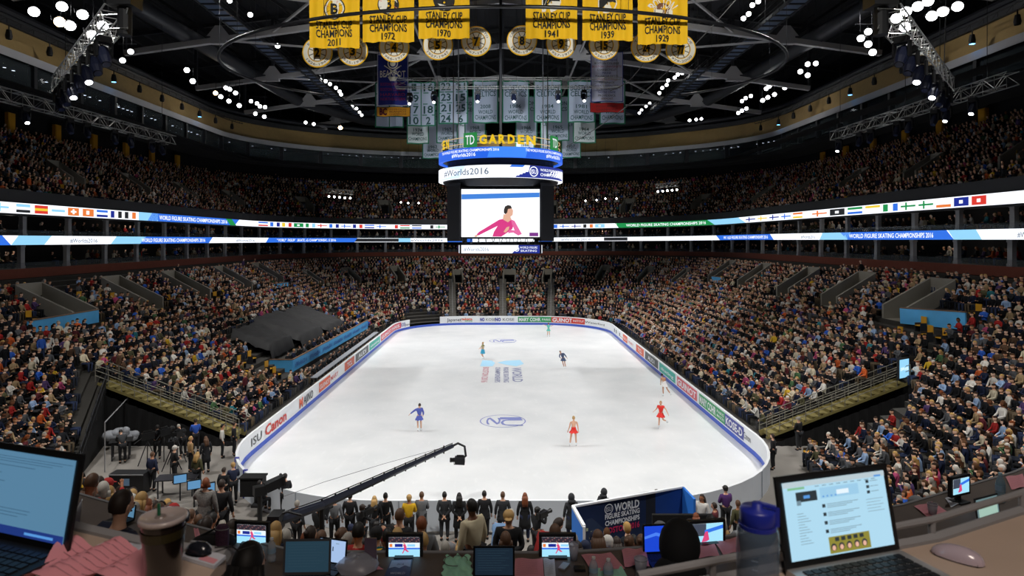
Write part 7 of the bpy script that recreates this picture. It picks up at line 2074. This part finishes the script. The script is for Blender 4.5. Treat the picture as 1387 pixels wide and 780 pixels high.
# papers
PINKP = mat('pink paper', 'd9909a', .8); WHP = mat('white paper', 'c8ccd6', .8); MINT = mat('mint cloth', 'a6e0c2', .9)
def paper(pts, z, m, label, curl=.01, name='paper_sheet', n=8, text=False):
    a, b_, c, d = [at(x, y, z) for x, y in pts]; mb = MB(); vs = []
    for i in range(n+1):
        for j in range(n+1):
            p = a.lerp(b_, i/n).lerp(d.lerp(c, i/n), j/n); vs.append(p+Vector((0, 0, .006+curl*(math.sin(i*.9+j*.5)+1)*.5)))
    mb.add(vs, [(i*(n+1)+j, (i+1)*(n+1)+j, (i+1)*(n+1)+j+1, i*(n+1)+j+1) for i in range(n) for j in range(n)])
    root = empty(name, a.lerp(c, .5)-Vector((0, 0, 0)), label, 'paper'); mb.build('sheet', m, root, smooth=True)
    t = MB()
    f = lambda u, v: a.lerp(b_, u).lerp(d.lerp(c, u), v)+Vector((0, 0, .0075+curl*(math.sin(u*n*.9+v*n*.5)+1)*.5))
    for k in range(9):
        v = .1+k*.09
        t.strip([f(.1+.1*q, v) for q in range(8)], [f(.1+.1*q, v+.012) for q in range(8)])
    t.build('printed_lines', mat('print rose', 'b27a84', .8) if m is PINKP else mat('print grey', '8a8e98', .8), root)
paper(((88, 745), (205, 748), (205, 800), (30, 800)), 10.402, PINKP, 'rumpled pink sheet lying beside the black laptop', .035, n=14)
paper(((150, 736), (205, 742), (205, 752), (120, 748)), 10.4, WHP, 'white sheet under the rumpled pink sheet', .005)
paper(((470, 757), (500, 762), (520, 772), (445, 778)), DESK2, PINKP, 'pink sheet beside the phone stand', .02)
paper(((698, 758), (735, 758), (737, 784), (695, 784)), DESK2, PINKP, 'pink sheet right of the middle black laptop')
paper(((736, 758), (751, 759), (753, 784), (738, 784)), DESK2, WHP, 'white sheet beside the pink sheet in the middle')
paper(((787, 753), (827, 750), (847, 771), (802, 776)), DESK2, PINKP, 'pink sheet on a black folder behind the water bottles', .01)
paper(((842, 747), (873, 743), (880, 768), (846, 769)), DESK2+.01, PINKP, 'raised pink sheet near the plastic cup', .02)
paper(((940, 738), (966, 734), (975, 754), (945, 757)), DESK2, PINKP, 'pink sheet under the right small television')
paper(((968, 736), (1000, 728), (1003, 748), (980, 753)), DESK2, PINKP, 'pink sheet near the blue capped bottle')
paper(((1238, 687), (1262, 681), (1284, 694), (1258, 703)), DESK2, PINKP, 'pink sheet under the small paper cup at right')
paper(((1362, 647), (1385, 643), (1392, 660), (1370, 664)), DESK2, PINKP, 'pink sheet at the far right of the press desk')
paper(((1280, 676), (1296, 672), (1304, 682), (1288, 688)), DESK2, WHP, 'white printed sheet left of the mint page laptop')
paper(((798, 772), (842, 768), (850, 782), (806, 784)), DESK2, MINT, 'pale mint folder at the bottom of the press desk', .004, name='folder')
paper(((262, 717), (268, 717), (272, 728), (264, 728)), DESK2, PINKP, 'small pink note on the left press desk')
# magazine
a = at(528, 758, DESK2); root = empty('programme', at(540, 768, DESK2), 'dark blue event programme with a snowy mountain cover', 'magazine')
pts = [at(x, y, DESK2+.012) for x, y in ((530, 758), (559, 757), (554, 785), (518, 785))]
mb = MB(); mb.add([p for p in pts]+[p-Vector((0, 0, .01)) for p in pts], [(0, 3, 2, 1), (0, 1, 5, 4), (1, 2, 6, 5), (2, 3, 7, 6), (3, 0, 4, 7)], mat('magazine navy', '16305e', .5))
f = lambda u, v: pts[3].lerp(pts[2], u).lerp(pts[0].lerp(pts[1], u), v)+Vector((0, 0, .001))
mb.poly([f(.05, .55), f(.3, .62), (f(.5, .55)), f(.7, .68), f(.95, .6), f(.95, .95), f(.05, .95)], mat('magazine sky', '8fa6c8', .5))
mb.text('2016', lambda u, v: f(.5+u, .75+v)+Vector((0, 0, .001)), w=.3, h=.09, m=mat('magazine navy', '16305e')); mb.text('WORLD', lambda u, v: f(.5+u, .3+v)+Vector((0, 0, .001)), w=.6, h=.1, m=WHP); mb.build('cover', None, root)
# mint towel
mb = MB(); n = 12; vs = []
q = [at(x, y, DESK2) for x, y in ((603, 756), (636, 755), (641, 785), (598, 785))]
for i in range(n+1):
    for j in range(n+1):
        p = q[0].lerp(q[1], i/n).lerp(q[3].lerp(q[2], i/n), j/n); vs.append(p+Vector((.01*math.sin(j*1.7), .01*math.cos(i*2), .02+.018*math.sin(i*1.3)*math.cos(j*.9))))
mb.add(vs, [(i*(n+1)+j, (i+1)*(n+1)+j, (i+1)*(n+1)+j+1, i*(n+1)+j+1) for i in range(n) for j in range(n)])
root = empty('towel', q[0].lerp(q[2], .5), 'crumpled mint green cloth left of the middle black laptop', 'cloth'); mb.build('cloth', MINT, root, smooth=True)
mb = MB(); c = q[0].lerp(q[2], .4)+Vector((0, 0, .05)); mb.tube([c+Vector((.08*math.cos(a)*1.2, .1*math.sin(a), .004*math.sin(3*a))) for a in [k*.45 for k in range(12)]], .003, 5); mb.build('cord', mat('cord brown', '4a3038', .7), root)
# plastic bag
mb = MB(); c = at(484, 770, DESK2); R3 = random.Random(3); n = 12; kq = 6; vs = []
for i in range(kq+1):
    for j in range(n):
        r = .15*math.sin(math.pi/2*i/kq)*(1+.35*R3.random()); vs.append((c.x+r*math.cos(2*math.pi*j/n), c.y+r*.8*math.sin(2*math.pi*j/n), DESK2+.09*math.cos(math.pi/2*i/kq)+.03*R3.random()))
mb.add(vs, [(i*n+j, i*n+(j+1) % n, (i+1)*n+(j+1) % n, (i+1)*n+j) for i in range(kq) for j in range(n)]); tag(mb.build('plastic_bag', mat('plastic bag', 'aeb0bc', .35, alpha=.85), smooth=True), 'crumpled pale plastic bag at the bottom beside the grey laptop', 'bag')
# phone stand
root = empty('phone_stand', at(502, 760, DESK2), 'upright phone on a small stand left of the centre television', 'phone'); c = atY(502, 744, 5.45)
mb = MB(); mb.box(c, (.10, .015, .19)); mb.build('phone', mat('phone mauve', '6e5f72', .3), root); mb = MB(); mb.box((c.x, c.y+.03, DESK2+.02), (.09, .1, .04)); mb.build('base', WHITE, root)
mb = MB(); c = at(764, 768, DESK2); mb.box(c+Vector((0, 0, .008)), (.06, .11, .012), None, Matrix.Rotation(-.5, 3, 'Z')); tag(mb.build('mobile_phone', mat('phone silver', '8a8e96', .3)), 'small mobile phone lying below the plastic cup in the middle', 'phone')
mb = MB(); c = at(785, 772, DESK2); mb.box(c+Vector((0, 0, .012)), (.09, .07, .02)); tag(mb.build('card_reader', BTRUSS), 'small dark gadget lying right of the mobile phone', 'gadget')
# cups and bottles
CLR = mat('clear plastic', 'cfd6de', .12, alpha=.45); 
def cup(px, py, z, r, h, label, m, Y=None):
    c = at(px, py, z) if Y is None else atY(px, py, Y); root = empty('plastic_cup', c, label, 'cup')
    mb = MB(); mb.lathe(c, ((0, .002), (r*.72, .002), (r, h), (r*.94, h), (r*.68, .006)), 20); mb.build('cup_wall', m, root, smooth=True)
    mb = MB(); mb.lathe(c+Vector((0, 0, h)), ((r*.93, 0), (r*1.06, 0), (r*1.06, .008), (r*.93, .008)), 20); mb.build('rim', m, root)
cup(777, 758, DESK2, .042, .13, 'frosted plastic cup right of the centre right television', mat('frosted plastic', 'b9bccb', .4, alpha=.75))
cup(868, 779, DESK2, .052, .13, 'frosted plastic cup at the bottom of the press desk right of the water bottles', mat('frosted plastic', 'b9bccb'))
cup(1263, 697, DESK2, .045, .10, 'small pale cup on the pink sheet at right', mat('pale cup', 'a8a4b0', .6))
def bottle(px, py, z, r, h, label, capm, wm):
    c = at(px, py, z); root = empty('water_bottle', c, label, 'bottle')
    mb = MB(); mb.lathe(c, ((0, .002), (r, .004), (r, h*.25), (r*.93, h*.3), (r, h*.35), (r*.98, h*.62), (r*.75, h*.75), (r*.38, h*.88), (r*.36, h*.92)), 18); b_ = mb.build('bottle_body', wm, root, smooth=True)
    mb = MB(); mb.lathe(c, ((r*1.01, h*.38), (r*1.01, h*.58)), 18); mb.build('label_band', mat('bottle label', '9fc0d8', .5, alpha=.8), root)
    mb = MB(); mb.lathe(c+Vector((0, 0, h*.91)), ((r*.42, 0), (r*.42, h*.08), (0, h*.08)), 14); mb.build('cap', capm, root)
bottle(804, 786, DESK2, .035, .19, 'clear water bottle at the bottom of the press desk, left of two', WHITE, CLR)
bottle(824, 787, DESK2, .04, .18, 'clear crumpled water bottle at the bottom of the press desk, right of two', WHITE, CLR)
bottle(368, 760, DESK2, .035, .2, 'clear water bottle left of the grey laptop', WHITE, CLR)
bottle(1355, 679, DESK2, .045, .30, 'tall clear water bottle right of the mint page laptop', mat('pale blue cap', 'a8d0e0', .4), mat('blue clear plastic', '9cc4d8', .12, alpha=.5))
# dotted bag and small things at the left
root = empty('bottle_pouch', at(301, 745, DESK2), 'tall dark purple patterned pouch standing on the left press desk', 'pouch'); c = at(301, 745, DESK2)
mb = MB(); mb.lathe(c, ((0, 0), (.055, 0), (.06, .1), (.058, .19), (.04, .22), (0, .22)), 14, sx=1, sy=.7); mb.build('pouch', mat('purple pattern', '4a2e44', .8, noise=.7, scale=60), root); mb = MB(); mb.lathe(c, ((.059, .185), (.061, .19), (.059, .195)), 14, sy=.7); mb.build('zip', STEEL, root)
root = empty('dark_bag', at(330, 775, DESK2-.3), 'black bag lying on the left press desk beside the pouch', 'bag'); c = at(290, 738, DESK2)
mb = MB(); mb.ball(c+Vector((0, 0, .03)), (.2, .12, .07), 12, 7); mb.build('bag_body', BLACK, root, smooth=True); mb = MB(); mb.tube([c+Vector((-.12, 0, .08)), c+Vector((0, 0, .14)), c+Vector((.12, 0, .08))], .01, 6); mb.build('strap', INK, root)

# ---- iced coffee with lid and straw
c = at(221, 800, 10.4); c = Vector(((221-CX)/F*1.50, 1.50, 10.4)); root = empty('iced_coffee_cup', c, 'dark iced coffee in a clear lidded cup with a green straw', 'cup')
mb = MB(); mb.lathe(c, ((0, .002), (.036, .002), (.046, .15), (.0465, .16)), 32); mb.build('cup_wall', mat('dark coffee cup', '1c1310', .25, coat=.4, noise=.5, scale=30), root, smooth=True)
mb = MB(); mb.lathe(c, ((.0455, .122), (.0472, .142), (.0478, .142), (.046, .122)), 32); mb.build('gold_band', mat('cup gold band', '2e2812', .4), root)
mb = MB(); mb.lathe(c+Vector((0, 0, .158)), ((.0475, 0), (.0515, .001), (.0525, .007), (.0505, .012), (.046, .012), (.043, .008), (.0, .008)), 36); mb.build('lid', mat('cup lid', 'a89c98', .3, coat=.3), root, smooth=True)
mb = MB(); mb.lathe(c+Vector((-.006, 0, .166)), ((.013, 0), (.011, .003), (0, .003)), 16); mb.build('lid_button', mat('cup lid dark', '7c706c', .3), root)
mb = MB(); mb.tube([c+Vector((-.008, 0, .1)), c+Vector((-.011, .002, .196))], .0038, 10); mb.build('straw', mat('green straw', '0f5a3c', .4), root)
mb = MB(); cc = c
def cyl(u, v, r=.0445): a = -math.pi/2+u/r; return cc+Vector((r*(1+v*.5)*math.cos(a), r*(1+v*.5)*math.sin(a), v))
# ---- mouse on a booklet
q = [at(x, y, 10.41) for x, y in ((262, 738), (306, 752), (290, 766), (244, 752))]
root = empty('booklet', q[0].lerp(q[2], .5), 'white booklet used as a mouse mat at the corner of the left desk', 'booklet')
mb = MB(); mb.add([p for p in q]+[p-Vector((0, 0, .009)) for p in q], [(0, 3, 2, 1), (0, 1, 5, 4), (1, 2, 6, 5), (2, 3, 7, 6), (3, 0, 4, 7)]); mb.build('pages', WHP, root)
mb = MB(); f2 = lambda u, v: q[3].lerp(q[2], u).lerp(q[0].lerp(q[1], u), v)+Vector((0, 0, .0006)); mb.quad(f2(.5, .1), f2(.95, .1), f2(.95, .5), f2(.5, .5)); mb.build('pink_print', PINKP, root)
def mouse(c, yaw, L_, W_, H_, m, label, name='computer_mouse', cable=False):
    root = empty(name, c, label, 'mouse'); R = Matrix.Rotation(yaw, 3, 'Z'); mb = MB(); n, kk = 20, 8; vs = []
    for i in range(kk+1):
        a = math.pi/2*i/kk
        for j in range(n):
            t = 2*math.pi*j/n; x = W_/2*math.copysign(abs(math.cos(t))**.8, math.cos(t))*math.cos(a); y = L_/2*math.copysign(abs(math.sin(t))**.85, math.sin(t))*math.cos(a)
            vs.append(Vector(c)+R @ Vector((x, y, .004+H_*math.sin(a)*(1-.25*y/L_))))
    mb.add(vs, [(i*n+j, i*n+(j+1) % n, (i+1)*n+(j+1) % n, (i+1)*n+j) for i in range(kk) for j in range(n)]); mb.build('shell', m, root, smooth=True)
    b_ = MB(); b_.lathe(Vector(c), ((0, .001), (W_*.40, .001), (W_*.44, .006)), 16, sy=L_/W_) if yaw == 0 else b_.box(Vector(c)+Vector((0, 0, .004)), (W_*.7, L_*.8, .006), None, R); b_.build('base_plate', BTRUSS, root)
    if cable:
        k = MB(); k.tube([Vector(c)+Vector((.04, .0, .012)), Vector(c)+Vector((.075, .02, .006)), Vector(c)+Vector((.1, .0, .004)), Vector(c)+Vector((.13, .03, .003))], .0022, 6); k.build('cable', INK, root)
        k = MB(); k.box(Vector(c)+R @ Vector((0, L_*.22, H_*.98)), (.006, .018, .006), None, R); k.build('scroll_wheel', STEEL, root)
mouse(at(269, 748, 10.415), 1.25, .07, .042, .024, mat('mouse black', '1c1e26', .25, coat=.6), 'dark corded mouse on the white booklet at left', cable=True)
mouse(at(1297, 757, 10.4), .75, .115, .058, .03, mat('mouse mauve white', 'b8a8b2', .18, coat=.8), 'smooth pale wireless mouse on the right beige desk')
# ---- blue capped drinking bottle
c = Vector(((1026-CX)/F*1.36, 1.36, 10.4)); root = empty('drinking_bottle', c, 'large clear drinking bottle with a blue screw cap', 'bottle')
c = Vector((c.x, c.y, 10.40)); NB = mat('smoky clear plastic', '5a7088', .1, alpha=.55, coat=.5)
mb = MB(); mb.lathe(c, ((0, .002), (.038, .002), (.042, .01), (.042, .185), (.040, .200), (.033, .212), (.031, .222)), 36); mb.build('bottle_body', NB, root, smooth=True)
mb = MB(); mb.lathe(c, ((0, .006), (.037, .006), (.037, .075), (0, .075)), 28); mb.build('water', mat('dark water', '12202c', .1, alpha=.8), root)
mb = MB(); CAPB = mat('bottle cap blue', '24309c', .35); mb.lathe(c+Vector((0, 0, .213)), ((.0345, 0), (.0355, .004), (.0355, .026), (.033, .031), (.012, .033), (.011, .042), (0, .042)), 32); mb.build('cap', CAPB, root, smooth=True)
mb = MB(); mb.lathe(c+Vector((0, 0, .205)), ((.036, 0), (.038, 0), (.038, .008), (.036, .008)), 28); mb.bar(c+Vector((.034, -.012, .21)), c+Vector((.034, -.012, .248)), .012, .006); mb.bar(c+Vector((.034, -.012, .248)), c+Vector((0, 0, .254)), .014, .006); mb.build('cap_strap', CAPB, root)
mb = MB()
def cylN(u, v, r=.0425): a = -math.pi/2-.35+u/r; return c+Vector((r*math.cos(a), r*math.sin(a), v))
for k in range(6): mb.strip([cylN(-.012+.004*q, .06+k*.018) for q in range(4)], [cylN(-.012+.004*q, .0615+k*.018) for q in range(4)])
mb.poly([cylN(.008*math.cos(a)-.018, .035+.011*math.sin(a)) for a in [2*math.pi*q/12 for q in range(12)]]); mb.build('printed_marks', mat('bottle print', '8fa0b4', .5), root)
# ---- dark haired press people in front of us
def bust(px, hy, Y, key, hair, hc, top, label, rz=0.0, wide=1.0, look=0.0, sc=1.0):
    z = EYE-(hy-CY)/F*Y-1.36*sc; p = Vector(((px-CX)/F*Y, Y, z))
    P = pose_sit(look=look); root = person(p, rz, key, P, hair, hc, top, 'black', label, scale=sc, hairm=CM['black'] if hair == 'hood' else None)
    ch = MB(); ch.box((0, -.02, .40), (.46, .44, .06)); ch.box((0, -.27, .66), (.44, .05, .4)); ch.tube([(0, 0, 0), (0, 0, .4)], .03, 8)
    o = MB(); o.xf = Matrix.Translation(p) @ Matrix.Scale(sc, 4); o.add(ch.v, ch.f); o.xf = None
    tag(o.build('office_chair', BTRUSS), 'black chair under the ' + label.split(' at ')[0], 'chair')
    return root
bust(333, 731, 4.5, 'sitG', 'long', 'black', 'black', 'person with long black hair seen from behind at the left press desk', sc=1.25)
root = bust(921, 704, 4.4, 'sitHood', 'hood', 'black', 'black', 'person in a black hood seen from behind at the blue laptop', -.2, sc=1.15)
bust(157, 660, 5.6, 'sitPress', 'short', 'dark brown', 'navy', 'dark haired man in a navy jacket at the far left press desk', -.5)
bust(1130, 690, 5.2, 'sitA', 'short', 'dark brown', 'black', 'person in black partly hidden by the silver laptop at right press desk', .2)
# laptop of the man at left
laptop((-3.62, 6.3, DESK2+.02), -.4, .22, .16, .13, .15, 'open laptop with a dim page before the man at the far left', BTRUSS, BTRUSS, mat('lit dim page', '6a9fc4'), page2)
laptop((-3.95, 6.05, DESK2+.02), -1.2, .33, .23, .22, .1, 'dark laptop lid left of the man in the navy jacket', mat('laptop mauve', '6a6068', .4), mat('laptop mauve', '6a6068'), mat('dead screen', '07080a', .3))
